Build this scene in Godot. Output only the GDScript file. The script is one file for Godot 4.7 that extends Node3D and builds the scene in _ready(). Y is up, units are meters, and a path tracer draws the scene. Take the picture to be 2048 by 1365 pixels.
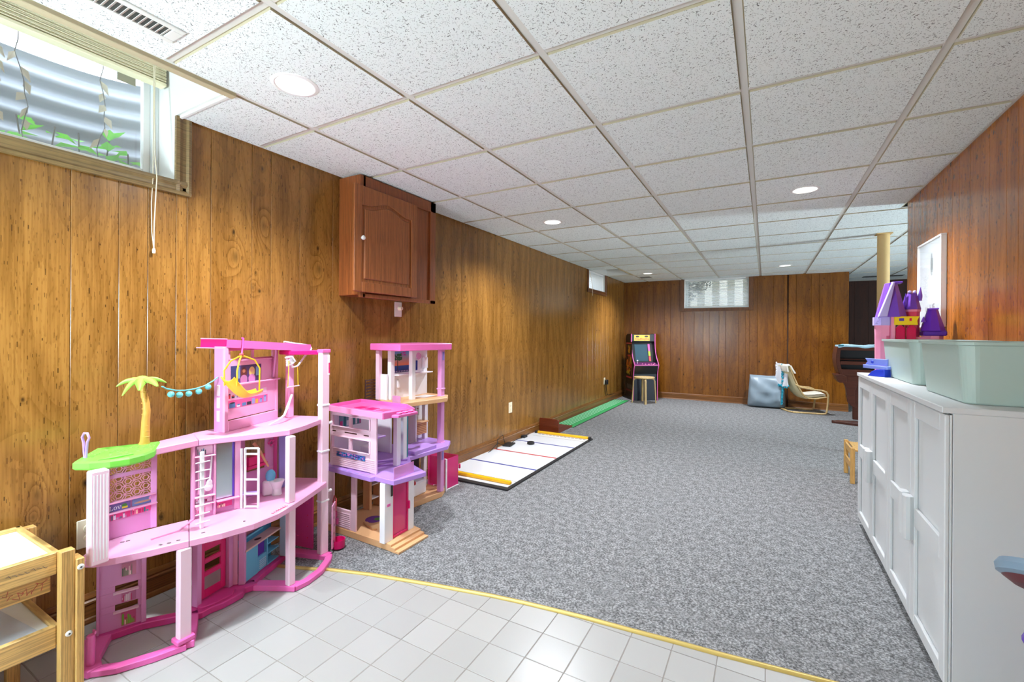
extends Node3D
# Basement playroom. y up, metres, the camera stands over x = z = 0 and the room runs towards -z.

var M := {}
var taken := {}
var org := Vector3.ZERO
var rng := RandomNumberGenerator.new()
const XL := -2.386      # face of the left wall
const XR := 0.92        # face of the right wall
const ZB := -8.63       # face of the back wall
const CEIL := 2.179     # underside of the ceiling grid

# ---------------------------------------------------------------- scene
func _ready() -> void:
	rng.seed = 7
	setup_view()
	make_materials()
	build_fill_lamps()
	build_room()
	build_ceiling()
	build_floor()
	build_windows()
	build_wall_items()
	build_pink_house()
	build_white_house()
	build_floor_games()
	build_far_corner()
	build_cabinets()
	build_right_side()
	build_table()

func setup_view() -> void:
	var cam := Camera3D.new()
	cam.name = "camera"
	add_child(cam)
	var yaw := 0.5136
	var roll := 0.0065
	var cx := Vector3(cos(yaw), 0, -sin(yaw))
	var fw := Vector3(-sin(yaw), 0, -cos(yaw))
	var bx := cx * cos(roll) + Vector3.UP * sin(roll)
	var by := -cx * sin(roll) + Vector3.UP * cos(roll)
	cam.transform = Transform3D(Basis(bx, by, -fw), Vector3(0, 1.179, 0))
	var near := 0.05
	cam.projection = Camera3D.PROJECTION_FRUSTUM
	cam.size = near * 1365.0 / 899.1
	cam.frustum_offset = Vector2(0, -near * 14.95 / 899.1)
	cam.near = near
	cam.far = 100.0
	cam.current = true

	var we := WorldEnvironment.new()
	we.name = "environment"
	var e := Environment.new()
	e.background_mode = Environment.BG_SKY
	var sky := Sky.new()
	var sm := ProceduralSkyMaterial.new()
	sm.sky_top_color = Color(0.84, 0.90, 0.97)
	sm.sky_horizon_color = Color(0.92, 0.95, 0.99)
	sm.ground_bottom_color = Color(0.45, 0.45, 0.42)
	sm.ground_horizon_color = Color(0.75, 0.78, 0.78)
	sky.sky_material = sm
	e.sky = sky
	e.background_energy_multiplier = 6.0
	e.tonemap_mode = Environment.TONE_MAPPER_LINEAR
	e.tonemap_exposure = 1.25
	e.sdfgi_enabled = true
	e.ssao_enabled = true
	e.ssil_enabled = true
	we.environment = e
	add_child(we)

# added fill lights in torch-lamp form, out of view, lifting ceiling and walls
func build_fill_lamps() -> void:
	for p in [Vector3(-1.75, 0, 1.0), Vector3(3.9, 0, -5.0)]:
		fill_lamp(p, FILL_ENERGY if p.x < 0.0 else FAR_FILL_ENERGY)

const DOWNLIGHTS := [Vector2(-1.653, -1.142), Vector2(-1.655, -3.653), Vector2(0.228, -3.648), Vector2(-1.673, -7.45), Vector2(0.236, -7.48)]
const SPOT_ENERGY := 3.5
const FILL_ENERGY := 5.4
const FAR_FILL_ENERGY := 11.0  # added fill light round the corner, out of view

func fill_lamp(p: Vector3, energy: float) -> void:
	var at_left := p.x < 0.0
	var hgt := 1.02 if at_left else 0.55
	var t := thing("added_fill_lamp", "added fill light in white torch lamp form, unseen, standing " + ("behind the camera near the left wall" if at_left else "round the corner in the right-hand part of the room"), "lamp", Vector3(p.x, 0, p.z), 0.0, "added fill lights outside the picture")
	var st := nb()
	lathe(st, [Vector2(0, 0), Vector2(0.14, 0), Vector2(0.14, 0.02), Vector2(0.012, 0.03), Vector2(0.012, hgt), Vector2(0.0, hgt)], Vector3(p.x, 0, p.z), 20)
	obj("stand", st, M.white_paint, t)
	st = nb()
	lathe(st, [Vector2(0.0, hgt), Vector2(0.06, hgt + 0.01), Vector2(0.13, hgt + 0.07), Vector2(0.15, hgt + 0.11)], Vector3(p.x, 0, p.z), 24)
	obj("shade", st, M.fill_lamp_glow, t)
	var l := OmniLight3D.new()
	l.name = "lamp_light"
	l.position = Vector3(0, 1.22 if at_left else 0.75, 0)
	l.light_energy = energy
	l.light_color = Color(0.85, 0.95, 1.0)
	l.light_size = 0.25
	l.omni_range = 20.0
	l.omni_attenuation = 2.0
	l.shadow_enabled = true
	t.add_child(l)

# ---------------------------------------------------------------- naming
func numbered(n: String) -> String:
	if not taken.has(n):
		taken[n] = 0
		return n
	taken[n] += 1
	return "%s_%03d" % [n, taken[n]]

func tag(o: Node, label: String, category := "", group := "", kind := "") -> Node:
	if label != "":
		o.set_meta("label", label)
	if category != "":
		o.set_meta("category", category)
	if group != "":
		o.set_meta("group", group)
	if kind != "":
		o.set_meta("kind", kind)
	return o

func thing(n: String, label: String, category: String, at := Vector3.ZERO, turn := 0.0, group := "") -> Node3D:
	var o := Node3D.new()
	o.name = numbered(n)
	add_child(o)
	o.position = at
	o.rotation.y = turn
	tag(o, label, category, group)
	org = at if turn == 0.0 else Vector3.ZERO
	return o

func obj(n: String, st: SurfaceTool, m: Material, parent: Node = self, label := "") -> MeshInstance3D:
	var mi := MeshInstance3D.new()
	mi.mesh = st.commit()
	mi.name = numbered(n) if parent == self else n
	mi.material_override = m
	parent.add_child(mi, true)
	if label != "":
		mi.set_meta("label", label)
	return mi

func inst(n: String, mesh: Mesh, m: Material, parent: Node, at: Vector3, b := Basis.IDENTITY) -> MeshInstance3D:
	var mi := MeshInstance3D.new()
	mi.mesh = mesh
	mi.material_override = m
	mi.name = n
	mi.transform = Transform3D(b, at)
	parent.add_child(mi, true)
	return mi

func struct(n: String, st: SurfaceTool, m: Material) -> MeshInstance3D:
	org = Vector3.ZERO
	var o := obj(n, st, m)
	o.set_meta("kind", "structure")
	return o

func group_node(n: String) -> Node3D:
	var o := Node3D.new()
	o.name = numbered(n)
	add_child(o)
	o.set_meta("kind", "structure")
	org = Vector3.ZERO
	return o

# ---------------------------------------------------------------- mesh helpers
func nb() -> SurfaceTool:
	var st := SurfaceTool.new()
	st.begin(Mesh.PRIMITIVE_TRIANGLES)
	return st

func vtx(st: SurfaceTool, p: Vector3, n: Vector3, uv := Vector2.ZERO) -> void:
	st.set_normal(n)
	st.set_uv(uv)
	st.add_vertex(p - org)

func tri(st: SurfaceTool, a: Vector3, b: Vector3, c: Vector3, out: Vector3) -> void:
	var n := (c - a).cross(b - a)
	if n.length_squared() < 1e-18:
		return
	n = n.normalized()
	if n.dot(out) < 0.0:
		var t := b
		b = c
		c = t
		n = -n
	vtx(st, a, n)
	vtx(st, b, n)
	vtx(st, c, n)

func quad(st: SurfaceTool, a: Vector3, b: Vector3, c: Vector3, d: Vector3, out: Vector3) -> void:
	var n := (c - a).cross(b - d)
	if n.length_squared() < 1e-20:
		return
	n = n.normalized()
	var ua := Vector2(0, 0)
	var ub := Vector2(1, 0)
	var uc := Vector2(1, 1)
	var ud := Vector2(0, 1)
	if n.dot(out) < 0.0:
		n = -n
		vtx(st, a, n, ua); vtx(st, d, n, ud); vtx(st, c, n, uc)
		vtx(st, a, n, ua); vtx(st, c, n, uc); vtx(st, b, n, ub)
	else:
		vtx(st, a, n, ua); vtx(st, b, n, ub); vtx(st, c, n, uc)
		vtx(st, a, n, ua); vtx(st, c, n, uc); vtx(st, d, n, ud)

func box(st: SurfaceTool, c: Vector3, s: Vector3, bev := 0.0, b := Basis.IDENTITY) -> void:
	var h := s * 0.5
	var e: float = minf(bev, minf(h.x, minf(h.y, h.z)) * 0.9)
	var ax := [b.x, b.y, b.z]
	var P := func(i: int, sg: Array) -> Vector3:
		var q := [h.x * sg[0], h.y * sg[1], h.z * sg[2]]
		for k in 3:
			if k != i:
				q[k] -= e * sg[k]
		return c + ax[0] * q[0] + ax[1] * q[1] + ax[2] * q[2]
	for i in 3:
		var j := (i + 1) % 3
		var k := (i + 2) % 3
		for s0 in [-1.0, 1.0]:
			var f := []
			for w in [[-1.0, -1.0], [1.0, -1.0], [1.0, 1.0], [-1.0, 1.0]]:
				var sg := [0.0, 0.0, 0.0]
				sg[i] = s0
				sg[j] = w[0]
				sg[k] = w[1]
				f.append(P.call(i, sg))
			quad(st, f[0], f[1], f[2], f[3], ax[i] * s0)
	if e <= 0.0:
		return
	for i in 3:          # edges along axis i
		var j := (i + 1) % 3
		var k := (i + 2) % 3
		for sj in [-1.0, 1.0]:
			for sk in [-1.0, 1.0]:
				var g0 := [0.0, 0.0, 0.0]
				g0[i] = -1.0
				g0[j] = sj
				g0[k] = sk
				var g1 := g0.duplicate()
				g1[i] = 1.0
				quad(st, P.call(j, g0), P.call(j, g1), P.call(k, g1), P.call(k, g0), ax[j] * sj + ax[k] * sk)
	for sx in [-1.0, 1.0]:
		for sy in [-1.0, 1.0]:
			for sz in [-1.0, 1.0]:
				var g := [sx, sy, sz]
				tri(st, P.call(0, g), P.call(1, g), P.call(2, g), ax[0] * sx + ax[1] * sy + ax[2] * sz)

func bx(st: SurfaceTool, x0: float, x1: float, y0: float, y1: float, z0: float, z1: float, bev := 0.0) -> void:
	box(st, Vector3(x0 + x1, y0 + y1, z0 + z1) * 0.5, Vector3(absf(x1 - x0), absf(y1 - y0), absf(z1 - z0)), bev)

# a board from a to b on the floor plan, standing from y0 to y1, t thick (to both sides)
func board(st: SurfaceTool, a: Vector2, b: Vector2, y0: float, y1: float, t: float, bev := 0.0) -> void:
	var d := (b - a).normalized()
	var m := (a + b) * 0.5
	box(st, Vector3(m.x, (y0 + y1) * 0.5, m.y), Vector3((b - a).length(), y1 - y0, t), bev, Basis(Vector3(d.x, 0, d.y), Vector3.UP, Vector3(-d.y, 0, d.x)))

# polygon in the plane (o, U, V), pushed from lo to hi along W
func prism_on(st: SurfaceTool, poly: Array, lo: float, hi: float, o: Vector3, U: Vector3, V: Vector3, W: Vector3, bev := 0.0) -> void:
	var n := poly.size()
	var area := 0.0
	for i in n:
		var p: Vector2 = poly[i]
		var q: Vector2 = poly[(i + 1) % n]
		area += p.x * q.y - q.x * p.y
	var sg := 1.0 if area > 0 else -1.0
	var inner := []
	for i in n:
		var p: Vector2 = poly[i]
		if bev > 0.0:
			var a: Vector2 = poly[(i + n - 1) % n]
			var c: Vector2 = poly[(i + 1) % n]
			var n1 := Vector2((p - a).y, -(p - a).x).normalized() * sg
			var n2 := Vector2((c - p).y, -(c - p).x).normalized() * sg
			var m := (n1 + n2)
			m = m.normalized() / maxf(0.5, m.length() * 0.5)
			inner.append(p - m * bev)
		else:
			inner.append(p)
	var at := func(p: Vector2, w: float) -> Vector3: return o + U * p.x + V * p.y + W * w
	for i in n:
		var j := (i + 1) % n
		var p: Vector2 = poly[i]
		var q: Vector2 = poly[j]
		var out := (U * (q - p).y - V * (q - p).x) * sg
		quad(st, at.call(p, lo + bev), at.call(q, lo + bev), at.call(q, hi - bev), at.call(p, hi - bev), out)
		if bev > 0.0:
			quad(st, at.call(p, hi - bev), at.call(q, hi - bev), at.call(inner[j], hi), at.call(inner[i], hi), out + W * out.length())
			quad(st, at.call(p, lo + bev), at.call(q, lo + bev), at.call(inner[j], lo), at.call(inner[i], lo), out - W * out.length())
	var idx := Geometry2D.triangulate_polygon(PackedVector2Array(inner))
	for t in range(0, idx.size(), 3):
		tri(st, at.call(inner[idx[t]], hi), at.call(inner[idx[t + 1]], hi), at.call(inner[idx[t + 2]], hi), W)
		tri(st, at.call(inner[idx[t]], lo), at.call(inner[idx[t + 1]], lo), at.call(inner[idx[t + 2]], lo), -W)

# flat slab, polygon given as (x, z)
func slab(st: SurfaceTool, poly: Array, y0: float, y1: float, bev := 0.0) -> void:
	prism_on(st, poly, y0, y1, Vector3.ZERO, Vector3.RIGHT, Vector3(0, 0, 1), Vector3.UP, bev)

# polyline (x, z) with a width, as a slab
func rail(st: SurfaceTool, pts: Array, w: float, y0: float, y1: float, bev := 0.0) -> void:
	var L := []
	var Rr := []
	for i in pts.size():
		var p: Vector2 = pts[i]
		var d := Vector2.ZERO
		if i > 0:
			d += (p - pts[i - 1]).normalized()
		if i < pts.size() - 1:
			d += (pts[i + 1] - p).normalized()
		d = d.normalized()
		var nn := Vector2(-d.y, d.x) * w * 0.5
		L.append(p + nn)
		Rr.append(p - nn)
	Rr.reverse()
	slab(st, L + Rr, y0, y1, bev)

func tube(st: SurfaceTool, pts: Array, r: Variant, seg := 8, caps := true, flat := 1.0) -> void:
	var n := pts.size()
	var rings := []
	var up := Vector3.UP
	var prev_n := Vector3.ZERO
	for i in n:
		var d: Vector3 = (pts[mini(i + 1, n - 1)] - pts[maxi(i - 1, 0)]).normalized()
		var nn: Vector3
		if i == 0:
			nn = d.cross(up)
			if nn.length() < 0.05:
				nn = d.cross(Vector3.RIGHT)
			nn = nn.normalized()
		else:
			nn = (prev_n - d * prev_n.dot(d)).normalized()
		prev_n = nn
		var bb := d.cross(nn)
		var rr: float = r[i] if r is Array else r
		var ring := []
		for k in seg + 1:
			var a := TAU * k / seg
			var dir := nn * cos(a) + bb * sin(a) * flat
			ring.append([pts[i] + dir * rr, dir.normalized()])
		rings.append(ring)
	for i in n - 1:
		for k in seg:
			var a = rings[i][k]
			var b = rings[i][k + 1]
			var c = rings[i + 1][k + 1]
			var d = rings[i + 1][k]
			smooth_quad(st, a, b, c, d)
	if caps:
		for e in [0, n - 1]:
			var dd: Vector3 = (pts[1] - pts[0]) * -1.0 if e == 0 else pts[n - 1] - pts[n - 2]
			for k in seg:
				tri(st, pts[e], rings[e][k][0], rings[e][k + 1][0], dd)

func smooth_quad(st: SurfaceTool, a: Array, b: Array, c: Array, d: Array) -> void:
	var nrm: Vector3 = a[1] + b[1] + c[1] + d[1]
	var f: Vector3 = (c[0] - a[0]).cross(b[0] - d[0])
	if f.dot(nrm) < 0.0:
		for v in [a, d, c, a, c, b]:
			vtx(st, v[0], v[1])
	else:
		for v in [a, b, c, a, c, d]:
			vtx(st, v[0], v[1])

func lathe(st: SurfaceTool, prof: Array, at: Vector3, seg := 24, b := Basis.IDENTITY) -> void:
	for i in prof.size() - 1:
		var p: Vector2 = prof[i]
		var q: Vector2 = prof[i + 1]
		var t := (q - p)
		if t.length() < 1e-6:
			continue
		var nn := Vector2(t.y, -t.x).normalized()
		for k in seg:
			var ring := []
			for a in [TAU * k / seg, TAU * (k + 1) / seg]:
				var rad := Vector3(cos(a), 0, sin(a))
				var nrm := b * (rad * nn.x + Vector3.UP * nn.y)
				ring.append([at + b * (rad * p.x + Vector3.UP * p.y), nrm])
				ring.append([at + b * (rad * q.x + Vector3.UP * q.y), nrm])
			smooth_quad(st, ring[0], ring[2], ring[3], ring[1])

func blob(st: SurfaceTool, c: Vector3, r: Vector3, seg := 10, b := Basis.IDENTITY) -> void:
	var rows := maxi(4, seg / 2)
	var P := func(i: int, k: int) -> Array:
		var t := PI * i / rows
		var a := TAU * k / seg
		var d := Vector3(sin(t) * cos(a), cos(t), sin(t) * sin(a))
		return [c + b * (d * r), (b * (d / r)).normalized()]
	for i in rows:
		for k in seg:
			smooth_quad(st, P.call(i, k), P.call(i, k + 1), P.call(i + 1, k + 1), P.call(i + 1, k))

# a grid of points (rows of Vector3) as a smooth sheet with thickness
func sheet(st: SurfaceTool, g: Array, thick: float) -> void:
	var R := g.size()
	var C: int = g[0].size()
	var nr := []
	for i in R:
		var row := []
		for j in C:
			var du: Vector3 = g[i][mini(j + 1, C - 1)] - g[i][maxi(j - 1, 0)]
			var dv: Vector3 = g[mini(i + 1, R - 1)][j] - g[maxi(i - 1, 0)][j]
			row.append(du.cross(dv).normalized())
		nr.append(row)
	for s in [1.0, -1.0]:
		for i in R - 1:
			for j in C - 1:
				var q := []
				for w in [[i, j], [i, j + 1], [i + 1, j + 1], [i + 1, j]]:
					var n: Vector3 = nr[w[0]][w[1]] * s
					q.append([g[w[0]][w[1]] + n * thick * 0.5, n])
				smooth_quad(st, q[0], q[1], q[2], q[3])
	var edge := []
	for j in C - 1:
		edge.append([[0, j], [0, j + 1]])
		edge.append([[R - 1, j], [R - 1, j + 1]])
	for i in R - 1:
		edge.append([[i, 0], [i + 1, 0]])
		edge.append([[i, C - 1], [i + 1, C - 1]])
	var mid: Vector3 = g[R / 2][C / 2]
	for e in edge:
		var a: Vector3 = g[e[0][0]][e[0][1]]
		var b: Vector3 = g[e[1][0]][e[1][1]]
		var na: Vector3 = nr[e[0][0]][e[0][1]] * thick * 0.5
		var nb2: Vector3 = nr[e[1][0]][e[1][1]] * thick * 0.5
		quad(st, a + na, b + nb2, b - nb2, a - na, (a + b) * 0.5 - mid)

# a thin printed card: corners top-left, top-right, bottom-right, bottom-left as seen
func card(n: String, tl: Vector3, tr: Vector3, br: Vector3, bl: Vector3, m: Material, parent: Node, thick := 0.0015) -> MeshInstance3D:
	var st := nb()
	var out := (tr - tl).cross(tl - bl).normalized() * -1.0
	out = (bl - tl).cross(tr - tl).normalized()
	quad(st, tl, tr, br, bl, out)
	var k := out * thick
	quad(st, tl, tr, tr - k, tl - k, tl - bl)
	quad(st, bl, br, br - k, bl - k, bl - tl)
	quad(st, tl, bl, bl - k, tl - k, tl - tr)
	quad(st, tr, br, br - k, tr - k, tr - tl)
	return obj(n, st, m, parent)

# ---------------------------------------------------------------- materials
func mat(c: Color, rough := 0.5, metal := 0.0) -> StandardMaterial3D:
	var m := StandardMaterial3D.new()
	m.albedo_color = c
	m.roughness = rough
	m.metallic = metal
	return m

func c8(r: int, g: int, b: int) -> Color:
	return Color(r / 255.0, g / 255.0, b / 255.0)

func glass(c: Color, alpha: float) -> StandardMaterial3D:
	var m := mat(Color(c.r, c.g, c.b, alpha), 0.05)
	m.transparency = BaseMaterial3D.TRANSPARENCY_ALPHA
	return m

func noise_bytes(w: int, h: int, freq: float, sd: int, oct := 3, tw := 0, th := 0) -> PackedByteArray:
	var f := FastNoiseLite.new()
	f.seed = sd
	f.noise_type = FastNoiseLite.TYPE_SIMPLEX
	f.frequency = freq
	f.fractal_octaves = oct
	var im := f.get_seamless_image(w, h, false, false, 0.12)
	im.convert(Image.FORMAT_L8)
	if tw > 0:
		im.resize(tw, th, Image.INTERPOLATE_CUBIC)
	return im.get_data()

# knotty veneer: width 1.2 m, height 2.3 m
func veneer_image() -> Image:
	var W := 768
	var H := 1280
	var bend := noise_bytes(96, 64, 0.030, 3, 2, W, H)
	var tone := noise_bytes(192, 48, 0.045, 5, 3, W, H)
	var grain := noise_bytes(W, 40, 0.16, 9, 3, W, H)
	var fleck := noise_bytes(W, 160, 0.22, 12, 2, W, H)
	var bump := PackedFloat32Array()
	bump.resize(W * H)
	var core := PackedFloat32Array()
	core.resize(W * H)
	var r := RandomNumberGenerator.new()
	r.seed = 31
	for k in 30:
		var kx := r.randf() * W
		var ky := r.randf() * H
		var big := r.randf() < 0.55
		var rx := r.randf_range(16, 34) if big else r.randf_range(6, 12)
		var ry := rx * r.randf_range(1.2, 2.0)
		var amp := r.randf_range(2.2, 4.2) if big else r.randf_range(0.8, 1.6)
		var dk := r.randf_range(0.05, 0.35) if big else r.randf_range(0.5, 1.0)
		for y in range(maxi(0, int(ky - ry * 3)), mini(H, int(ky + ry * 3))):
			for x in range(maxi(0, int(kx - rx * 3)), mini(W, int(kx + rx * 3))):
				var q := pow((x - kx) / rx, 2) + pow((y - ky) / ry, 2)
				bump[y * W + x] += amp * exp(-q)
				var cr := 0.3 if big else 0.5
				core[y * W + x] += dk * exp(-q / (cr * cr))
	var out := PackedByteArray()
	out.resize(W * H * 3)
	var hi := Vector3(168, 123, 61)
	var lo := Vector3(108, 71, 25)
	for i in W * H:
		var x := i % W
		var v := x * 0.016 + bump[i] + (bend[i] - 128) * 0.022
		var t := v - floorf(v)
		var line := t * t * t * (0.22 + 0.34 * minf(bump[i] * 0.8, 1.0))
		line += (128.0 - tone[i]) * 0.0026 + (128.0 - grain[i]) * 0.0018
		if fleck[i] < 66:
			line += (66 - fleck[i]) * 0.009
		line = clampf(0.22 + line, 0.0, 1.0)
		var c := hi.lerp(lo, line)
		c *= 1.0 - 0.72 * minf(core[i], 1.0)
		out[i * 3] = int(clampf(c.x, 0, 255))
		out[i * 3 + 1] = int(clampf(c.y, 0, 255))
		out[i * 3 + 2] = int(clampf(c.z, 0, 255))
	var im := Image.create_from_data(W, H, false, Image.FORMAT_RGB8, out)
	for k in 2200:
		var x := r.randi() % (W - 2)
		var y := r.randi() % (H - 24)
		var c := im.get_pixel(x, y)
		var d := r.randf_range(0.50, 0.82)
		im.fill_rect(Rect2i(x, y, 1 if r.randf() < 0.8 else 2, r.randi_range(3, 13)), Color(c.r * d, c.g * d * 0.95, c.b * d * 0.9))
	return im

# pale straight grain that tints whatever colour the wood has
func grain_image() -> Image:
	var W := 256
	var H := 512
	var g := noise_bytes(W, 16, 0.09, 21, 3, W, H)
	var f := noise_bytes(W, 60, 0.25, 22, 2, W, H)
	var out := PackedByteArray()
	out.resize(W * H * 3)
	for i in W * H:
		var v := 236.0 + (g[i] - 128) * 0.34 + (f[i] - 128) * 0.12
		var t := clampf(v, 150, 255)
		out[i * 3] = int(t)
		out[i * 3 + 1] = int(t * 0.985)
		out[i * 3 + 2] = int(t * 0.96)
	return Image.create_from_data(W, H, false, Image.FORMAT_RGB8, out)

func carpet_image() -> Image:
	var W := 1024
	var a := noise_bytes(W, W, 0.085, 41, 2)
	var b := noise_bytes(W, W, 0.021, 42, 2)
	var c := noise_bytes(W, W, 0.24, 43, 1)
	var out := PackedByteArray()
	out.resize(W * W * 3)
	for i in W * W:
		var v := 127.0 + (a[i] - 128) * 0.32 + (b[i] - 128) * 0.14 + (c[i] - 128) * 0.20
		v = clampf(v, 50, 245)
		out[i * 3] = int(v)
		out[i * 3 + 1] = int(minf(255, v * 1.0))
		out[i * 3 + 2] = int(minf(255, v * 1.004))
	return Image.create_from_data(W, W, false, Image.FORMAT_RGB8, out)

func fissure_image() -> Image:
	var W := 1024
	var im := Image.create(W, W, false, Image.FORMAT_RGB8)
	im.fill(c8(251, 251, 251))
	var r := RandomNumberGenerator.new()
	r.seed = 77
	for k in 12000:
		var x := r.randi() % W
		var y := r.randi() % W
		var big := r.randf()
		var g := r.randi_range(95, 205)
		var col := c8(g, g, g)
		if big > 0.93:
			var dx := r.randf_range(-1, 1)
			var dy := r.randf_range(-1, 1)
			for s in r.randi_range(4, 9):
				im.fill_rect(Rect2i(int(x + dx * s * 1.6), int(y + dy * s * 1.6), 3, 3), col)
		elif big > 0.6:
			im.fill_rect(Rect2i(x, y, r.randi_range(2, 4), r.randi_range(2, 4)), col)
		else:
			im.fill_rect(Rect2i(x, y, 2, 2), col)
	return im

func tex(im: Image) -> ImageTexture:
	im.generate_mipmaps()
	return ImageTexture.create_from_image(im)

func wood(c: Color, rough: float, t: Texture2D, scale := Vector3(3, 1.2, 3), off := Vector3.ZERO) -> StandardMaterial3D:
	var m := mat(c, rough)
	m.albedo_texture = t
	m.uv1_triplanar = true
	m.uv1_scale = scale
	m.uv1_offset = off
	return m

func glow(c: Color, e: float) -> StandardMaterial3D:
	var m := mat(c, 0.6)
	m.emission_enabled = true
	m.emission = c
	m.emission_energy_multiplier = e
	return m

func make_materials() -> void:
	var veneer := tex(veneer_image())
	var grain := tex(grain_image())
	M.grain = grain
	var gh := grain_image()
	gh.rotate_90(CLOCKWISE)
	var grain_h := tex(gh)
	M.plank = []
	M.plank_back_dim = []
	M.plank_right = []
	for k in 7:
		var off := Vector3(0.07 + 0.13 * k, 0.5, 0.07 + 0.13 * k)
		var sc := Vector3(1.0 / 1.2, 1.0 / 2.3, 1.0 / 1.2)
		var s := 1.0 - 0.022 * (k % 3)
		M.plank.append(wood(Color(0.93 * s, 0.90 * s, 0.86 * s), 0.24, veneer, sc, off))
		M.plank_back_dim.append(wood(Color(0.80 * s, 0.67 * s, 0.40 * s), 0.25, veneer, sc, off))  # same veneer; the back wall's dimmer, warmer light sits in this tint
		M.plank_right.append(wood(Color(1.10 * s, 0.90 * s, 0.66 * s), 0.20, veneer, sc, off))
	M.plank_dark_shaded = wood(Color(0.36, 0.22, 0.15), 0.75, veneer, Vector3(1.0 / 1.2, 1.0 / 2.3, 1.0 / 1.2), Vector3(0.3, 0.5, 0.3))  # dark boards, with the alcove's shade deepened in the tint
	M.backing = mat(c8(70, 42, 20), 0.8)
	M.base = wood(c8(134, 88, 40), 0.35, grain_h, Vector3(0.8, 5, 0.8))
	M.base_back = wood(c8(128, 80, 34), 0.35, grain_h, Vector3(0.8, 5, 0.8))
	M.oak = wood(c8(164, 98, 50), 0.42, grain, Vector3(4, 1.3, 4))
	M.oak_side = wood(c8(150, 84, 40), 0.4, grain, Vector3(4, 1.3, 4))
	M.trim_wood = wood(c8(142, 118, 78), 0.45, grain_h, Vector3(0.8, 5, 0.8))
	M.trim_brown = wood(c8(118, 72, 36), 0.4, grain, Vector3(2, 5, 2))
	M.pine = wood(c8(222, 180, 112), 0.5, grain_h, Vector3(1.2, 5, 1.2))
	M.pine_up = wood(c8(214, 170, 100), 0.5, grain, Vector3(7, 1.6, 7))
	M.birch = wood(c8(226, 196, 140), 0.45, grain, Vector3(5, 2, 5))
	M.mahogany = wood(c8(80, 36, 22), 0.35, grain_h, Vector3(1.2, 5, 1.2))
	M.ramp = wood(c8(116, 50, 24), 0.3, grain_h, Vector3(1.2, 5, 1.2))
	var cm := mat(Color.WHITE, 0.97)
	cm.albedo_texture = tex(carpet_image())
	cm.uv1_triplanar = true
	cm.uv1_world_triplanar = true
	cm.uv1_scale = Vector3(0.72, 0.72, 0.72)
	cm.metallic_specular = 0.15
	M.carpet = cm
	var fis := tex(fissure_image())
	M.panel = []
	for k in 5:
		var pm := mat(c8(244, 251, 249), 0.9)
		pm.albedo_texture = fis
		pm.uv1_triplanar = true
		pm.uv1_scale = Vector3(1.2, 1.2, 1.2)
		pm.uv1_offset = Vector3(0.21 * k, 0.3 * k, 0.37 * k)
		pm.metallic_specular = 0.2
		M.panel.append(pm)
	M.panel_edge = mat(c8(196, 186, 158), 0.9)
	M.tee = mat(c8(222, 221, 214), 0.45)
	M.white_paint = mat(c8(238, 238, 234), 0.5)
	M.white_wall = mat(c8(225, 224, 218), 0.9)
	M.tile = []
	for k in 4:
		M.tile.append(mat(c8(173 - k * 2, 171 - k * 2, 168 - k * 2), 0.3))
	M.grout = mat(c8(142, 136, 130), 0.9)
	M.brass = mat(c8(208, 182, 104), 0.4, 0.3)
	M.concrete = mat(c8(150, 148, 144), 0.9)
	M.fill_lamp_glow = glow(c8(255, 252, 246), 2.0)  # glowing bowl of the added fill lights
	M.down_glow = glow(c8(255, 253, 248), 2.2)
	M.can = mat(c8(245, 245, 243), 0.4)
	M.dark = mat(c8(34, 33, 32), 0.6)
	M.black = mat(c8(18, 17, 20), 0.4)
	M.vent_dark = mat(c8(70, 70, 66), 0.8)
	M.vent = mat(c8(226, 225, 220), 0.5)
	M.pane = glass(Color(0.95, 0.98, 0.98), 0.08)
	M.vinyl = mat(c8(216, 220, 218), 0.45)
	M.slat = mat(c8(240, 241, 240), 0.5)
	M.blind_cream = mat(c8(236, 226, 190), 0.5)
	M.lip = mat(c8(196, 182, 148), 0.5)
	M.cord = mat(c8(226, 214, 186), 0.8)
	M.metal_well = mat(c8(150, 155, 160), 0.5, 0.0)
	M.gravel = mat(c8(150, 145, 130), 0.95)
	M.leaf = mat(c8(116, 196, 66), 0.5)
	M.leaf.backlight_enabled = true
	M.leaf.backlight = c8(90, 160, 40)
	M.leaf_dark = mat(c8(30, 48, 22), 0.7)
	M.leaf_dry = mat(c8(214, 200, 172), 0.7)
	M.stem = mat(c8(96, 88, 84), 0.7)
	M.ivory = mat(c8(232, 220, 190), 0.4)
	M.plate = mat(c8(240, 236, 224), 0.4)
	# dollhouses
	M.pink = mat(c8(238, 168, 206), 0.32)
	M.pink_pale = mat(c8(240, 205, 222), 0.34)
	M.pink_hot = mat(c8(232, 104, 176), 0.32)
	M.pink_deep = mat(c8(214, 66, 146), 0.32)
	M.magenta = mat(c8(222, 22, 112), 0.3)
	M.lilac_pink = mat(c8(222, 152, 206), 0.32)
	M.lawn = mat(c8(122, 214, 74), 0.5)
	M.palm = mat(c8(160, 220, 84), 0.45)
	M.trunk = mat(c8(214, 160, 74), 0.5)
	M.aqua = mat(c8(110, 208, 214), 0.35)
	M.yellow_toy = mat(c8(255, 196, 44), 0.35)
	M.lavender = mat(c8(188, 150, 222), 0.35)
	M.violet = mat(c8(150, 138, 214), 0.35)
	M.sky_blue = mat(c8(108, 196, 230), 0.35)
	M.ice_blue = mat(c8(190, 220, 238), 0.35)
	M.counter = mat(c8(228, 196, 186), 0.4)
	M.purple = mat(c8(92, 50, 170), 0.35)
	M.white_toy = mat(c8(242, 240, 244), 0.35)
	M.mirror = mat(c8(205, 220, 232), 0.12, 0.85)
	M.tan_toy = mat(c8(222, 172, 124), 0.45)
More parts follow.
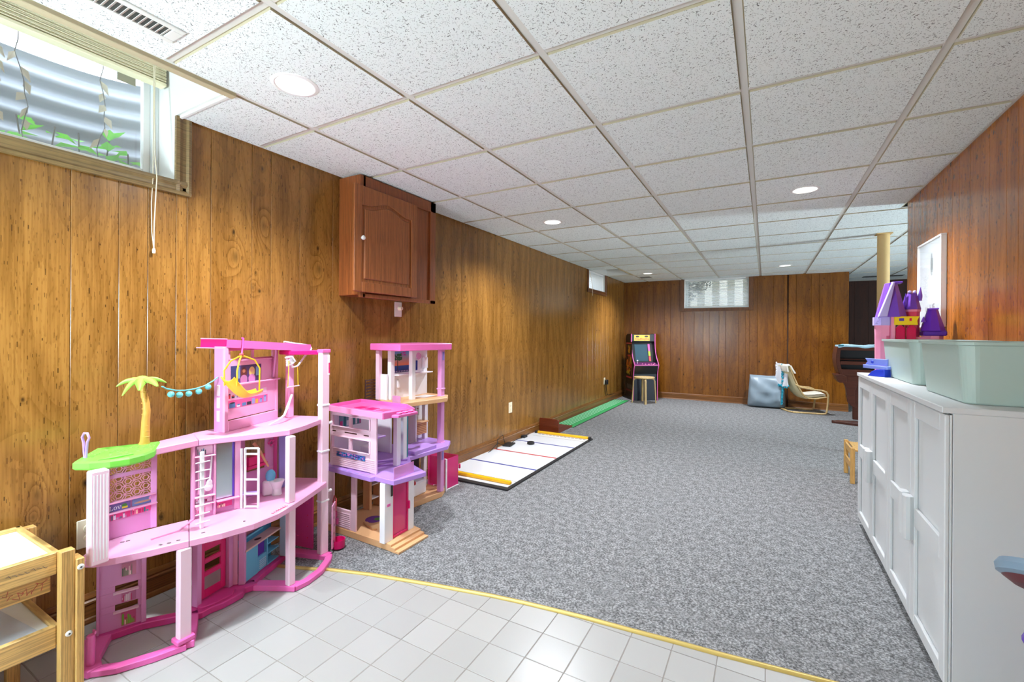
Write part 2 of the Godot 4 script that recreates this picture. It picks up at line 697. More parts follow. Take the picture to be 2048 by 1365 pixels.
	M.teal = mat(c8(34, 132, 146), 0.4)
	M.orchid = mat(c8(184, 140, 222), 0.35)
	M.brown_toy = mat(c8(64, 34, 26), 0.4)
	M.wicker = mat(c8(184, 128, 92), 0.6)
	var rp := mat(Color(0.93, 0.16, 0.55, 0.62), 0.3)
	rp.transparency = BaseMaterial3D.TRANSPARENCY_ALPHA
	M.pink_clear = rp
	var rp2 := mat(Color(0.93, 0.62, 0.84, 0.6), 0.3)
	rp2.transparency = BaseMaterial3D.TRANSPARENCY_ALPHA
	M.pink_sheer = rp2
	# others
	M.board_white = mat(c8(236, 240, 244), 0.25)
	M.navy = mat(c8(34, 44, 150), 0.4)
	M.red_line = mat(c8(196, 30, 40), 0.4)
	M.yellow = mat(c8(246, 190, 20), 0.4)
	M.rubber = mat(c8(24, 25, 28), 0.6)
	M.turf = mat(c8(46, 158, 84), 0.85)
	M.turf_line = mat(c8(196, 232, 214), 0.8)
	M.cab_white = mat(c8(206, 208, 209), 0.42)
	M.mint = mat(c8(172, 192, 184), 0.4)
	M.gap = mat(c8(84, 84, 84), 0.7)
	M.post = mat(c8(214, 180, 122), 0.45)
	M.bean = mat(c8(134, 150, 162), 0.38)
	M.cream = mat(c8(228, 216, 172), 0.7)
	M.cushion = mat(c8(232, 228, 214), 0.8)
	M.knit = mat(c8(226, 228, 236), 0.9)
	M.pom = mat(c8(30, 158, 184), 0.85)
	M.cloth_blue = mat(c8(150, 182, 196), 0.8)
	M.cloth_teal = mat(c8(40, 110, 122), 0.8)
	M.arcade_pink = mat(c8(214, 96, 170), 0.4)
	M.arcade_purple = mat(c8(92, 28, 84), 0.4)
	M.arcade_screen = mat(c8(58, 84, 96), 0.12)
	M.coral = mat(c8(196, 76, 84), 0.5)
	M.castle_purple = mat(c8(124, 74, 204), 0.35)
	M.castle_lav = mat(c8(190, 176, 236), 0.35)
	M.castle_pink = mat(c8(244, 152, 184), 0.35)
	M.castle_red = mat(c8(216, 16, 84), 0.25)
	M.castle_yellow = mat(c8(250, 212, 30), 0.35)
	M.toy_blue = mat(c8(36, 66, 206), 0.3)
	M.toy_peri = mat(c8(134, 152, 236), 0.3)
	M.slate = mat(c8(120, 142, 160), 0.4)
	M.maroon = mat(c8(96, 32, 40), 0.5)

# ---------------------------------------------------------------- room shell
const WIDTHS := [0.105, 0.203, 0.106, 0.177, 0.230, 0.151, 0.102, 0.155]

# groove positions from one end, a 4-foot sheet pattern with a joint at `joint`
func grooves(joint: float, from: float, to: float) -> Array:
	var g := []
	var p := joint
	while p > from:
		p -= 1.229
	var k := 0
	while p < to:
		if p > from:
			g.append(p)
		p += WIDTHS[k % 8]
		k += 1
	return [from] + g + [to]

# planks along an axis; along = position - start measured by the caller's mapping
func planks(parent: Node, cuts: Array, mats: Array, place: Callable, holes: Array, y0: float, y1: float, axis_x: bool) -> void:
	var cache := {}
	for i in cuts.size() - 1:
		var parts := [[cuts[i], cuts[i + 1], y1]]
		for h in holes:
			var nxt := []
			for p in parts:
				var a: float = p[0]
				var b: float = p[1]
				if b <= h[0] or a >= h[1]:
					nxt.append(p)
					continue
				if a < h[0]:
					nxt.append([a, h[0], p[2]])
				nxt.append([maxf(a, h[0]), minf(b, h[1]), h[2]])
				if b > h[1]:
					nxt.append([h[1], b, p[2]])
			parts = nxt
		for p in parts:
			var w: float = p[1] - p[0]
			if w < 0.008:
				continue
			var hgt: float = p[2] - y0
			var key := "%.3f %.3f" % [w, hgt]
			if not cache.has(key):
				var st := nb()
				org = Vector3.ZERO
				var sz := Vector3(w - 0.0012, hgt, 0.010) if axis_x else Vector3(0.010, hgt, w - 0.0012)
				box(st, Vector3.ZERO, sz, 0.0016)
				cache[key] = st.commit()
			var c: Vector3 = place.call((p[0] + p[1]) * 0.5)
			c.y = y0 + hgt * 0.5
			inst("plank", cache[key], mats[rng.randi() % mats.size()], parent, c)

# extrude a baseboard profile; from/to along z (axis 2) or x (axis 0); face looks towards `out`
func baseboard(n: String, a: Vector3, b: Vector3, out: Vector3, m: Material) -> void:
	var st := nb()
	org = Vector3.ZERO
	var prof := [Vector2(0, 0), Vector2(0.026, 0), Vector2(0.026, 0.008), Vector2(0.021, 0.017), Vector2(0.014, 0.021), Vector2(0.014, 0.072), Vector2(0.017, 0.076), Vector2(0.017, 0.083), Vector2(0.010, 0.088), Vector2(0.012, 0.096), Vector2(0.008, 0.106), Vector2(0.004, 0.114), Vector2(0, 0.115)]
	var d := b - a
	prism_on(st, prof, 0, d.length(), a, out, Vector3.UP, d.normalized())
	struct(n, st, m)

func build_room() -> void:
	# left wall: solid backing with the two window openings
	var st := nb()
	org = Vector3.ZERO
	var x0 := -2.62
	var x1 := XL - 0.011
	for s in [[2.6, -0.20], [-1.05, -6.61], [-7.45, -10.4]]:
		bx(st, x0, x1, -0.05, 2.5, s[1], s[0])
	bx(st, x0, x1, -0.05, 1.868, -1.05, -0.20)
	bx(st, x0, x1, -0.05, 1.868, -7.45, -6.61)
	bx(st, x0, x1, 2.47, 2.5, -1.05, -0.20)
	bx(st, x0, x1, 2.19, 2.5, -7.45, -6.61)
	var wl := struct("wall_left", st, M.backing)
	var cuts := grooves(1.095, -2.6, -ZB)          # measured along -z
	planks(wl, cuts, M.plank, func(s: float) -> Vector3: return Vector3(XL - 0.005, 0, -s), [[0.20, 1.05, 1.84], [6.61, 7.45, 1.85]], 0.0, CEIL, false)
	baseboard("baseboard_left", Vector3(XL, 0.0, 2.5), Vector3(XL, 0.0, ZB), Vector3.RIGHT, M.base)

	# back wall with its window, the proud right-hand section and the dark joint between them
	st = nb()
	org = Vector3.ZERO
	var zb := ZB - 0.011
	bx(st, -2.62, -1.30, -0.05, 2.5, zb - 0.2, zb)
	bx(st, -0.24, 1.11, -0.05, 2.5, zb - 0.2, zb)
	bx(st, -1.30, -0.24, -0.05, 1.655, zb - 0.2, zb)
	bx(st, -1.30, -0.24, 2.19, 2.5, zb - 0.2, zb)
	var wb := struct("wall_back", st, M.backing)
	planks(wb, grooves(-1.94, XL, 0.305), M.plank_back_dim, func(s: float) -> Vector3: return Vector3(s, 0, ZB - 0.005), [[-1.30, -0.24, 1.63]], 0.0, CEIL, true)
	planks(wb, grooves(0.325, 0.325, 1.12), M.plank_back_dim, func(s: float) -> Vector3: return Vector3(s, 0, ZB + 0.007), [], 0.0, CEIL, true)
	baseboard("baseboard_back", Vector3(XL, 0, ZB), Vector3(0.305, 0, ZB), Vector3(0, 0, 1), M.base_back)
	baseboard("baseboard_back_right", Vector3(0.325, 0, ZB + 0.012), Vector3(1.12, 0, ZB + 0.012), Vector3(0, 0, 1), M.base_back)

	# alcove beyond the back wall's end, in dark boards, its shade deepened into their colour
	st = nb()
	bx(st, 1.11, 1.125, -0.05, 2.5, -10.3, ZB - 0.02)
	struct("wall_alcove_side", st, M.plank_dark_shaded)
	st = nb()
	bx(st, 1.0, 4.7, -0.05, 2.5, -10.35, -10.2)
	var wa := struct("wall_alcove", st, M.backing)
	planks(wa, grooves(1.30, 1.125, 4.5), [M.plank_dark_shaded], func(s: float) -> Vector3: return Vector3(s, 0, -10.195), [], 0.0, CEIL, true)
	st = nb()
	bx(st, 4.5, 4.65, -0.05, 2.5, -10.3, -4.2)
	struct("wall_far_right", st, M.plank_back_dim[1])

	# right wall (a stair enclosure) and its return
	st = nb()
	bx(st, XR + 0.011, XR + 0.12, -0.05, 2.5, -4.37, 2.6)
	bx(st, XR + 0.11, 4.6, -0.05, 2.5, -4.37, -4.25)
	var wr := struct("wall_right", st, M.backing)
	planks(wr, grooves(2.375, -2.6, 4.38), M.plank_right, func(s: float) -> Vector3: return Vector3(XR + 0.005, 0, -s), [], 0.0, CEIL, false)
	baseboard("baseboard_right", Vector3(XR, 0.0, 2.5), Vector3(XR, 0.0, -4.38), Vector3.LEFT, M.base)
	# unseen wall behind the camera, dark wood to hold down bounced light
	st = nb()
	bx(st, -2.6, 1.1, -0.05, 2.5, 2.5, 2.65)
	struct("wall_front", st, M.plank[2])

	# round support post
	var t := thing("support_post", "round tan steel post rising to the ceiling behind the toy castle", "post", Vector3(0.992, 0, -5.57))
	st = nb()
	lathe(st, [Vector2(0, 0.0), Vector2(0.049, 0.0), Vector2(0.049, 2.165), Vector2(0, 2.165)], Vector3(0.992, 0, -5.57), 28)
	obj("shaft", st, M.post, t)
	st = nb()
	bx(st, 0.93, 1.055, 2.163, 2.172, -5.63, -5.51, 0.002)
	obj("cap_plate", st, M.post, t)

# ---------------------------------------------------------------- ceiling
func panel_mesh(w: float, d: float, hole := Vector3.ZERO) -> Array:
	var st := nb()
	org = Vector3.ZERO
	var fx := w * 0.5 - 0.017
	var fz := d * 0.5 - 0.017
	var e := nb()
	if hole.z > 0.0:
		var N := 32
		for k in N:
			var q := []
			for a in [TAU * k / N, TAU * (k + 1) / N]:
				var dir := Vector2(cos(a), sin(a))
				var sc: float = minf(((fx - hole.x * signf(dir.x)) / absf(dir.x)) if absf(dir.x) > 1e-4 else 9.0, ((fz - hole.y * signf(dir.y)) / absf(dir.y)) if absf(dir.y) > 1e-4 else 9.0)
				q.append([dir * hole.z + Vector2(hole.x, hole.y), dir * sc + Vector2(hole.x, hole.y)])
			quad(st, Vector3(q[0][0].x, -0.0065, q[0][0].y), Vector3(q[1][0].x, -0.0065, q[1][0].y), Vector3(q[1][1].x, -0.0065, q[1][1].y), Vector3(q[0][1].x, -0.0065, q[0][1].y), Vector3.DOWN)
		# square corners that the fan misses
		for sx in [-1.0, 1.0]:
			for sz in [-1.0, 1.0]:
				var cpt := Vector2(sx * fx, sz * fz)
				var a0 := floorf(fposmod((cpt - Vector2(hole.x, hole.y)).angle(), TAU) / (TAU / N)) * TAU / N
				var pp := []
				for a in [a0, a0 + TAU / N]:
					var dir := Vector2(cos(a), sin(a))
					var sc: float = minf(((fx - hole.x * signf(dir.x)) / absf(dir.x)) if absf(dir.x) > 1e-4 else 9.0, ((fz - hole.y * signf(dir.y)) / absf(dir.y)) if absf(dir.y) > 1e-4 else 9.0)
					pp.append(dir * sc + Vector2(hole.x, hole.y))
				tri(st, Vector3(pp[0].x, -0.0065, pp[0].y), Vector3(pp[1].x, -0.0065, pp[1].y), Vector3(cpt.x, -0.0065, cpt.y), Vector3.DOWN)
	else:
		quad(st, Vector3(-fx, -0.0065, -fz), Vector3(fx, -0.0065, -fz), Vector3(fx, -0.0065, fz), Vector3(-fx, -0.0065, fz), Vector3.DOWN)
	var hx := w * 0.5 - 0.0005
	var hz := d * 0.5 - 0.0005
	var f := [Vector3(-fx, 0, -fz), Vector3(fx, 0, -fz), Vector3(fx, 0, fz), Vector3(-fx, 0, fz)]
	var g := [Vector3(-hx, 0.003, -hz), Vector3(hx, 0.003, -hz), Vector3(hx, 0.003, hz), Vector3(-hx, 0.003, hz)]
	for i in 4:
		var j := (i + 1) % 4
		var out: Vector3 = f[i] + f[j]
		quad(e, f[i] + Vector3(0, -0.0065, 0), f[j] + Vector3(0, -0.0065, 0), f[j] + Vector3(0, 0.003, 0), f[i] + Vector3(0, 0.003, 0), out)
		quad(e, f[i] + Vector3(0, 0.003, 0), f[j] + Vector3(0, 0.003, 0), g[j], g[i], Vector3.DOWN)
	var m := ArrayMesh.new()
	st.commit(m)
	e.commit(m)
	return [m]

func build_ceiling() -> void:
	var st := nb()
	org = Vector3.ZERO
	bx(st, -2.62, 4.65, 2.5, 2.6, -8.84, 2.65)
	bx(st, 1.0, 4.65, 2.5, 2.6, -10.35, -8.84)
	var ce := struct("ceiling", st, M.white_wall)
	# ceiling behind the camera
	st = nb()
	bx(st, -2.45, XR + 0.05, CEIL, CEIL + 0.01, 0.42, 2.55)
	obj("plain_ceiling", st, M.panel[0], ce)
	var xs := [XL, -1.937, -1.318, -0.699, -0.080, 0.539, 1.158, 1.777, 2.396, 3.015, 3.634, 4.253, 4.5]
	var cache := {}
	var tee := nb()
	var bay := [[-1.05, -0.20], [-7.53, -6.74]]
	for j in range(-1, 17):
		var za := -(0.2012 + 0.6191 * j)
		var zc := za - 0.6191
		za = minf(za, 0.42)
		zc = maxf(zc, -10.2)
		var zm := (za + zc) * 0.5
		for i in xs.size() - 1:
			var xa: float = xs[i]
			var xc: float = xs[i + 1]
			var spans := [[za, zc]]
			if i == 0:
				for b in bay:
					var nx := []
					for s in spans:
						if s[0] <= b[0] or s[1] >= b[1]:
							nx.append(s)
							continue
						if s[0] > b[1]:
							nx.append([s[0], b[1]])
						if s[1] < b[0]:
							nx.append([b[0], s[1]])
					spans = nx
			for s in spans:
				var a: float = s[0]
				var c: float = s[1]
				var xe := xc
				if a > -4.38 and xa < XR:
					xe = minf(xc, XR)
				if a > -4.38 and xa >= XR:
					continue
				if c < ZB and xe < 1.13:
					c = maxf(c, ZB)
				if a <= ZB + 0.01 and xa < 1.1:
					continue
				if a - c < 0.03 or xe - xa < 0.03:
					continue
				if xa > 3.0 and a > -5.5:
					continue
				var hole := Vector3.ZERO
				var ctr := Vector3((xa + xe) * 0.5, CEIL, (a + c) * 0.5)
				for d in DOWNLIGHTS:
					if d.x > xa and d.x < xe and d.y < a and d.y > c:
						hole = Vector3(d.x - ctr.x, d.y - ctr.z, 0.078)
				var key := "%.3f %.3f %s" % [xe - xa, a - c, hole]
				if not cache.has(key):
					cache[key] = panel_mesh(xe - xa, a - c, hole)[0]
				var mi := inst("panel", cache[key], null, ce, ctr)
				mi.set_surface_override_material(0, M.panel[rng.randi() % 5])
				mi.set_surface_override_material(1, M.panel_edge)
	# grid of tees: mains run away from the camera, cross tees between them
	for i in range(1, xs.size() - 1):
		var x: float = xs[i]
		st = nb()
		org = Vector3.ZERO
		var zend := ZB if x < 1.12 else -10.2
		var zbeg := 0.42 if x < XR else -4.38
		bx(st, x - 0.0135, x + 0.0135, CEIL, CEIL + 0.0025, zend, zbeg, 0.0008)
		obj("main_tee", st, M.tee, ce)
	for j in range(0, 17):
		var z := -(0.2012 + 0.6191 * j)
		if z < -10.2:
			continue
		for i in xs.size() - 1:
			var xa: float = xs[i] + 0.0135
			var xe: float = xs[i + 1] - 0.0135
			if i == 0:
				xa = XL
			if z > -4.38:
				xe = minf(xe, XR)
			if xa > xe - 0.03 or (z < ZB and xa < 1.1) or xa > 3.1:
				continue
			if i == 0 and ((z > -1.06 and z < -0.2) or (z > -7.53 and z < -6.74)):
				continue
			st = nb()
			org = Vector3.ZERO
			bx(st, xa, xe, CEIL + 0.0004, CEIL + 0.0027, z - 0.012, z + 0.012, 0.0006)
			obj("cross_tee", st, M.tee, ce)
	# wall angles round the edge
	st = nb()
	bx(st, XR - 0.024, XR, CEIL - 0.001, CEIL + 0.002, -4.38, 0.42)
	obj("wall_angle", st, M.tee, ce)
	st = nb()
	bx(st, XL, XL + 0.018, CEIL - 0.001, CEIL + 0.002, -6.62, -1.12)
	obj("wall_angle", st, M.tee, ce)

	# recessed lamps
	var where := ["over the pink dollhouse", "above the hockey board, half way along the left side", "in the middle of the right half of the ceiling", "near the arcade machine corner", "farthest on the right, near the back wall"]
	for k in DOWNLIGHTS.size():
		downlight(DOWNLIGHTS[k], where[k])

	# air register close to the window
	var t := thing("ceiling_register", "white louvred air register in the ceiling panel beside the near window", "vent", Vector3(-1.73, CEIL - 0.0065, -0.60))
	st = nb()
	var y := CEIL - 0.0065
	for q in [[-1.785, -1.763, -0.765, -0.42], [-1.700, -1.678, -0.765, -0.42], [-1.763, -1.700, -0.765, -0.735], [-1.763, -1.700, -0.45, -0.42]]:
		bx(st, q[0], q[1], y - 0.006, y, q[2], q[3], 0.0012)
	obj("frame", st, M.vent, t)
	st = nb()
	bx(st, -1.763, -1.70, y - 0.0012, y - 0.0006, -0.735, -0.45)  # dark sheet painted for the shade behind the louvres
	obj("duct_shade", st, M.vent_dark, t)
	var zz := -0.728
	while zz < -0.45:
		st = nb()
		box(st, Vector3(-1.7315, y - 0.0036, zz), Vector3(0.063, 0.0014, 0.0075), 0.0, Basis(Vector3.RIGHT, 0.5))
		obj("louvre", st, M.vent, t)
		zz += 0.0155
	# two small far registers
	t = thing("ceiling_register", "small pale square register in the ceiling near the arcade machine", "vent", Vector3(-1.82, CEIL - 0.0065, -7.93))
	st = nb()
	bx(st, -1.93, -1.71, y - 0.004, y, -8.05, -7.81, 0.001)
	obj("frame", st, M.vent, t)
	st = nb()
	for k in 5:
		bx(st, -1.91, -1.73, y - 0.0055, y - 0.004, -8.02 + k * 0.045, -8.0 + k * 0.045)
	obj("louvre", st, M.vent_dark, t)
	t = thing("ceiling_register", "long dark grille in the ceiling of the shadowed alcove behind the post", "vent", Vector3(1.55, CEIL - 0.0065, -9.5))
	st = nb()
	bx(st, 1.42, 1.95, y - 0.006, y, -9.58, -9.42, 0.001)
	obj("frame", st, M.vent_dark, t)
	st = nb()
	for k in 6:
		bx(st, 1.44, 1.93, y - 0.0075, y - 0.006, -9.56 + k * 0.024, -9.55 + k * 0.024)
	obj("louvre", st, M.dark, t)

func downlight(p: Vector2, where: String) -> void:
	var at := Vector3(p.x, CEIL - 0.0065, p.y)
	var t := thing("ceiling_light", "round white recessed ceiling lamp " + where, "ceiling light", at, 0.0, "recessed ceiling lamps")
	var st := nb()
	lathe(st, [Vector2(0.0715, 0.004), Vector2(0.0715, -0.003), Vector2(0.076, -0.0045), Vector2(0.088, -0.002), Vector2(0.089, 0.0)], at, 40)
	obj("trim_ring", st, M.can, t)
	st = nb()
	lathe(st, [Vector2(0.0715, 0.003), Vector2(0.066, 0.06), Vector2(0.058, 0.105), Vector2(0.0, 0.105)], at, 32)
	obj("reflector", st, M.can, t)
	st = nb()
	lathe(st, [Vector2(0.0, 0.008), Vector2(0.04, 0.010), Vector2(0.058, 0.015), Vector2(0.066, 0.024), Vector2(0.03, 0.104), Vector2(0.0, 0.104)], at, 32)
	obj("lamp", st, M.down_glow, t)
	var l := SpotLight3D.new()
	l.name = "lamp_light"
	l.position = Vector3(0, -0.012, 0)
	l.rotation_degrees = Vector3(-90, 0, 0)
	l.light_energy = SPOT_ENERGY
	l.light_color = Color(0.95, 0.97, 1.0)
	l.light_size = 0.045
	l.spot_angle = 72.0
	l.spot_angle_attenuation = 0.8
	l.spot_range = 20.0
	l.spot_attenuation = 2.0
	l.shadow_enabled = true
	t.add_child(l)

# ---------------------------------------------------------------- floor
const STRIP := [Vector2(-2.386, -1.33), Vector2(-2.24, -1.36), Vector2(-2.09, -1.41), Vector2(-1.957, -1.463), Vector2(-1.876, -1.502), Vector2(-1.671, -1.57), Vector2(-1.526, -1.606), Vector2(-1.364, -1.648), Vector2(-1.068, -1.714), Vector2(-0.91, -1.742), Vector2(-0.76, -1.762), Vector2(-0.672, -1.774), Vector2(-0.455, -1.794), Vector2(-0.298, -1.810), Vector2(-0.149, -1.822), Vector2(0.01, -1.84), Vector2(0.216, -1.864), Vector2(0.5, -1.89), Vector2(0.92, -1.92)]

func build_floor() -> void:
	var st := nb()
	org = Vector3.ZERO
	bx(st, -2.62, 4.65, -0.15, -0.006, -10.35, 2.65)
	var fl := struct("floor", st, M.concrete)
	st = nb()
	var poly := []
	for p in STRIP:
		poly.append(p)
	poly.append_array([Vector2(0.93, -4.37), Vector2(4.5, -4.37), Vector2(4.5, -10.2), Vector2(1.12, -10.2), Vector2(1.12, -8.64), Vector2(-2.39, -8.64)])
	slab(st, poly, -0.008, 0.0035)
	obj("carpet", st, M.carpet, fl, "grey speckled short pile carpet")
	# ceramic tiles, six inches, cut along the strip
	var zone := PackedVector2Array()
	for p in STRIP:
		zone.append(p)
	zone.append(Vector2(0.92, 2.5))
	zone.append(Vector2(-2.386, 2.5))
	var p6 := 0.1524
	var full := nb()
	org = Vector3.ZERO
	box(full, Vector3.ZERO, Vector3(p6 - 0.0034, 0.008, p6 - 0.0034), 0.0012)
	var fm := full.commit()
	st = nb()
	for i in range(-5, 18):
		for j in range(-25, 5):
			var c := Vector2(-1.6706 + p6 * (i + 0.5), -1.2993 - p6 * (j + 0.5))
			if c.x < -2.5 or c.x > 1.0:
				continue
			var h := p6 * 0.5 - 0.0017
			var sq := PackedVector2Array([c + Vector2(-h, -h), c + Vector2(h, -h), c + Vector2(h, h), c + Vector2(-h, h)])
			var cut := Geometry2D.intersect_polygons(sq, zone)
			if cut.is_empty():
				continue
			var m: Material = M.tile[rng.randi() % 4]
			if c.y > -0.35:      # out of the picture, behind and below the camera
				for pc in cut:
					slab(st, Array(pc), -0.008, 0.0)
				continue
			if cut.size() == 1 and absf(poly_area(cut[0]) - 4 * h * h) < 1e-6:
				inst("tile", fm, m, fl, Vector3(c.x, -0.004, c.y))
			else:
				for pc in cut:
					if poly_area(pc) < 2e-5:
						continue
					var s2 := nb()
					org = Vector3.ZERO
					slab(s2, Array(pc), -0.008, 0.0)
					obj("tile", s2, m, fl)
	var rest := obj("tile_field", st, M.tile[0], fl)
	rest.set_meta("kind", "stuff")
	st = nb()
	var zp := Array(zone)
	slab(st, zp, -0.0085, -0.0012)
	obj("grout", st, M.grout, fl)
	# brass edging strip between tile and carpet
	st = nb()
	org = Vector3.ZERO
	var ctr := []
	for k in STRIP.size():
		ctr.append(Vector3(STRIP[k].x, 0.001, STRIP[k].y))
	tube(st, ctr, 0.013, 10, true, 0.55)
	struct("trim_1", st, M.brass)

func poly_area(p: PackedVector2Array) -> float:
	var a := 0.0
	for i in p.size():
		var q := p[(i + 1) % p.size()]
		a += p[i].x * q.y - q.x * p[i].y
	return absf(a) * 0.5

# ---------------------------------------------------------------- windows
func build_windows() -> void:
	var st := nb()
	# --- window 1: near, in the left wall, its well boxed in white board up into the ceiling
	var w := group_node("window_1")
	st = nb()
	bx(st, -2.62, -2.386, 1.872, 2.47, -1.062, -1.045)
	bx(st, -2.386, -1.95, 2.18, 2.47, -1.062, -1.045)
	obj("reveal_board", st, M.white_wall, w)
	st = nb()
	bx(st, -2.62, -2.386, 1.872, 2.47, -0.205, -0.19)
	bx(st, -2.386, -1.95, 2.18, 2.47, -0.205, -0.19)
	obj("reveal_board", st, M.white_wall, w)
	st = nb()
	bx(st, -2.62, -1.945, 2.46, 2.475, -1.062, -0.19)
	obj("reveal_board", st, M.white_wall, w)
	st = nb()
	bx(st, -1.952, -1.94, 2.18, 2.47, -1.062, -0.19)
	obj("reveal_board", st, M.white_wall, w)
	st = nb()
	bx(st, -2.62, -2.38, 1.862, 1.876, -1.05, -0.2)
	obj("sill", st, M.white_wall, w)
	# lip of the boxed well at the ceiling
	st = nb()
	bx(st, -1.972, -1.938, 2.162, 2.186, -1.072, -0.18, 0.002)
	obj("lip", st, M.lip, w)
	st = nb()
	bx(st, -2.38, -1.972, 2.168, 2.186, -1.068, -1.055, 0.001)
	obj("lip", st, M.white_paint, w)
	# aluminium frame, sash, pane
	st = nb()
	var gx := -2.575
	bx(st, gx - 0.03, gx + 0.03, 1.874, 1.925, -1.045, -0.205, 0.002)
	obj("frame", st, M.vinyl, w)
	st = nb()
	bx(st, gx - 0.03, gx + 0.03, 1.925, 2.46, -1.045, -1.018, 0.002)
	obj("frame", st, M.vinyl, w)
	st = nb()
	bx(st, gx - 0.03, gx + 0.03, 1.925, 2.46, -0.235, -0.205, 0.002)
	obj("frame", st, M.vinyl, w)
	st = nb()
	bx(st, gx - 0.03, gx + 0.03, 2.40, 2.46, -1.018, -0.235, 0.002)
	obj("frame", st, M.vinyl, w)
	st = nb()
	for q in [[-1.018, -0.99, 1.925, 2.40], [-0.26, -0.235, 1.925, 2.40]]:
		bx(st, gx - 0.02, gx + 0.01, q[2], q[3], q[0], q[1], 0.002)
	bx(st, gx - 0.02, gx + 0.01, 1.925, 1.945, -0.99, -0.26, 0.002)
	bx(st, gx - 0.02, gx + 0.01, 2.385, 2.40, -0.99, -0.26, 0.002)
	obj("sash", st, M.white_paint, w)
	st = nb()
	bx(st, gx - 0.008, gx - 0.004, 1.944, 2.386, -0.991, -0.259)
	obj("pane", st, M.pane, w)
	# tan sticker in the top corner of the pane
	st = nb()
	bx(st, gx - 0.003, gx - 0.0015, 2.325, 2.375, -0.965, -0.895)
	obj("sticker", st, mat(c8(176, 170, 146), 0.7), w)
	casing(w, -1.105, -0.135, 1.815, 1.878)
	# raised blind with its cord
	var t := thing("window_blind", "cream slatted blind pulled up into a stack at the near window", "blind", Vector3(-2.47, 2.30, -0.63))
	st = nb()
	bx(st, -2.495, -2.445, 2.415, 2.455, -1.035, -0.215, 0.002)
	obj("head_rail", st, M.blind_cream, t)
	for k in 15:
		st = nb()
		box(st, Vector3(-2.47 + 0.002 * sin(k * 2.3), 2.412 - k * 0.0048, -0.625), Vector3(0.05, 0.0022, 0.815), 0.0, Basis(Vector3(0, 0, 1), 0.03 * sin(k * 1.7)))
		obj("slat", st, M.blind_cream, t)
	st = nb()
	bx(st, -2.495, -2.445, 2.322, 2.338, -1.035, -0.215, 0.003)
	obj("bottom_rail", st, M.blind_cream, t)
	st = nb()
	var cp := [Vector3(-2.44, 2.41, -0.985), Vector3(-2.41, 2.2, -0.972), Vector3(-2.385, 1.97, -0.965), Vector3(-2.358, 1.86, -0.962), Vector3(-2.362, 1.81, -0.961), Vector3(-2.368, 1.66, -0.957), Vector3(-2.37, 1.545, -0.957)]
	tube(st, cp, 0.0022, 6)
	obj("pull_cord", st, M.cord, t)
	st = nb()
	tube(st, [Vector3(-2.44, 2.41, -0.98), Vector3(-2.372, 1.86, -0.953), Vector3(-2.373, 1.75, -0.948), Vector3(-2.374, 1.62, -0.95), Vector3(-2.37, 1.545, -0.957)], 0.0016, 6)
	obj("pull_cord", st, M.cord, t)
	st = nb()
	lathe(st, [Vector2(0, 0.012), Vector2(0.004, 0.010), Vector2(0.0065, 0.0), Vector2(0.0055, -0.012), Vector2(0, -0.014)], Vector3(-2.37, 1.538, -0.957), 12)
	obj("tassel", st, M.cord, t)

	window_well()

	# --- window 2: far, in the left wall, blind down
	w = group_node("window_2")
	st = nb()
	bx(st, -2.62, -2.386, 1.872, 2.47, -7.455, -7.44)
	bx(st, -2.386, -1.945, 2.18, 2.47, -7.545, -7.53)
	obj("reveal_board", st, M.white_wall, w)
	st = nb()
	bx(st, -2.62, -1.945, 2.18, 2.47, -6.745, -6.73)
	obj("reveal_board", st, M.white_wall, w)
	st = nb()
	bx(st, -2.62, -1.94, 2.46, 2.475, -7.545, -6.60)
	obj("reveal_board", st, M.white_wall, w)
	st = nb()
	bx(st, -1.952, -1.94, 2.18, 2.47, -7.545, -6.73)
	bx(st, -2.41, -2.385, 2.18, 2.47, -7.53, -6.745)
	obj("reveal_board", st, M.white_wall, w)
	st = nb()
	bx(st, -1.965, -1.938, 2.168, 2.186, -7.55, -6.73, 0.002)
	obj("lip", st, M.lip, w)
	st = nb()
	bx(st, -2.62, -2.38, 1.862, 1.876, -7.46, -6.6)
	obj("sill", st, M.white_wall, w)
	st = nb()
	for q in [[1.876, 1.92, -7.45, -6.61], [2.15, 2.19, -7.45, -6.61], [1.92, 2.15, -7.45, -7.41], [1.92, 2.15, -6.65, -6.61]]:
		bx(st, -2.61, -2.55, q[0], q[1], q[2], q[3], 0.002)
	obj("frame", st, M.vinyl, w)
	st = nb()
	bx(st, -2.585, -2.58, 1.92, 2.15, -7.41, -6.65)
	obj("pane", st, M.pane, w)
	casing(w, -7.495, -6.545, 1.825, 1.888, M.trim_brown)
	t = thing("window_blind", "white lowered blind in the far window of the left wall above the plug", "blind", Vector3(-2.43, 2.16, -7.03))
	st = nb()
	bx(st, -2.45, -2.41, 2.15, 2.18, -7.43, -6.63, 0.002)
	obj("head_rail", st, M.slat, t)
	for k in 16:
		st = nb()
		box(st, Vector3(-2.43, 2.143 - k * 0.0165, -7.03), Vector3(0.022, 0.0012, 0.80), 0.0, Basis(Vector3(0, 0, 1), -1.0))
		obj("slat", st, M.slat, t)
	st = nb()
	bx(st, -2.44, -2.42, 1.878, 1.888, -7.43, -6.63, 0.002)
	obj("bottom_rail", st, M.slat, t)
	st = nb()
	tube(st, [Vector3(-2.405, 2.15, -6.75), Vector3(-2.36, 1.9, -6.745), Vector3(-2.362, 1.78, -6.745)], 0.003, 6)
	obj("wand", st, M.cord, t)

	# --- window 3: in the back wall, slats open
	w = group_node("window_3")
	for q in [[-1.30, -1.285], [-0.255, -0.24]]:
		st = nb()
		bx(st, q[0], q[1], 1.655, 2.19, ZB - 0.2, ZB + 0.002)
		obj("reveal_board", st, M.white_paint, w)
	st = nb()
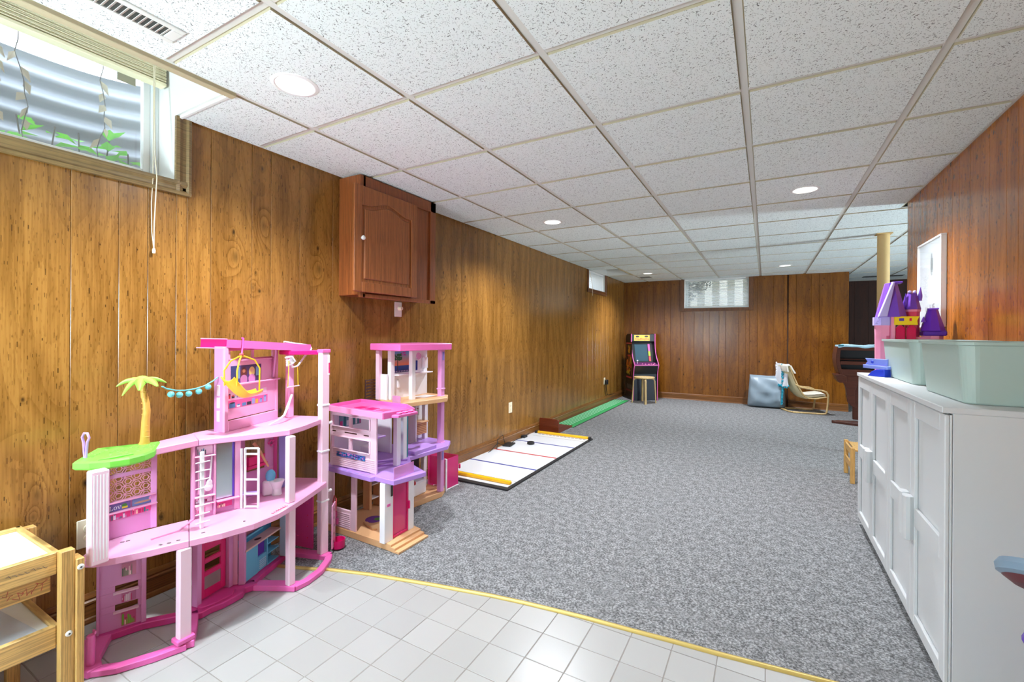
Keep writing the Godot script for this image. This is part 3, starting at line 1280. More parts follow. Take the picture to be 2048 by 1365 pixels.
	bx(st, -1.30, -0.24, 1.648, 1.662, ZB - 0.2, ZB + 0.002)
	obj("sill", st, M.white_paint, w)
	st = nb()
	var fz := ZB - 0.17
	for q in [[-1.285, -1.245, 1.662, 2.19], [-0.295, -0.255, 1.662, 2.19], [-1.245, -0.295, 1.662, 1.70], [-1.245, -0.295, 2.15, 2.19]]:
		bx(st, q[0], q[1], q[2], q[3], fz - 0.03, fz + 0.02, 0.002)
	obj("frame", st, M.vinyl, w)
	st = nb()
	bx(st, -1.245, -0.295, 1.70, 2.15, fz - 0.006, fz - 0.002)
	obj("pane", st, M.pane, w)
	st = nb()
	var prof := [[-1.362, -1.288, 1.60, CEIL - 0.003], [-0.252, -0.178, 1.60, CEIL - 0.003], [-1.288, -0.252, 1.60, 1.655]]
	for q in prof:
		st = nb()
		bx(st, q[0], q[1], q[2], q[3], ZB - 0.002, ZB + 0.016, 0.004)
		obj("casing", st, M.trim_brown, w)
	t = thing("window_blind", "white lowered blind with open slats in the back wall window", "blind", Vector3(-0.77, 2.15, ZB - 0.05))
	st = nb()
	bx(st, -1.28, -0.26, 2.155, 2.185, ZB - 0.07, ZB - 0.03, 0.002)
	obj("head_rail", st, M.slat, t)
	for k in 22:
		st = nb()
		box(st, Vector3(-0.77, 2.143 - k * 0.0205, ZB - 0.05), Vector3(1.015, 0.0012, 0.023), 0.0, Basis(Vector3.RIGHT, 0.52))
		obj("slat", st, M.slat, t)
	st = nb()
	bx(st, -1.28, -0.26, 1.675, 1.692, ZB - 0.06, ZB - 0.04, 0.002)
	obj("bottom_rail", st, M.slat, t)
	for x in [-1.12, -0.42]:
		st = nb()
		bx(st, x - 0.001, x + 0.001, 1.68, 2.16, ZB - 0.0385, ZB - 0.0375)
		obj("ladder_tape", st, M.slat, t)
	back_garden()

func casing(w: Node, za: float, zb: float, y0: float, y1: float, m: Material = M.trim_wood) -> void:
	# moulded wood casing on the left wall: a bottom rail and two legs, mitred look by stepped profile
	var st := nb()
	org = Vector3.ZERO
	var prof := [Vector2(0, 0), Vector2(0.019, 0), Vector2(0.021, 0.012), Vector2(0.012, 0.020), Vector2(0.012, 0.034), Vector2(0.018, 0.048), Vector2(0.016, 0.063), Vector2(0, 0.063)]
	prism_on(st, prof, 0, zb - za, Vector3(XL - 0.001, y0, za), Vector3.RIGHT, Vector3.UP, Vector3(0, 0, 1))
	obj("casing", st, m, w)
	st = nb()
	prism_on(st, prof, y0 + 0.004, CEIL - 0.002, Vector3(XL - 0.001, 0, za), Vector3.RIGHT, Vector3(0, 0, 1), Vector3.UP)
	obj("casing", st, m, w)
	st = nb()
	prism_on(st, prof, y0 + 0.004, CEIL - 0.002, Vector3(XL - 0.001, 0, zb), Vector3.RIGHT, Vector3(0, 0, -1), Vector3.UP)
	obj("casing", st, m, w)

func leaf(st: SurfaceTool, at: Vector3, dir: Vector3, up: Vector3, l: float, w: float) -> void:
	var d := dir.normalized()
	var s := d.cross(up).normalized()
	var u := s.cross(d)
	var a := at
	var b := at + d * l * 0.4 + s * w * 0.5 + u * l * 0.05
	var c := at + d * l - u * l * 0.12
	var e := at + d * l * 0.4 - s * w * 0.5 + u * l * 0.05
	var m := at + d * l * 0.45 - u * l * 0.03
	for q in [[a, b, m], [b, c, m], [c, e, m], [e, a, m]]:
		tri(st, q[0], q[1], q[2], u)

func window_well() -> void:
	# galvanised corrugated well outside the near window
	var t := thing("window_well", "grey corrugated metal window well outside the near window", "window well", Vector3(-3.15, 1.6, -0.7))
	var st := nb()
	var g := []
	for i in 60:
		var row := []
		var y := 1.62 + i * 0.0158
		for j in 33:
			var a := lerpf(-1.0, 1.0, j / 32.0)
			var z := -0.62 + a * 0.85
			var x := -3.2 + 0.50 * pow(absf(a), 3.2)
			var rib := 0.022 * cos((y - 1.62) / 0.105 * TAU)
			row.append(Vector3(x + rib, y, z))
		g.append(row)
	sheet(st, g, 0.003)
	obj("corrugated_sheet", st, M.metal_well, t)
	st = nb()
	org = Vector3.ZERO
	bx(st, -2.98, -2.63, 1.60, 1.845, -1.12, -0.12)
	tag(obj("gravel_bed", st, M.gravel), "bed of gravel at the bottom of the window well outside", "gravel", "", "stuff")
	var r := RandomNumberGenerator.new()
	r.seed = 5
	# leafy weeds along the bottom and bare vines with dry leaves
	var spot := ["nearest the right end of the pane", "second from the right end of the pane", "third from the right end of the pane", "third from the picture edge", "second from the left edge of the picture", "at the left edge of the picture"]
	for k in 6:
		var z := -1.02 + 0.09 * k + r.randf_range(-0.02, 0.02)
		var p := Vector3(-2.76 + r.randf_range(-0.09, 0.03), 1.845, z)
		var tall := r.randf_range(0.16, 0.30)
		t = thing("weed", "bright green leafy weed outside the near window, " + spot[k], "plant", p, 0.0, "weeds in the window well")
		st = nb()
		var top := p + Vector3(r.randf_range(-0.05, 0.03), tall, r.randf_range(-0.04, 0.04))
		tube(st, [p, (p + top) * 0.5 + Vector3(0.01, 0, 0.01), top], 0.003, 5)
		obj("stem", st, M.stem, t)
		for i in 9:
			st = nb()
			var q := p.lerp(top, r.randf_range(0.35, 1.0))
			var a := r.randf() * TAU
			leaf(st, q, Vector3(cos(a), r.randf_range(-0.2, 0.6), sin(a)), Vector3.UP, r.randf_range(0.055, 0.10), r.randf_range(0.035, 0.06))
			obj("leaf", st, M.leaf, t)
	for v in [[-0.545, -0.53, 0.02, "nearest the left edge of the picture"], [-0.64, -0.61, 0.05, "between the other two vines"], [-0.86, -0.88, 0.0, "closest to the tan sticker"]]:
		var p := Vector3(-2.66 + v[2] * -0.6, 1.85, v[0])
		t = thing("vine", "thin dry-leaved vine outside the near window, " + v[3], "plant", p, 0.0, "bare vines outside the near window")
		st = nb()
		var pts := []
		for i in 12:
			pts.append(p + Vector3(0, i * 0.053, (v[1] - v[0]) * i * 0.09 + 0.011 * sin(i * 0.9 + v[0] * 30) + 0.005 * sin(i * 2.3)))
		tube(st, pts, 0.0019, 5)
		obj("stem", st, M.stem, t)
		for i in 6:
			st = nb()
			var q: Vector3 = pts[4 + i]
			var a := r.randf() * TAU
			leaf(st, q, Vector3(0.3 * cos(a), -0.9, sin(a) * 0.6), Vector3(1, 0, 0), r.randf_range(0.045, 0.07), r.randf_range(0.018, 0.034))
			obj("dry_leaf", st, M.leaf_dry, t)

func back_garden() -> void:
	# the ground outside lies just under the sill of the back window
	var st := nb()
	org = Vector3.ZERO
	bx(st, -2.3, 0.9, 1.45, 1.575, -12.6, ZB - 0.25)
	tag(obj("garden_ground", st, M.gravel), "pale ground outside the back window seen through the slats", "ground", "", "stuff")
	var t := thing("garden_fence", "pale upright board fence outside the back window, seen through open slats", "fence", Vector3(-0.7, 1.58, -10.4))
	var pale := mat(c8(196, 192, 174), 0.85)
	var pale2 := mat(c8(122, 120, 100), 0.85)
	for k in 22:
		st = nb()
		bx(st, -2.3 + k * 0.145, -2.3 + k * 0.145 + 0.1435, 1.58, 2.95 + 0.03 * sin(k * 3.1), -10.42, -10.40, 0.004)
		obj("fence_board", st, pale if k % 2 != 1 else pale2, t)
	t = thing("shrub", "dark green shrub outside at the left of the back window", "shrub", Vector3(-1.35, 1.58, -9.45))
	var r := RandomNumberGenerator.new()
	r.seed = 11
	st = nb()
	tube(st, [Vector3(-1.35, 1.58, -9.45), Vector3(-1.33, 2.1, -9.45), Vector3(-1.38, 2.6, -9.42)], [0.03, 0.02, 0.008], 8)
	obj("stem", st, M.stem, t)
	st = nb()
	for k in 2600:
		var d := Vector3(r.randf_range(-1, 1), r.randf_range(-1, 1), r.randf_range(-1, 1))
		if d.length() > 1.0:
			continue
		var c := Vector3(-1.30, 2.30, -9.45) + d * Vector3(0.36, 0.55, 0.22)
		c.x += (c.y - 2.1) * 0.75
		leaf(st, c, Vector3(r.randf_range(-1, 1), r.randf_range(-1, 0.6), r.randf_range(-1, 1)), Vector3.UP, 0.07, 0.04)
	var fo := obj("foliage", st, M.leaf_dark, t)
	fo.set_meta("kind", "stuff")

# ---------------------------------------------------------------- things on the walls
func build_wall_items() -> void:
	# oak wall cupboard with an arched raised-panel door
	var t := thing("wall_cupboard", "brown oak wall cupboard with an arched panel door and white knob under the ceiling", "cupboard", Vector3(-2.286, 1.42, -2.33))
	var st := nb()
	bx(st, XL - 0.002, -2.212, 1.415, 2.165, -2.70, -1.965, 0.002)
	obj("carcass", st, M.oak_side, t)
	st = nb()
	bx(st, -2.214, -2.197, 1.40, 1.425, -2.70, -1.99, 0.002)
	bx(st, -2.214, -2.197, 2.09, 2.165, -2.70, -1.99, 0.002)
	bx(st, -2.214, -2.197, 1.40, 2.165, -2.01, -1.966, 0.002)
	bx(st, -2.214, -2.197, 1.40, 2.165, -2.70, -2.64, 0.002)
	obj("face_frame", st, M.oak_side, t)
	# door lies in the plane x = -2.197 .. -2.178 ; u = towards the camera (z up)
	var zL := -1.905
	var zR := -2.475
	var y0 := 1.432
	var y1 := 2.092
	var door := nb()
	var inner := [Vector2(zL - 0.062, y0 + 0.062), Vector2(zR + 0.062, y0 + 0.062)]
	var arch := []
	for k in 25:
		var s := k / 24.0
		var z := lerpf(zR + 0.062, zL - 0.062, s)
		var q: float = clampf(absf(s - 0.5) * 2.0, 0.0, 1.0)
		var rise: float = 0.045 * (0.5 + 0.5 * cos(PI * minf(q / 0.82, 1.0)))
		arch.append(Vector2(z, y1 - 0.118 + rise))
	var xf := -2.178
	var xb := -2.197
	# stiles and bottom rail, then the arched top rail
	bx(door, xb, xf, y0, y1, zL - 0.062, zL, 0.004)
	bx(door, xb, xf, y0, y1, zR, zR + 0.062, 0.004)
	bx(door, xb, xf, y0, y0 + 0.062, zR + 0.062, zL - 0.062, 0.003)
	prism_on(door, arch + [Vector2(zL - 0.062, y1), Vector2(zR + 0.062, y1)], xb, xf, Vector3.ZERO, Vector3(0, 0, 1), Vector3.UP, Vector3.RIGHT, 0.0025)
	var dn := obj("door", door, M.oak, t)
	# raised field
	st = nb()
	prism_on(st, [inner[0], inner[1]] + arch, xb, xb + 0.008, Vector3.ZERO, Vector3(0, 0, 1), Vector3.UP, Vector3.RIGHT)
	var field := []
	for v in [inner[0] + Vector2(-0.02, 0.02), inner[1] + Vector2(0.02, 0.02)]:
		field.append(v)
	for k in 25:
		var a: Vector2 = arch[k]
		field.append(Vector2(lerpf(inner[1].x + 0.02, inner[0].x - 0.02, k / 24.0), a.y - 0.02))
	prism_on(st, field, xb + 0.004, xf - 0.002, Vector3.ZERO, Vector3(0, 0, 1), Vector3.UP, Vector3.RIGHT, 0.006)
	obj("raised_panel", st, M.oak, dn)
	st = nb()
	lathe(st, [Vector2(0, 0.024), Vector2(0.010, 0.022), Vector2(0.0145, 0.016), Vector2(0.012, 0.008), Vector2(0.007, 0.0), Vector2(0, 0)], Vector3(xf, 1.765, -1.963), 20, Basis(Vector3(0, 1, 0), Vector3(1, 0, 0), Vector3(0, 0, -1)))
	obj("knob", st, M.white_paint, dn, "round white knob")

	# dimmer switch under the cupboard
	t = thing("dimmer_switch", "ivory dimmer switch plate with a round knob under the oak cupboard", "switch", Vector3(XL, 1.35, -2.497))
	st = nb()
	bx(st, XL, XL + 0.006, 1.298, 1.408, -2.534, -2.46, 0.003)
	obj("plate", st, M.plate, t)
	st = nb()
	lathe(st, [Vector2(0, 0.03), Vector2(0.012, 0.029), Vector2(0.015, 0.02), Vector2(0.016, 0.0)], Vector3(XL + 0.005, 1.36, -2.505), 20, Basis(Vector3(0, 1, 0), Vector3(1, 0, 0), Vector3(0, 0, -1)))
	obj("knob", st, M.ivory, t)
	outlet("ivory double outlet low on the left wall above the hockey board", 0.383, -4.2)
	outlet("ivory double outlet behind the green roofed end of the pink dollhouse", 0.362, -0.745)
	outlet("ivory outlet on the far left wall with a black adapter plugged in", 0.38, -7.44)
	t = thing("power_adapter", "black plug-in power adapter hanging its cord from the far outlet", "adapter", Vector3(XL + 0.03, 0.35, -7.47))
	st = nb()
	bx(st, XL + 0.007, XL + 0.05, 0.32, 0.40, -7.51, -7.43, 0.005)
	obj("body", st, M.black, t)
	st = nb()
	tube(st, [Vector3(XL + 0.03, 0.325, -7.47), Vector3(XL + 0.025, 0.24, -7.47), Vector3(XL + 0.035, 0.14, -7.5), Vector3(XL + 0.035, 0.125, -7.62), Vector3(XL + 0.035, 0.12, -7.9)], 0.005, 6)
	obj("cord", st, M.black, t)
	st = nb()
	tube(st, [Vector3(XL + 0.02, 0.325, -7.45), Vector3(XL + 0.02, 0.2, -7.43), Vector3(XL + 0.03, 0.125, -7.45)], 0.004, 6)
	obj("cord", st, M.black, t)

func outlet(label: String, y: float, z: float) -> void:
	var t := thing("wall_outlet", label, "outlet", Vector3(XL, y, z))
	var st := nb()
	bx(st, XL, XL + 0.006, y - 0.057, y + 0.057, z - 0.036, z + 0.036, 0.003)
	obj("plate", st, M.ivory, t)
	for s in [-1.0, 1.0]:
		st = nb()
		lathe(st, [Vector2(0, 0.0025), Vector2(0.0155, 0.0025), Vector2(0.0165, 0.0)], Vector3(XL + 0.006, y + 0.0195 * s, z), 24, Basis(Vector3(0, 1, 0), Vector3(1, 0, 0), Vector3(0, 0, -1)))
		var so := obj("socket", st, M.ivory, t)
		st = nb()
		for q in [-0.0062, 0.0062]:
			bx(st, XL + 0.0085, XL + 0.0092, y + 0.0195 * s - 0.001, y + 0.0195 * s + 0.007, z + q - 0.0011, z + q + 0.0011)
		bx(st, XL + 0.0085, XL + 0.0092, y + 0.0195 * s - 0.0095, y + 0.0195 * s - 0.005, z - 0.002, z + 0.002)
		obj("slots", st, M.black, so)
	st = nb()
	lathe(st, [Vector2(0, 0.0015), Vector2(0.003, 0.001), Vector2(0.0035, 0)], Vector3(XL + 0.006, y, z), 12, Basis(Vector3(0, 1, 0), Vector3(1, 0, 0), Vector3(0, 0, -1)))
	obj("screw", st, M.vent, t)

# ---------------------------------------------------------------- small prints
func blank(w: int, h: int, c: Color) -> Image:
	var im := Image.create(w, h, false, Image.FORMAT_RGB8)
	im.fill(c)
	return im

func disc(im: Image, cx: float, cy: float, rx: float, ry: float, c: Color) -> void:
	for y in range(maxi(0, int(cy - ry)), mini(im.get_height(), int(cy + ry) + 1)):
		for x in range(maxi(0, int(cx - rx)), mini(im.get_width(), int(cx + rx) + 1)):
			if pow((x - cx) / rx, 2) + pow((y - cy) / ry, 2) <= 1.0:
				im.set_pixel(x, y, c)

func printed(im: Image, rough := 0.4) -> StandardMaterial3D:
	var m := mat(Color.WHITE, rough)
	m.albedo_texture = tex(im)
	m.texture_repeat = false
	return m

# shelves of little coloured things on a ground colour
func shelf_print(ground: Color, cols: Array, n: int, sd: int) -> StandardMaterial3D:
	var im := blank(128, 48, ground)
	var r := RandomNumberGenerator.new()
	r.seed = sd
	var x := 4
	for k in n:
		var w := r.randi_range(6, 18)
		var h := r.randi_range(14, 38)
		im.fill_rect(Rect2i(x, 46 - h, w, h), cols[r.randi() % cols.size()])
		if r.randf() < 0.5:
			disc(im, x + w * 0.5, 46 - h, w * 0.4, 5, cols[r.randi() % cols.size()])
		x += w + r.randi_range(1, 6)
		if x > 118:
			break
	return printed(im)

func sunset_print() -> StandardMaterial3D:
	var im := blank(96, 96, c8(90, 160, 220))
	for y in 96:
		var t := y / 95.0
		var c := c8(96, 170, 226).lerp(c8(250, 150, 110), clampf(t * 1.6, 0, 1)) if t < 0.68 else c8(40, 90, 170).lerp(c8(24, 50, 120), (t - 0.68) / 0.32)
		im.fill_rect(Rect2i(0, y, 96, 1), c)
	im.fill_rect(Rect2i(24, 30, 4, 60), c8(60, 50, 40))
	var r := RandomNumberGenerator.new()
	r.seed = 4
	for k in 40:
		disc(im, 24 + r.randf_range(-18, 24), 26 + r.randf_range(-16, 14), 6, 3, c8(30, 110, 60))
	for k in 14:
		disc(im, 62 + r.randf_range(-14, 14), 12 + r.randf_range(-8, 6), 4, 3, c8(190, 80, 170))
	im.fill_rect(Rect2i(0, 86, 96, 10), c8(40, 40, 96))
	for k in 9:
		im.fill_rect(Rect2i(6 + k * 10, 88, 5, 5), c8(220, 200, 230))
	return printed(im)

func salon_print() -> StandardMaterial3D:
	# violet room picture with two plain dressed figures
	var im := blank(128, 72, c8(74, 52, 104))
	im.fill_rect(Rect2i(0, 0, 34, 72), c8(58, 66, 120))
	im.fill_rect(Rect2i(26, 4, 10, 50), c8(120, 160, 200))
	im.fill_rect(Rect2i(104, 10, 14, 40), c8(130, 170, 210))
	for f in [[52, c8(96, 40, 34), c8(170, 104, 80), c8(186, 120, 170)], [86, c8(232, 200, 120), c8(232, 178, 150), c8(206, 130, 190)]]:
		disc(im, f[0], 30, 13, 22, f[1])
		disc(im, f[0], 24, 6, 8, f[2])
		disc(im, f[0], 60, 15, 20, f[3])
	return printed(im)

# ---------------------------------------------------------------- pink dollhouse
func v2(x: float, z: float) -> Vector2:
	return Vector2(x, z)

func build_pink_house() -> void:
	var t := thing("dollhouse", "large pink open-fronted three-storey dollhouse with a green roof terrace", "dollhouse", Vector3(-2.03, 0, -1.1))
	var st: SurfaceTool
	# --- ground frame
	st = nb()
	rail(st, [v2(-2.19, -0.70), v2(-2.146, -0.837), v2(-2.06, -0.955)], 0.036, 0.001, 0.028, 0.003)
	obj("base_frame", st, M.pink_deep, t)
	st = nb()
	rail(st, [v2(-2.02, -0.618), v2(-1.945, -0.688), v2(-1.90, -0.775), v2(-1.868, -0.862)], 0.034, 0.001, 0.024, 0.003)
	obj("base_frame", st, M.pink_hot, t)
	st = nb()
	slab(st, [v2(-2.205, -0.68), v2(-2.16, -0.745), v2(-2.05, -0.675), v2(-1.985, -0.66), v2(-1.985, -0.62), v2(-2.04, -0.605), v2(-2.07, -0.625)], 0.001, 0.028, 0.003)
	obj("base_frame", st, M.pink_hot, t)
	st = nb()
	rail(st, [v2(-1.862, -0.86), v2(-1.95, -0.915), v2(-2.05, -0.965)], 0.05, 0.001, 0.028, 0.003)
	obj("base_frame", st, M.pink_hot, t)
	st = nb()
	bx(st, -1.905, -1.855, 0.028, 0.046, -0.89, -0.83, 0.003)
	obj("post_socket", st, M.pink_hot, t)
	st = nb()
	slab(st, [v2(-2.085, -0.95), v2(-2.02, -0.953), v2(-2.004, -0.985), v2(-2.008, -1.02), v2(-1.999, -1.06), v2(-2.0, -1.10), v2(-2.006, -1.152), v2(-2.03, -1.175), v2(-2.012, -1.222), v2(-2.06, -1.235), v2(-2.13, -1.15)], 0.001, 0.028, 0.003)
	obj("base_plate", st, M.pink_deep, t)
	st = nb()
	slab(st, [v2(-2.045, -0.985), v2(-2.022, -1.0), v2(-2.014, -1.05), v2(-2.018, -1.11), v2(-2.05, -1.14), v2(-2.09, -1.13), v2(-2.07, -1.0)], 0.028, 0.036, 0.002)
	obj("door_step", st, M.pink_deep, t)
	st = nb()
	rail(st, [v2(-2.03, -1.225), v2(-1.94, -1.275), v2(-1.862, -1.315)], 0.052, 0.001, 0.026, 0.003)
	obj("base_frame", st, M.pink_hot, t)
	st = nb()
	rail(st, [v2(-1.866, -1.30), v2(-1.862, -1.36), v2(-1.885, -1.45), v2(-1.935, -1.535), v2(-1.975, -1.575)], 0.034, 0.001, 0.024, 0.003)
	obj("base_frame", st, M.pink_hot, t)
	st = nb()
	rail(st, [v2(-2.05, -1.20), v2(-2.10, -1.29), v2(-2.18, -1.47), v2(-2.19, -1.50)], 0.036, 0.001, 0.028, 0.003)
	obj("base_frame", st, M.pink_deep, t)
	st = nb()
	rail(st, [v2(-2.19, -1.50), v2(-1.97, -1.572)], 0.05, 0.001, 0.026, 0.003)
	obj("base_frame", st, M.pink_hot, t)
	# little upright peg at the left front corner
	st = nb()
	lathe(st, [Vector2(0, 0.028), Vector2(0.0125, 0.028), Vector2(0.0125, 0.126), Vector2(0.010, 0.130), Vector2(0, 0.130)], Vector3(-2.02, 0, -0.64), 18)
	obj("peg", st, M.pink_hot, t)
	st = nb()
	bx(st, -2.03, -2.012, 0.130, 0.140, -0.652, -0.647)
	obj("peg_clip", st, M.pink_hot, t)

	# --- posts
	var posts := [[-1.88, -0.86, 0.03, 0.373, 0.030, 0.042, M.pink_pale], [-1.887, -1.296, 0.024, 0.373, 0.03, 0.034, M.pink_pale], [-1.892, -1.296, 0.40, 0.703, 0.03, 0.036, M.pink_pale], [-1.945, -0.632, 0.40, 0.713, 0.036, 0.05, M.pink_pale]]
	for p in posts:
		st = nb()
		box(st, Vector3(p[0], (p[2] + p[3]) * 0.5, p[1]), Vector3(p[4], p[3] - p[2], p[5]), 0.004)
		obj("post", st, p[6], t)
	# flutes on the terrace post
	st = nb()
	for k in 5:
		bx(st, -1.929, -1.9265, 0.415, 0.70, -0.652 + k * 0.0085, -0.648 + k * 0.0085, 0.0008)
	obj("flutes", st, M.white_toy, t)
	# tall right-hand post
	st = nb()
	box(st, Vector3(-2.012, 0.555, -1.565), Vector3(0.036, 1.062, 0.046), 0.004)
	obj("tall_post", st, M.pink_pale, t)
	for y in [0.30, 0.56, 0.80]:
		st = nb()
		box(st, Vector3(-2.012, y, -1.565), Vector3(0.041, 0.01, 0.05), 0.002)
		obj("post_band", st, M.white_toy, t)
	st = nb()
	bx(st, -1.998, -1.9925, 0.955, 1.06, -1.589, -1.576, 0.002)
	obj("post_plaque", st, M.white_toy, t)
	st = nb()
	bx(st, -1.9935, -1.9915, 0.965, 1.02, -1.587, -1.579, 0.0008)
	obj("post_inlay", st, M.magenta, t)
	for y in [0.34, 0.70]:
		st = nb()
		tube(st, [Vector3(-2.012, y, -1.585), Vector3(-2.012, y, -1.615)], 0.008, 10)
		obj("post_hinge", st, M.white_toy, t)

	# --- first upper floor
	var f2 := [v2(-2.03, -0.607), v2(-1.985, -0.632), v2(-1.945, -0.680), v2(-1.905, -0.765), v2(-1.868, -0.87)]
	var f2b := [v2(-2.075, -0.965), v2(-2.10, -0.88), v2(-2.135, -0.72), v2(-2.10, -0.665)]
	st = nb()
	slab(st, f2 + f2b, 0.373, 0.40, 0.003)
	obj("floor_plate", st, M.pink, t)
	var f2r := [v2(-1.867, -0.872), v2(-1.83, -0.97), v2(-1.808, -1.08), v2(-1.818, -1.19), v2(-1.858, -1.295), v2(-1.91, -1.41), v2(-1.985, -1.565), v2(-2.05, -1.60), v2(-2.215, -1.52), v2(-2.15, -1.30), v2(-2.075, -0.967)]
	st = nb()
	slab(st, f2r, 0.373, 0.40, 0.003)
	obj("floor_plate", st, M.pink, t)
	# raised lip on the inner half of the left plate
	st = nb()
	rail(st, [v2(-2.05, -0.97), v2(-1.985, -0.89), v2(-1.99, -0.80)], 0.006, 0.40, 0.407, 0.001)
	obj("floor_lip", st, M.pink, t)
	# red scribbles that a child left on the floor edge
	st = nb()
	for k in 7:
		var a := float(k)
		tube(st, [Vector3(-1.842 - 0.0045 * a, 0.4012, -1.175 - 0.013 * a), Vector3(-1.832 - 0.004 * a, 0.4012, -1.180 - 0.013 * a), Vector3(-1.838 - 0.004 * a, 0.4012, -1.186 - 0.013 * a)], 0.0012, 5)
	obj("red_marks", st, M.red_line, t)
	st = nb()
	for q in [[-1.915, -0.80], [-1.905, -0.822], [-1.90, -0.85], [-2.06, -0.74], [-2.055, -0.755], [-1.89, -0.93], [-1.86, -1.07]]:
		box(st, Vector3(q[0], 0.4008, q[1]), Vector3(0.008, 0.0008, 0.012), 0.0, Basis(Vector3.UP, q[0] * 40))
	obj("scuff_marks", st, M.stem, t)

	# --- top floor
	st = nb()
	slab(st, [v2(-2.03, -0.828), v2(-2.045, -0.985), v2(-2.20, -1.04), v2(-2.16, -0.895)], 0.704, 0.73, 0.003)
	obj("floor_plate", st, M.pink, t)
	st = nb()
	slab(st, [v2(-2.043, -0.987), v2(-2.015, -1.05), v2(-1.965, -1.16), v2(-1.925, -1.245), v2(-1.905, -1.30), v2(-1.935, -1.40), v2(-2.005, -1.548), v2(-2.06, -1.595), v2(-2.235, -1.53), v2(-2.21, -1.04)], 0.704, 0.73, 0.003)
	obj("floor_plate", st, M.pink, t)
	# green terrace
	st = nb()
	slab(st, [v2(-2.035, -0.594), v2(-1.985, -0.622), v2(-1.950, -0.665), v2(-1.938, -0.715), v2(-1.952, -0.765), v2(-1.985, -0.808), v2(-2.03, -0.832), v2(-2.125, -0.885), v2(-2.16, -0.80), v2(-2.20, -0.71), v2(-2.11, -0.645)], 0.706, 0.736, 0.006)
	var lawn := obj("terrace", st, M.lawn, t)
	st = nb()
	var r := RandomNumberGenerator.new()
	r.seed = 8
	for k in 70:
		var q := v2(-2.07, -0.745) + Vector2(r.randf_range(-1, 1) * 0.07, r.randf_range(-1, 1) * 0.09).rotated(0.5)
		blob(st, Vector3(q.x, 0.736, q.y), Vector3(0.004, 0.0022, 0.007), 6, Basis(Vector3.UP, r.randf() * 3))
	var tuft := obj("turf_bumps", st, M.lawn, lawn)
	tuft.set_meta("kind", "stuff")
	st = nb()
	tube(st, [Vector3(-1.985, 0.737, -0.645), Vector3(-1.968, 0.739, -0.69), Vector3(-1.975, 0.737, -0.74)], [0.002, 0.005, 0.002], 6)
	obj("turf_ridge", st, M.lawn, lawn)

	# --- hexagon screen room, left
	board_part("screen_frame", [[v2(-2.128, -0.705), v2(-2.118, -0.722), 0.40, 0.705], [v2(-2.118, -0.85), v2(-2.112, -0.868), 0.40, 0.705]], 0.014, M.lilac_pink, t)
	board_part("screen_rail", [[v2(-2.122, -0.71), v2(-2.114, -0.862), 0.626, 0.641]], 0.008, M.lilac_pink, t)
	board_part("screen_wall", [[v2(-2.126, -0.71), v2(-2.118, -0.862), 0.40, 0.538]], 0.006, M.lilac_pink, t)
	board_part("screen_shelf", [[v2(-2.118, -0.71), v2(-2.108, -0.866), 0.496, 0.502], [v2(-2.118, -0.71), v2(-2.110, -0.862), 0.534, 0.54]], 0.022, M.pink, t)
	st = nb()
	hex_screen(st, v2(-2.122, -0.722), v2(-2.115, -0.852), 0.642, 0.704)
	hex_screen(st, v2(-2.122, -0.722), v2(-2.115, -0.852), 0.541, 0.625)
	obj("hexagon_lattice", st, M.pink, t)
	var A := func(s: float, y: float) -> Vector3: return Vector3(lerpf(-2.1185, -2.1115, s), y, lerpf(-0.715, -0.858, s))
	var purple_ground := blank(128, 48, c8(112, 100, 170))
	disc(purple_ground, 92, 22, 16, 12, c8(70, 140, 60))
	purple_ground.fill_rect(Rect2i(78, 30, 34, 12), c8(240, 210, 60))
	var love := card("picture", A.call(0.03, 0.531), A.call(0.48, 0.531), A.call(0.48, 0.503), A.call(0.03, 0.503), printed(purple_ground), t)
	var tm := TextMesh.new()
	tm.text = "Love"
	var sf := SystemFont.new()
	sf.font_names = PackedStringArray(["Droid Serif"])
	sf.font_italic = true
	tm.font = sf
	tm.font_size = 16
	tm.pixel_size = 0.0013
	tm.depth = 0.0006
	var lm := MeshInstance3D.new()
	lm.mesh = tm
	lm.name = "lettering"
	lm.material_override = M.white_toy
	lm.position = A.call(0.20, 0.516) - org + Vector3(0.001, 0, 0)
	lm.rotation.y = PI * 0.5 + 0.045
	love.add_child(lm, true)
	var beach := blank(128, 48, c8(120, 150, 200))
	beach.fill_rect(Rect2i(0, 28, 128, 20), c8(110, 130, 190))
	disc(beach, 60, 30, 50, 7, c8(206, 160, 130))
	disc(beach, 112, 18, 14, 13, c8(240, 170, 210))
	card("picture", A.call(0.52, 0.532), A.call(0.99, 0.532), A.call(0.99, 0.504), A.call(0.52, 0.504), printed(beach), t)
	card("picture", A.call(0.06, 0.494), A.call(0.48, 0.494), A.call(0.48, 0.470), A.call(0.06, 0.470), shelf_print(c8(226, 60, 140), [c8(120, 110, 140), c8(230, 230, 240), c8(180, 150, 190)], 6, 3), t)
	card("picture", A.call(0.52, 0.494), A.call(0.93, 0.494), A.call(0.93, 0.472), A.call(0.52, 0.472), shelf_print(c8(232, 80, 150), [c8(40, 150, 150), c8(240, 160, 180), c8(200, 40, 110), c8(250, 240, 200)], 7, 4), t)

	# --- ladder
	st = nb()
	box(st, Vector3(-1.938, 0.552, -0.948), Vector3(0.010, 0.304, 0.014), 0.002)
	obj("ladder_pole", st, M.white_toy, t)
	for k in 8:
		st = nb()
		var y := 0.425 + k * 0.034
		tube(st, [Vector3(-1.934, y, -0.923), Vector3(-1.930, y, -0.973)], 0.0026, 6)
		obj("ladder_rung", st, M.white_toy, t)

	# --- wardrobe wall with mirror
	var W := func(s: float, y: float, off := 0.0) -> Vector3: return Vector3(lerpf(-2.062, -2.028, s) + off, y, lerpf(-0.968, -1.142, s) + off * 0.2)
	st = nb()
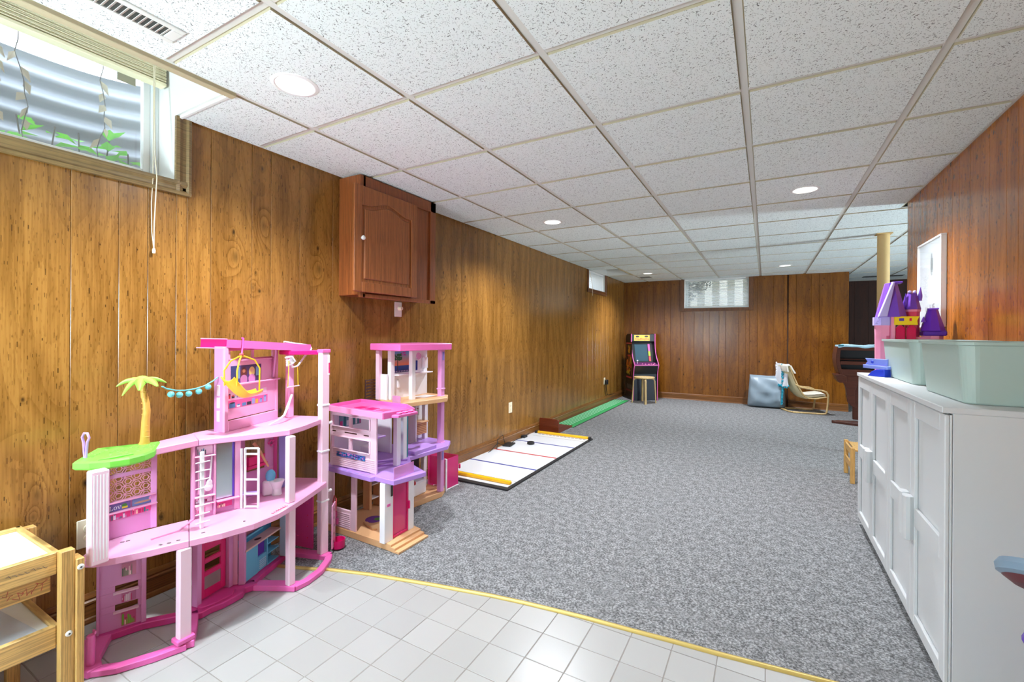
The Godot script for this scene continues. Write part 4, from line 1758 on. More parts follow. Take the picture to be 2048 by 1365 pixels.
	board(st, v2(-2.066, -0.968), v2(-2.032, -1.142), 0.40, 0.705, 0.006)
	obj("wardrobe_wall", st, M.lilac_pink, t)
	board_part("wardrobe_frame", [[v2(-2.060, -0.968), v2(-2.058, -0.978), 0.40, 0.705], [v2(-2.043, -1.044), v2(-2.041, -1.052), 0.40, 0.705], [v2(-2.029, -1.122), v2(-2.022, -1.145), 0.40, 0.705]], 0.016, M.pink, t)
	for y in [0.455, 0.487, 0.655]:
		board_part("wardrobe_shelf", [[v2(-2.052, -0.975), v2(-2.03, -1.045), y, y + 0.005]], 0.02, M.pink, t)
	board_part("wardrobe_shelf", [[v2(-2.030, -1.05), v2(-2.012, -1.135), 0.452, 0.458]], 0.02, M.pink, t)
	card("mirror", W.call(0.50, 0.698, 0.006), W.call(0.86, 0.698, 0.006), W.call(0.86, 0.462, 0.006), W.call(0.50, 0.462, 0.006), M.mirror, t)
	board_part("mirror_edge", [[v2(-2.024, -1.113), v2(-2.0225, -1.119), 0.46, 0.70]], 0.006, M.purple, t)
	# printed keyboards and the moulded guitar
	var keys := blank(48, 128, c8(228, 160, 200))
	for k in 22:
		keys.fill_rect(Rect2i(8, 6 + k * 5, 26, 3), c8(60, 50, 70))
	card("keyboard_print", W.call(0.12, 0.652, 0.005), W.call(0.28, 0.652, 0.005), W.call(0.28, 0.50, 0.005), W.call(0.12, 0.50, 0.005), printed(keys), t)
	st = nb()
	var gp := Vector3(-2.040, 0.54, -1.026)
	blob(st, gp, Vector3(0.004, 0.016, 0.013), 12)
	blob(st, gp + Vector3(0, -0.016, 0.002), Vector3(0.004, 0.018, 0.017), 12)
	tube(st, [gp + Vector3(0.002, 0.01, -0.001), gp + Vector3(0.002, 0.115, -0.009)], 0.0035, 6)
	obj("toy_guitar", st, M.white_toy, t)
	card("music_print", W.call(0.10, 0.70, 0.005), W.call(0.42, 0.70, 0.005), W.call(0.42, 0.662, 0.005), W.call(0.10, 0.662, 0.005), shelf_print(c8(232, 190, 214), [c8(40, 110, 130), c8(80, 70, 90), c8(200, 180, 200)], 5, 9), t)
	card("shelf_print", W.call(0.08, 0.484, 0.005), W.call(0.42, 0.484, 0.005), W.call(0.42, 0.462, 0.005), W.call(0.08, 0.462, 0.005), shelf_print(c8(238, 200, 226), [c8(40, 50, 110), c8(150, 40, 90), c8(230, 230, 240)], 6, 12), t)
	card("shelf_print", W.call(0.08, 0.45, 0.005), W.call(0.42, 0.45, 0.005), W.call(0.42, 0.42, 0.005), W.call(0.08, 0.42, 0.005), shelf_print(c8(238, 200, 226), [c8(230, 170, 60), c8(150, 120, 40), c8(220, 100, 150)], 6, 13), t)
	card("shelf_print", W.call(0.52, 0.45, 0.005), W.call(0.84, 0.45, 0.005), W.call(0.84, 0.422, 0.005), W.call(0.52, 0.422, 0.005), shelf_print(c8(214, 50, 130), [c8(236, 226, 200), c8(110, 80, 70), c8(240, 170, 200)], 5, 14), t)

	# --- glass-less shower tower
	var S := [v2(-2.025, -1.128), v2(-1.985, -1.163), v2(-1.945, -1.185), v2(-1.985, -1.15)]
	for q in [v2(-2.005, -1.140), v2(-1.995, -1.150), v2(-1.945, -1.180)]:
		st = nb()
		box(st, Vector3(q.x, 0.533, q.y), Vector3(0.008, 0.265, 0.008), 0.001)
		obj("shower_post", st, M.white_toy, t)
	for y in [0.662, 0.637, 0.524, 0.462, 0.405]:
		st = nb()
		board(st, v2(-1.995, -1.150), v2(-1.945, -1.180), y, y + 0.007, 0.007)
		obj("shower_bar", st, M.white_toy, t)
	st = nb()
	slab(st, [v2(-2.01, -1.14), v2(-1.945, -1.18), v2(-1.985, -1.205), v2(-2.035, -1.165)], 0.458, 0.463)
	obj("shower_shelf", st, M.lavender, t)
	# --- bathroom walls
	board_part("bath_wall", [[v2(-2.03, -1.15), v2(-2.115, -1.215), 0.40, 0.705], [v2(-2.115, -1.215), v2(-2.125, -1.385), 0.40, 0.52], [v2(-2.12, -1.315), v2(-2.126, -1.385), 0.52, 0.705]], 0.006, M.lilac_pink, t)
	board_part("vanity", [[v2(-2.07, -1.195), v2(-2.09, -1.30), 0.545, 0.56], [v2(-2.075, -1.20), v2(-2.095, -1.29), 0.56, 0.60]], 0.035, M.magenta, t)
	st = nb()
	tube(st, [Vector3(-2.075, 0.66, -1.235), Vector3(-2.055, 0.63, -1.25), Vector3(-2.045, 0.585, -1.265), Vector3(-2.04, 0.545, -1.285)], [0.008, 0.006, 0.006, 0.004], 8)
	obj("tan_stick", st, M.tan_toy, t)  # curved tan stick above the vanity
	st = nb()
	for a in [0.0, 1.2, 2.4, 3.6, 4.8]:
		blob(st, Vector3(-2.118 + 0.006, 0.635 + 0.012 * sin(a), -1.345 + 0.012 * cos(a)), Vector3(0.003, 0.007, 0.007), 8)
	obj("flower_hook", st, M.pink_deep, t)
	board_part("bath_door", [[v2(-2.098, -1.375), v2(-2.108, -1.437), 0.402, 0.70]], 0.008, M.violet, t)
	board_part("bath_wall", [[v2(-2.105, -1.37), v2(-2.135, -1.36), 0.40, 0.705]], 0.006, M.pink_hot, t)

	# --- kitchen on the ground, right
	var K0 := v2(-2.065, -1.19)
	var K1 := v2(-2.165, -1.425)
	var kd := (K1 - K0).normalized()
	var kn := Vector2(kd.y, -kd.x)      # towards the wall
	var kb := func(s0: float, s1: float, y0: float, y1: float, off: float, th: float, n: String, m: Material) -> void:
		var s2 := nb()
		board(s2, K0.lerp(K1, s0) + kn * off, K0.lerp(K1, s1) + kn * off, y0, y1, th, 0.001)
		obj(n, s2, m, t)
	kb.call(0.0, 0.36, 0.03, 0.172, 0.022, 0.044, "kitchen_cabinet", M.sky_blue)
	kb.call(0.36, 0.62, 0.03, 0.10, 0.024, 0.042, "kitchen_cabinet", M.sky_blue)
	kb.call(0.36, 0.62, 0.10, 0.172, 0.032, 0.026, "oven_body", M.sky_blue)
	kb.call(0.36, 0.61, 0.092, 0.165, 0.016, 0.006, "oven_door", M.purple)
	for k in 5:
		kb.call(0.40, 0.60, 0.042 + k * 0.009, 0.046 + k * 0.009, 0.001, 0.003, "oven_vent", M.ice_blue)
	kb.call(0.64, 0.98, 0.03, 0.036, 0.022, 0.044, "kitchen_shelf", M.sky_blue)
	kb.call(0.64, 0.98, 0.083, 0.088, 0.022, 0.044, "kitchen_shelf", M.sky_blue)
	kb.call(0.64, 0.98, 0.13, 0.135, 0.022, 0.044, "kitchen_shelf", M.sky_blue)
	kb.call(0.62, 0.645, 0.03, 0.172, 0.022, 0.044, "kitchen_side", M.sky_blue)
	kb.call(0.0, 1.0, 0.03, 0.372, 0.048, 0.005, "kitchen_back", mat(c8(64, 156, 206), 0.4))
	kb.call(-0.01, 0.99, 0.172, 0.180, 0.018, 0.056, "worktop", M.counter)
	st = nb()
	var hp: Vector2 = K0.lerp(K1, 0.45) + kn * 0.018
	blob(st, Vector3(hp.x, 0.181, hp.y), Vector3(0.010, 0.003, 0.018), 10)
	obj("hob", st, M.brown_toy, t)
	kb.call(0.0, 0.62, 0.215, 0.29, 0.042, 0.003, "window_print", mat(c8(150, 96, 116), 0.4))
	kb.call(0.0, 0.7, 0.205, 0.214, 0.040, 0.012, "backsplash_rail", M.sky_blue)
	# fridge
	st = nb()
	board(st, v2(-2.148, -1.43), v2(-2.165, -1.475), 0.03, 0.372, 0.035, 0.003)
	obj("fridge", st, M.ice_blue, t)
	st = nb()
	board(st, v2(-2.128, -1.44), v2(-2.142, -1.468), 0.27, 0.33, 0.002)
	obj("fridge_print", st, M.vent_dark, t)
	# --- pink front door, ground centre
	var D0 := v2(-2.068, -0.992)
	var D1 := v2(-2.105, -1.144)
	var dd := (D1 - D0).normalized()
	var dn := Vector2(dd.y, -dd.x)
	var db := func(s0: float, s1: float, y0: float, y1: float, off: float, th: float, n: String, m: Material) -> void:
		var s2 := nb()
		board(s2, D0.lerp(D1, s0) + dn * off, D0.lerp(D1, s1) + dn * off, y0, y1, th, 0.001)
		obj(n, s2, m, t)
	db.call(-0.05, 0.08, 0.03, 0.373, 0.0, 0.03, "door_frame", M.lilac_pink)
	db.call(0.92, 1.05, 0.03, 0.373, 0.0, 0.03, "door_frame", M.lilac_pink)
	db.call(0.1, 0.25, 0.04, 0.36, 0.006, 0.01, "door_stile", M.magenta)
	db.call(0.75, 0.9, 0.04, 0.36, 0.006, 0.01, "door_stile", M.magenta)
	for q in [[0.04, 0.075], [0.13, 0.15], [0.185, 0.205], [0.24, 0.36]]:
		db.call(0.25, 0.75, q[0], q[1], 0.006, 0.01, "door_rail", M.magenta)
	db.call(0.25, 0.75, 0.075, 0.13, 0.006, 0.006, "door_picture", mat(c8(150, 130, 132), 0.5))
	board_part("hall_wall", [[v2(-2.08, -1.175), v2(-2.06, -1.192), 0.03, 0.373]], 0.02, M.lilac_pink, t)
	board_part("hall_wall", [[v2(-2.108, -1.148), v2(-2.085, -1.172), 0.03, 0.373]], 0.006, M.pink, t)
	# --- left ground panel with slots
	var L0 := v2(-2.195, -0.715)
	var L1 := v2(-2.148, -0.842)
	for q in [[0.0, 1.0, 0.028, 0.098], [0.0, 1.0, 0.122, 0.172], [0.0, 1.0, 0.196, 0.373], [0.0, 0.36, 0.098, 0.122], [0.0, 0.36, 0.172, 0.196], [0.86, 1.0, 0.098, 0.122], [0.86, 1.0, 0.172, 0.196]]:
		board_part("slot_panel", [[L0.lerp(L1, q[0]), L0.lerp(L1, q[1]), q[2], q[3]]], 0.006, M.lilac_pink, t)
	board_part("panel_edge", [[L0.lerp(L1, 0.93), L0.lerp(L1, 1.05), 0.028, 0.373], [L0.lerp(L1, -0.03), L0.lerp(L1, 0.03), 0.028, 0.373]], 0.026, M.lilac_pink, t)
	for y in [0.096, 0.17]:
		board_part("slot_lip", [[L0.lerp(L1, 0.32) - v2(-0.008, -0.003), L0.lerp(L1, 0.88) - v2(-0.008, -0.003), y - 0.004, y + 0.002]], 0.016, M.pink_pale, t)
	var cards := [[0.225, 0.275, c8(196, 120, 150), [c8(70, 90, 70), c8(240, 220, 220), c8(120, 130, 110)]], [0.126, 0.165, c8(190, 110, 160), [c8(200, 60, 120), c8(230, 220, 230)]], [0.035, 0.088, c8(206, 90, 140), [c8(120, 190, 60), c8(240, 220, 200), c8(190, 40, 90)]]]
	for k in 3:
		var q: Array = cards[k]
		var a: Vector2 = L0.lerp(L1, 0.50) + v2(0.005, 0.002)
		var b: Vector2 = L0.lerp(L1, 0.82) + v2(0.005, 0.002)
		card("panel_print", Vector3(a.x, q[1], a.y), Vector3(b.x, q[1], b.y), Vector3(b.x, q[0], b.y), Vector3(a.x, q[0], a.y), shelf_print(q[2], q[3], 7, 20 + k), t)
	# --- right magenta door and side panel with bowl
	board_part("closet_door", [[v2(-2.205, -1.535), v2(-2.075, -1.555), 0.035, 0.33]], 0.010, M.pink_deep, t)
	for y in [0.09, 0.15, 0.21, 0.27]:
		for s in [0.25, 0.75]:
			st = nb()
			var q: Vector2 = v2(-2.205, -1.535).lerp(v2(-2.075, -1.555), s) + v2(0, 0.006)
			blob(st, Vector3(q.x, y, q.y), Vector3(0.006, 0.003, 0.003), 8)
			obj("drawer_knob", st, M.magenta, t)
	board_part("side_panel", [[v2(-1.99, -1.605), v2(-2.035, -1.66), 0.03, 0.26]], 0.006, M.pink, t)
	st = nb()
	for k in 5:
		var q: Vector2 = v2(-2.005, -1.618).lerp(v2(-2.03, -1.648), 0.3 + 0.1 * (k % 3)) + v2(0.005, -0.004)
		box(st, Vector3(q.x, 0.06 + k * 0.042, q.y), Vector3(0.002, 0.012, 0.009), 0.0, Basis(Vector3.UP, 0.7))
	obj("panel_cutouts", st, M.brown_toy, t)
	st = nb()
	lathe(st, [Vector2(0.0, 0.006), Vector2(0.030, 0.006), Vector2(0.034, 0.045), Vector2(0.037, 0.046), Vector2(0.034, 0.003), Vector2(0.0, 0.003)], Vector3(-2.018, 0.01, -1.668), 24)
	obj("bowl", st, M.magenta, t)
	st = nb()
	tube(st, [Vector3(-2.04, 0.20, -1.668), Vector3(-2.04, 0.27, -1.672), Vector3(-2.06, 0.28, -1.676), Vector3(-2.075, 0.24, -1.68)], 0.004, 6)
	obj("red_handle", st, M.coral, t)

	# --- tower room on the top floor
	var T0 := v2(-2.108, -1.130)
	var T1 := v2(-2.212, -1.432)
	board_part("tower_side", [[v2(-2.158, -1.106), v2(-2.098, -1.118), 0.73, 1.112]], 0.008, M.lilac_pink, t)
	for y in [0.80, 0.86, 0.915]:
		board_part("tower_slot", [[v2(-2.138, -1.105), v2(-2.120, -1.1085), y - 0.024, y + 0.024]], 0.004, M.pink_pale, t)
	board_part("tower_post", [[v2(-2.098, -1.112), v2(-2.102, -1.130), 0.73, 1.112], [T0.lerp(T1, 0.965), T0.lerp(T1, 1.02), 0.73, 1.10]], 0.014, M.pink, t)
	board_part("tower_wall", [[T0, T1, 0.78, 1.055]], 0.006, M.pink, t)
	board_part("tower_skirting", [[T0 + v2(0.008, 0.002), T1 + v2(0.008, 0.002), 0.73, 0.776]], 0.014, M.pink, t)
	board_part("tower_beam", [[T0, T1, 1.092, 1.112]], 0.012, M.pink_hot, t)
	board_part("window_bar", [[T0.lerp(T1, 0.46), T0.lerp(T1, 0.50), 1.05, 1.10], [T0.lerp(T1, 0.0), T0.lerp(T1, 0.05), 1.05, 1.10], [T0.lerp(T1, 0.9), T0.lerp(T1, 0.94), 1.05, 1.10]], 0.01, M.pink, t)
	board_part("tower_shelf", [[T0.lerp(T1, 0.02) + v2(0.012, 0.003), T0.lerp(T1, 1.04) + v2(0.012, 0.003), 0.934, 0.941], [T0.lerp(T1, 0.25) + v2(0.010, 0.003), T0.lerp(T1, 0.96) + v2(0.010, 0.003), 1.044, 1.05]], 0.022, M.pink, t)
	var TW := func(s: float, y: float) -> Vector3:
		var q: Vector2 = T0.lerp(T1, s) + v2(0.0048, 0.0016)
		return Vector3(q.x, y, q.y)
	card("picture", TW.call(0.07, 1.022), TW.call(0.66, 1.022), TW.call(0.66, 0.942), TW.call(0.07, 0.942), salon_print(), t, 0.001)
	card("shelf_print", TW.call(0.02, 0.866), TW.call(0.80, 0.866), TW.call(0.80, 0.83), TW.call(0.02, 0.83), shelf_print(c8(222, 90, 150), [c8(80, 130, 180), c8(40, 40, 50), c8(230, 170, 60), c8(240, 230, 240), c8(150, 150, 200)], 9, 31), t, 0.001)
	card("shelf_print", TW.call(0.02, 0.902), TW.call(0.42, 0.902), TW.call(0.42, 0.874), TW.call(0.02, 0.874), shelf_print(c8(244, 200, 226), [c8(200, 40, 60), c8(180, 180, 190), c8(90, 60, 110), c8(60, 60, 70)], 7, 33), t, 0.001)
	card("shelf_print", TW.call(0.62, 0.902), TW.call(0.78, 0.902), TW.call(0.78, 0.878), TW.call(0.62, 0.878), shelf_print(c8(244, 204, 228), [c8(190, 180, 190), c8(120, 90, 90)], 4, 35), t, 0.001)
	# sloping brace at the right of the wall
	st = nb()
	var bq: Vector2 = T0.lerp(T1, 0.92)
	prism_on(st, [v2(0.0, 0.94), v2(0.0, 1.09), v2(0.055, 1.09), v2(0.012, 0.95)], -0.004, 0.004, Vector3(bq.x, 0, bq.y), Vector3(0.95, 0, 0.3), Vector3.UP, Vector3(-0.3, 0, 0.95))
	obj("tower_brace", st, M.lilac_pink, t)
	# roof tray, sloping a little down to the right
	var U := Vector3(-0.03, -0.031, -0.445)
	var ul := U.length()
	U = U.normalized()
	var Vv := Vector3(-0.99, 0, 0.12)
	var Wv := Vector3(0, 0.998, -0.069)
	st = nb()
	prism_on(st, [v2(0, 0), v2(ul, 0), v2(ul + 0.02, 0.03), v2(ul + 0.0, 0.16), v2(-0.005, 0.155)], 0.0, 0.010, Vector3(-2.098, 1.112, -1.122), U, Vv, Wv, 0.002)
	obj("roof", st, M.pink_hot, t)
	st = nb()
	prism_on(st, [v2(-0.002, -0.006), v2(ul, -0.006), v2(ul + 0.026, 0.03), v2(ul + 0.02, 0.033), v2(ul - 0.003, 0.0), v2(-0.002, 0.0)], -0.004, 0.032, Vector3(-2.098, 1.112, -1.122), U, Vv, Wv)
	obj("roof_fascia", st, M.pink_hot, t)
	st = nb()
	prism_on(st, [v2(-0.006, -0.004), v2(0.0, -0.004), v2(-0.005, 0.158), v2(-0.011, 0.158)], -0.006, 0.032, Vector3(-2.098, 1.112, -1.122), U, Vv, Wv)
	obj("roof_end", st, M.magenta, t)
	st = nb()
	prism_on(st, [v2(-0.014, -0.004), v2(0.0, -0.004), v2(-0.005, 0.165), v2(-0.024, 0.165)], -0.010, -0.006, Vector3(-2.098, 1.112, -1.122), U, Vv, Wv)
	prism_on(st, [v2(-0.008, -0.004), v2(0.0, -0.004), v2(-0.005, 0.158), v2(-0.013, 0.158)], 0.032, 0.036, Vector3(-2.098, 1.112, -1.122), U, Vv, Wv)
	obj("roof_lip", st, M.pink, t)
	# lower second roof piece between the posts
	st = nb()
	slab(st, [v2(-2.12, -1.44), v2(-2.03, -1.545), v2(-2.03, -1.60), v2(-2.215, -1.52), v2(-2.20, -1.44)], 1.062, 1.084, 0.003)
	obj("swing_beam", st, M.magenta, t)
	st = nb()
	bx(st, -2.035, -1.990, 1.072, 1.09, -1.592, -1.54, 0.003)
	obj("post_cap", st, M.pink_hot, t)
	st = nb()
	box(st, Vector3(-2.182, 0.90, -1.488), Vector3(0.034, 0.34, 0.03), 0.004)
	obj("back_post", st, M.pink, t)

	# ---- separate things that stand on or hang from the house
	toy_palm()
	t = thing("light_string", "aqua string of five round toy lanterns hung from palm to pink tower", "garland", Vector3(-2.12, 0.92, -0.98))
	var gpts := [Vector3(-2.085, 0.960, -0.872), Vector3(-2.10, 0.948, -0.893), Vector3(-2.118, 0.935, -0.935), Vector3(-2.123, 0.931, -0.97), Vector3(-2.127, 0.933, -1.01), Vector3(-2.13, 0.942, -1.05), Vector3(-2.128, 0.960, -1.082), Vector3(-2.13, 0.975, -1.104)]
	st = nb()
	tube(st, gpts, 0.0028, 8)
	obj("cord", st, M.aqua, t)
	for p in [Vector3(-2.11, 0.922, -0.914), Vector3(-2.12, 0.915, -0.949), Vector3(-2.125, 0.915, -0.986), Vector3(-2.128, 0.920, -1.026), Vector3(-2.13, 0.936, -1.064)]:
		st = nb()
		blob(st, p, Vector3(0.0125, 0.0125, 0.0125), 16)
		obj("lantern", st, M.aqua, t)
	t = thing("toy_hook", "small lavender toy loop stuck upright on the green terrace", "toy", Vector3(-2.061, 0.736, -0.635))
	st = nb()
	tube(st, [Vector3(-2.063, 0.735, -0.634), Vector3(-2.068, 0.79, -0.632), Vector3(-2.073, 0.808, -0.63), Vector3(-2.066, 0.822, -0.633), Vector3(-2.055, 0.822, -0.638), Vector3(-2.049, 0.806, -0.641), Vector3(-2.055, 0.79, -0.638), Vector3(-2.059, 0.735, -0.636)], 0.0038, 8)
	obj("loop", st, M.lavender, t)
	# hanging egg chair
	var E := Vector3(-2.03, 0, -1.16)
	t = thing("toy_hanging_chair", "yellow toy egg chair hanging under the pink dollhouse roof", "toy chair", E + Vector3(0, 0.88, 0))
	st = nb()
	var g := []
	for i in 13:
		var row := []
		var s := i / 12.0
		for j in 11:
			var u := lerpf(-1, 1, j / 10.0)
			var along := lerpf(0.085, -0.092, s)        # + = back of chair (left), - = footrest
			var hgt := 0.905 + 0.062 * pow(maxf(0.0, (along - 0.0) / 0.085), 1.3) - 0.02 * (1.0 - pow(absf(s - 0.6) * 1.6, 2))
			var wd := 0.042 * (0.72 + 0.28 * sin(PI * clampf(s * 0.9 + 0.12, 0, 1))) * (1.0 - 0.3 * s)
			hgt += 0.020 * u * u
			row.append(E + Vector3(0.28 * along + u * wd * 0.95, hgt, 0.95 * along - u * wd * 0.28))
		g.append(row)
	sheet(st, g, 0.006)
	obj("seat", st, M.yellow_toy, t)
	for q in [[0.08, -0.030], [0.06, 0.036], [-0.085, 0.010]]:
		st = nb()
		var a: float = q[0]
		var base := E + Vector3(0.28 * a + q[1], 0.945 if a > 0 else 0.905, 0.95 * a)
		var top := E + Vector3(0.005, 1.075, 0.012)
		var mid := E + Vector3((0.28 * a + q[1]) * 1.05, 1.01, a * 0.98)
		var mid2 := E + Vector3((0.28 * a + q[1]) * 0.7, 1.05, a * 0.66)
		tube(st, [base, mid, mid2, top], 0.0035, 8)
		obj("hoop", st, M.yellow_toy, t)
	st = nb()
	tube(st, [E + Vector3(0.005, 1.07, 0.012), E + Vector3(-0.01, 1.10, 0.0), E + Vector3(-0.04, 1.118, -0.02), E + Vector3(-0.055, 1.148, -0.03), E + Vector3(-0.075, 1.15, -0.035)], 0.004, 8)
	obj("hook", st, M.pink_deep, t)
	st = nb()
	blob(st, E + Vector3(0.005, 1.078, 0.012), Vector3(0.010, 0.007, 0.010), 10)
	obj("knot", st, M.coral, t)
	# trapeze swing and its white rope
	t = thing("toy_swing", "small trapeze swing with yellow ropes hanging beside the dollhouse tower", "toy swing", Vector3(-2.09, 0.90, -1.45))
	st = nb()
	tube(st, [Vector3(-2.080, 0.902, -1.405), Vector3(-2.108, 0.902, -1.49)], 0.0035, 8)
	obj("bar", st, M.pink_pale, t)
	for q in [[Vector3(-2.082, 0.903, -1.41), Vector3(-2.082, 1.04, -1.415)], [Vector3(-2.106, 0.903, -1.484), Vector3(-2.102, 1.006, -1.477)]]:
		st = nb()
		tube(st, q, 0.0022, 6)
		obj("rope", st, M.yellow_toy, t)
	st = nb()
	tube(st, [Vector3(-2.082, 1.04, -1.415), Vector3(-2.09, 1.0, -1.44), Vector3(-2.10, 1.005, -1.476), Vector3(-2.12, 1.05, -1.53), Vector3(-2.125, 1.09, -1.575), Vector3(-2.13, 1.108, -1.57), Vector3(-2.135, 1.12, -1.48), Vector3(-2.13, 1.13, -1.42)], 0.0045, 8)
	obj("white_rope", st, M.white_toy, t)
	t = thing("toy_cloth", "crumpled white ribbon looped round the post beside the toy swing", "ribbon", Vector3(-2.09, 1.03, -1.42))
	st = nb()
	for k in 4:
		var a := k * 1.4
		tube(st, [Vector3(-2.095, 1.05, -1.405), Vector3(-2.09 + 0.01 * cos(a), 1.055, -1.43), Vector3(-2.09, 1.03 + 0.01 * sin(a), -1.455 + 0.005 * k), Vector3(-2.088, 1.015, -1.43), Vector3(-2.092, 1.04 - 0.01 * k, -1.408)], 0.005, 6)
	obj("loops", st, M.white_toy, t)
	st = nb()
	tube(st, [Vector3(-2.10, 0.86, -1.445), Vector3(-2.085, 0.80, -1.41), Vector3(-2.08, 0.765, -1.39), Vector3(-2.07, 0.748, -1.35), Vector3(-2.06, 0.736, -1.30)], [0.006, 0.007, 0.006, 0.003, 0.003], 6)
	obj("trailing_end", st, M.white_toy, t)
	# toilet
	t = thing("toy_toilet", "white doll-sized toilet with a raised blue lid in the pink bathroom", "toy toilet", Vector3(-2.045, 0.40, -1.315))
	var tb := Basis(Vector3.UP, -0.5)
	st = nb()
	lathe(st, [Vector2(0, 0.401), Vector2(0.022, 0.401), Vector2(0.019, 0.43), Vector2(0.028, 0.456), Vector2(0.033, 0.468), Vector2(0.026, 0.469), Vector2(0.02, 0.45), Vector2(0, 0.445)], Vector3(-2.035, 0, -1.325), 22)
	obj("bowl", st, M.white_toy, t)
	st = nb()
	box(st, Vector3(-2.062, 0.435, -1.30), Vector3(0.03, 0.068, 0.05), 0.006, tb)
	obj("tank", st, M.white_toy, t)
	st = nb()
	blob(st, Vector3(-2.054, 0.493, -1.305), Vector3(0.006, 0.03, 0.022), 16, tb)
	obj("lid", st, M.sky_blue, t)

func board_part(n: String, list: Array, th: float, m: Material, parent: Node) -> void:
	for q in list:
		var st := nb()
		board(st, q[0], q[1], q[2], q[3], th, minf(0.0015, th * 0.2))
		obj(n, st, m, parent)

func hex_screen(st: SurfaceTool, a: Vector2, b: Vector2, y0: float, y1: float) -> void:
	# honeycomb of outlined hexagons with smaller hexagons inside
	var d := (b - a)
	var L := d.length()
	d = d.normalized()
	var R := 0.0185
	var dx := R * 1.5
	var dy := R * sqrt(3.0)
	var at := func(s: float, y: float) -> Vector3: return Vector3(a.x + d.x * s, y, a.y + d.y * s)
	var bar := func(p: Vector2, q: Vector2) -> void:
		# clip by dropping what leaves the window
		var steps := 4
		for k in steps:
			var p1 := p.lerp(q, k / float(steps))
			var q1 := p.lerp(q, (k + 1) / float(steps))
			var m := (p1 + q1) * 0.5
			if m.x < 0 or m.x > L or m.y < y0 or m.y > y1:
				continue
			var P: Vector3 = at.call(p1.x, p1.y)
			var Q: Vector3 = at.call(q1.x, q1.y)
			var e := (Q - P).normalized()
			var side := e.cross(Vector3(d.y, 0, -d.x)).normalized()
			box(st, (P + Q) * 0.5, Vector3((Q - P).length() + 0.0006, 0.0022, 0.004), 0.0, Basis(e, side, e.cross(side)))
	var nx := int(L / dx) + 2
	var ny := int((y1 - y0) / dy) + 2
	for i in range(-1, nx):
		for j in range(-1, ny):
			var c := Vector2(i * dx, y0 + j * dy + (dy * 0.5 if i % 2 != 0 else 0.0))
			for rr in [R, R * 0.55]:
				for k in 6:
					if rr == R and k > 2:
						continue
					bar.call(c + Vector2(cos(k * PI / 3), sin(k * PI / 3)) * rr, c + Vector2(cos((k + 1) * PI / 3), sin((k + 1) * PI / 3)) * rr)
			for k in 3:
				bar.call(c + Vector2(cos(k * TAU / 3), sin(k * TAU / 3)) * R * 0.55, c + Vector2(cos(k * TAU / 3), sin(k * TAU / 3)) * R)

func toy_palm() -> void:
	var b := Vector3(-2.125, 0.735, -0.831)
	var t := thing("toy_palm_tree", "toy palm tree with lime fronds standing on the green terrace", "toy tree", b)
	var st := nb()
	var right := Vector3(0.871, 0, -0.491)
	var pts := []
	var rad := []
	var path := [[0.0, 0.0, 0.019], [0.001, 0.012, 0.0155], [0.003, 0.05, 0.0145], [0.004, 0.09, 0.0135], [0.008, 0.13, 0.0125], [0.006, 0.16, 0.0115], [-0.002, 0.19, 0.011], [-0.007, 0.225, 0.010]]
	for p in path:
		pts.append(b + right * p[0] + Vector3.UP * p[1])
		rad.append(p[2])
	tube(st, pts, rad, 16)
	obj("trunk", st, M.trunk, t)
	for k in 9:
		st = nb()
		var s := 0.03 + k * 0.022
		var off := 0.004 + 0.004 * sin(s * 16)
		lathe(st, [Vector2(0.0125, -0.002), Vector2(0.0148 - k * 0.0004, 0.0), Vector2(0.0125, 0.002)], b + right * (0.004 if k < 5 else 0.004 - (k - 5) * 0.002) + Vector3.UP * s, 14)
		obj("trunk_ring", st, M.trunk, t)
	var c := b + right * -0.010 + Vector3.UP * 0.252
	st = nb()
	blob(st, c, Vector3(0.024, 0.017, 0.024), 14)
	obj("crown", st, M.palm, t)
	var toward := Vector3(0.491, 0, 0.871)
	# fronds: screen-right amount, towards-camera amount, length, droop
	for f in [[-1.0, 0.25, 0.085, 0.030], [-0.55, 0.85, 0.062, 0.062], [0.55, 0.85, 0.075, 0.040], [1.0, 0.35, 0.088, 0.028], [0.8, -0.6, 0.075, 0.022], [-0.5, -0.8, 0.075, 0.024]]:
		var dir: Vector3 = (right * f[0] + toward * f[1]).normalized()
		st = nb()
		var p := []
		var rr := []
		for k in 9:
			var s := k / 8.0
			p.append(c + dir * f[2] * s + Vector3.UP * (0.008 * sin(s * 2.2) - f[3] * s * s))
			rr.append(0.0185 * sin(PI * clampf(0.22 + s * 0.74, 0, 1)) + 0.002)
		tube(st, p, rr, 10, true, 0.42)
		obj("frond", st, M.palm, t)

# ---------------------------------------------------------------- white and lilac dollhouse
func bxp(n: String, x0: float, x1: float, y0: float, y1: float, z0: float, z1: float, m: Material, parent: Node, bev := 0.0015) -> MeshInstance3D:
	var st := nb()
	bx(st, x0, x1, y0, y1, z0, z1, bev)
	return obj(n, st, m, parent)

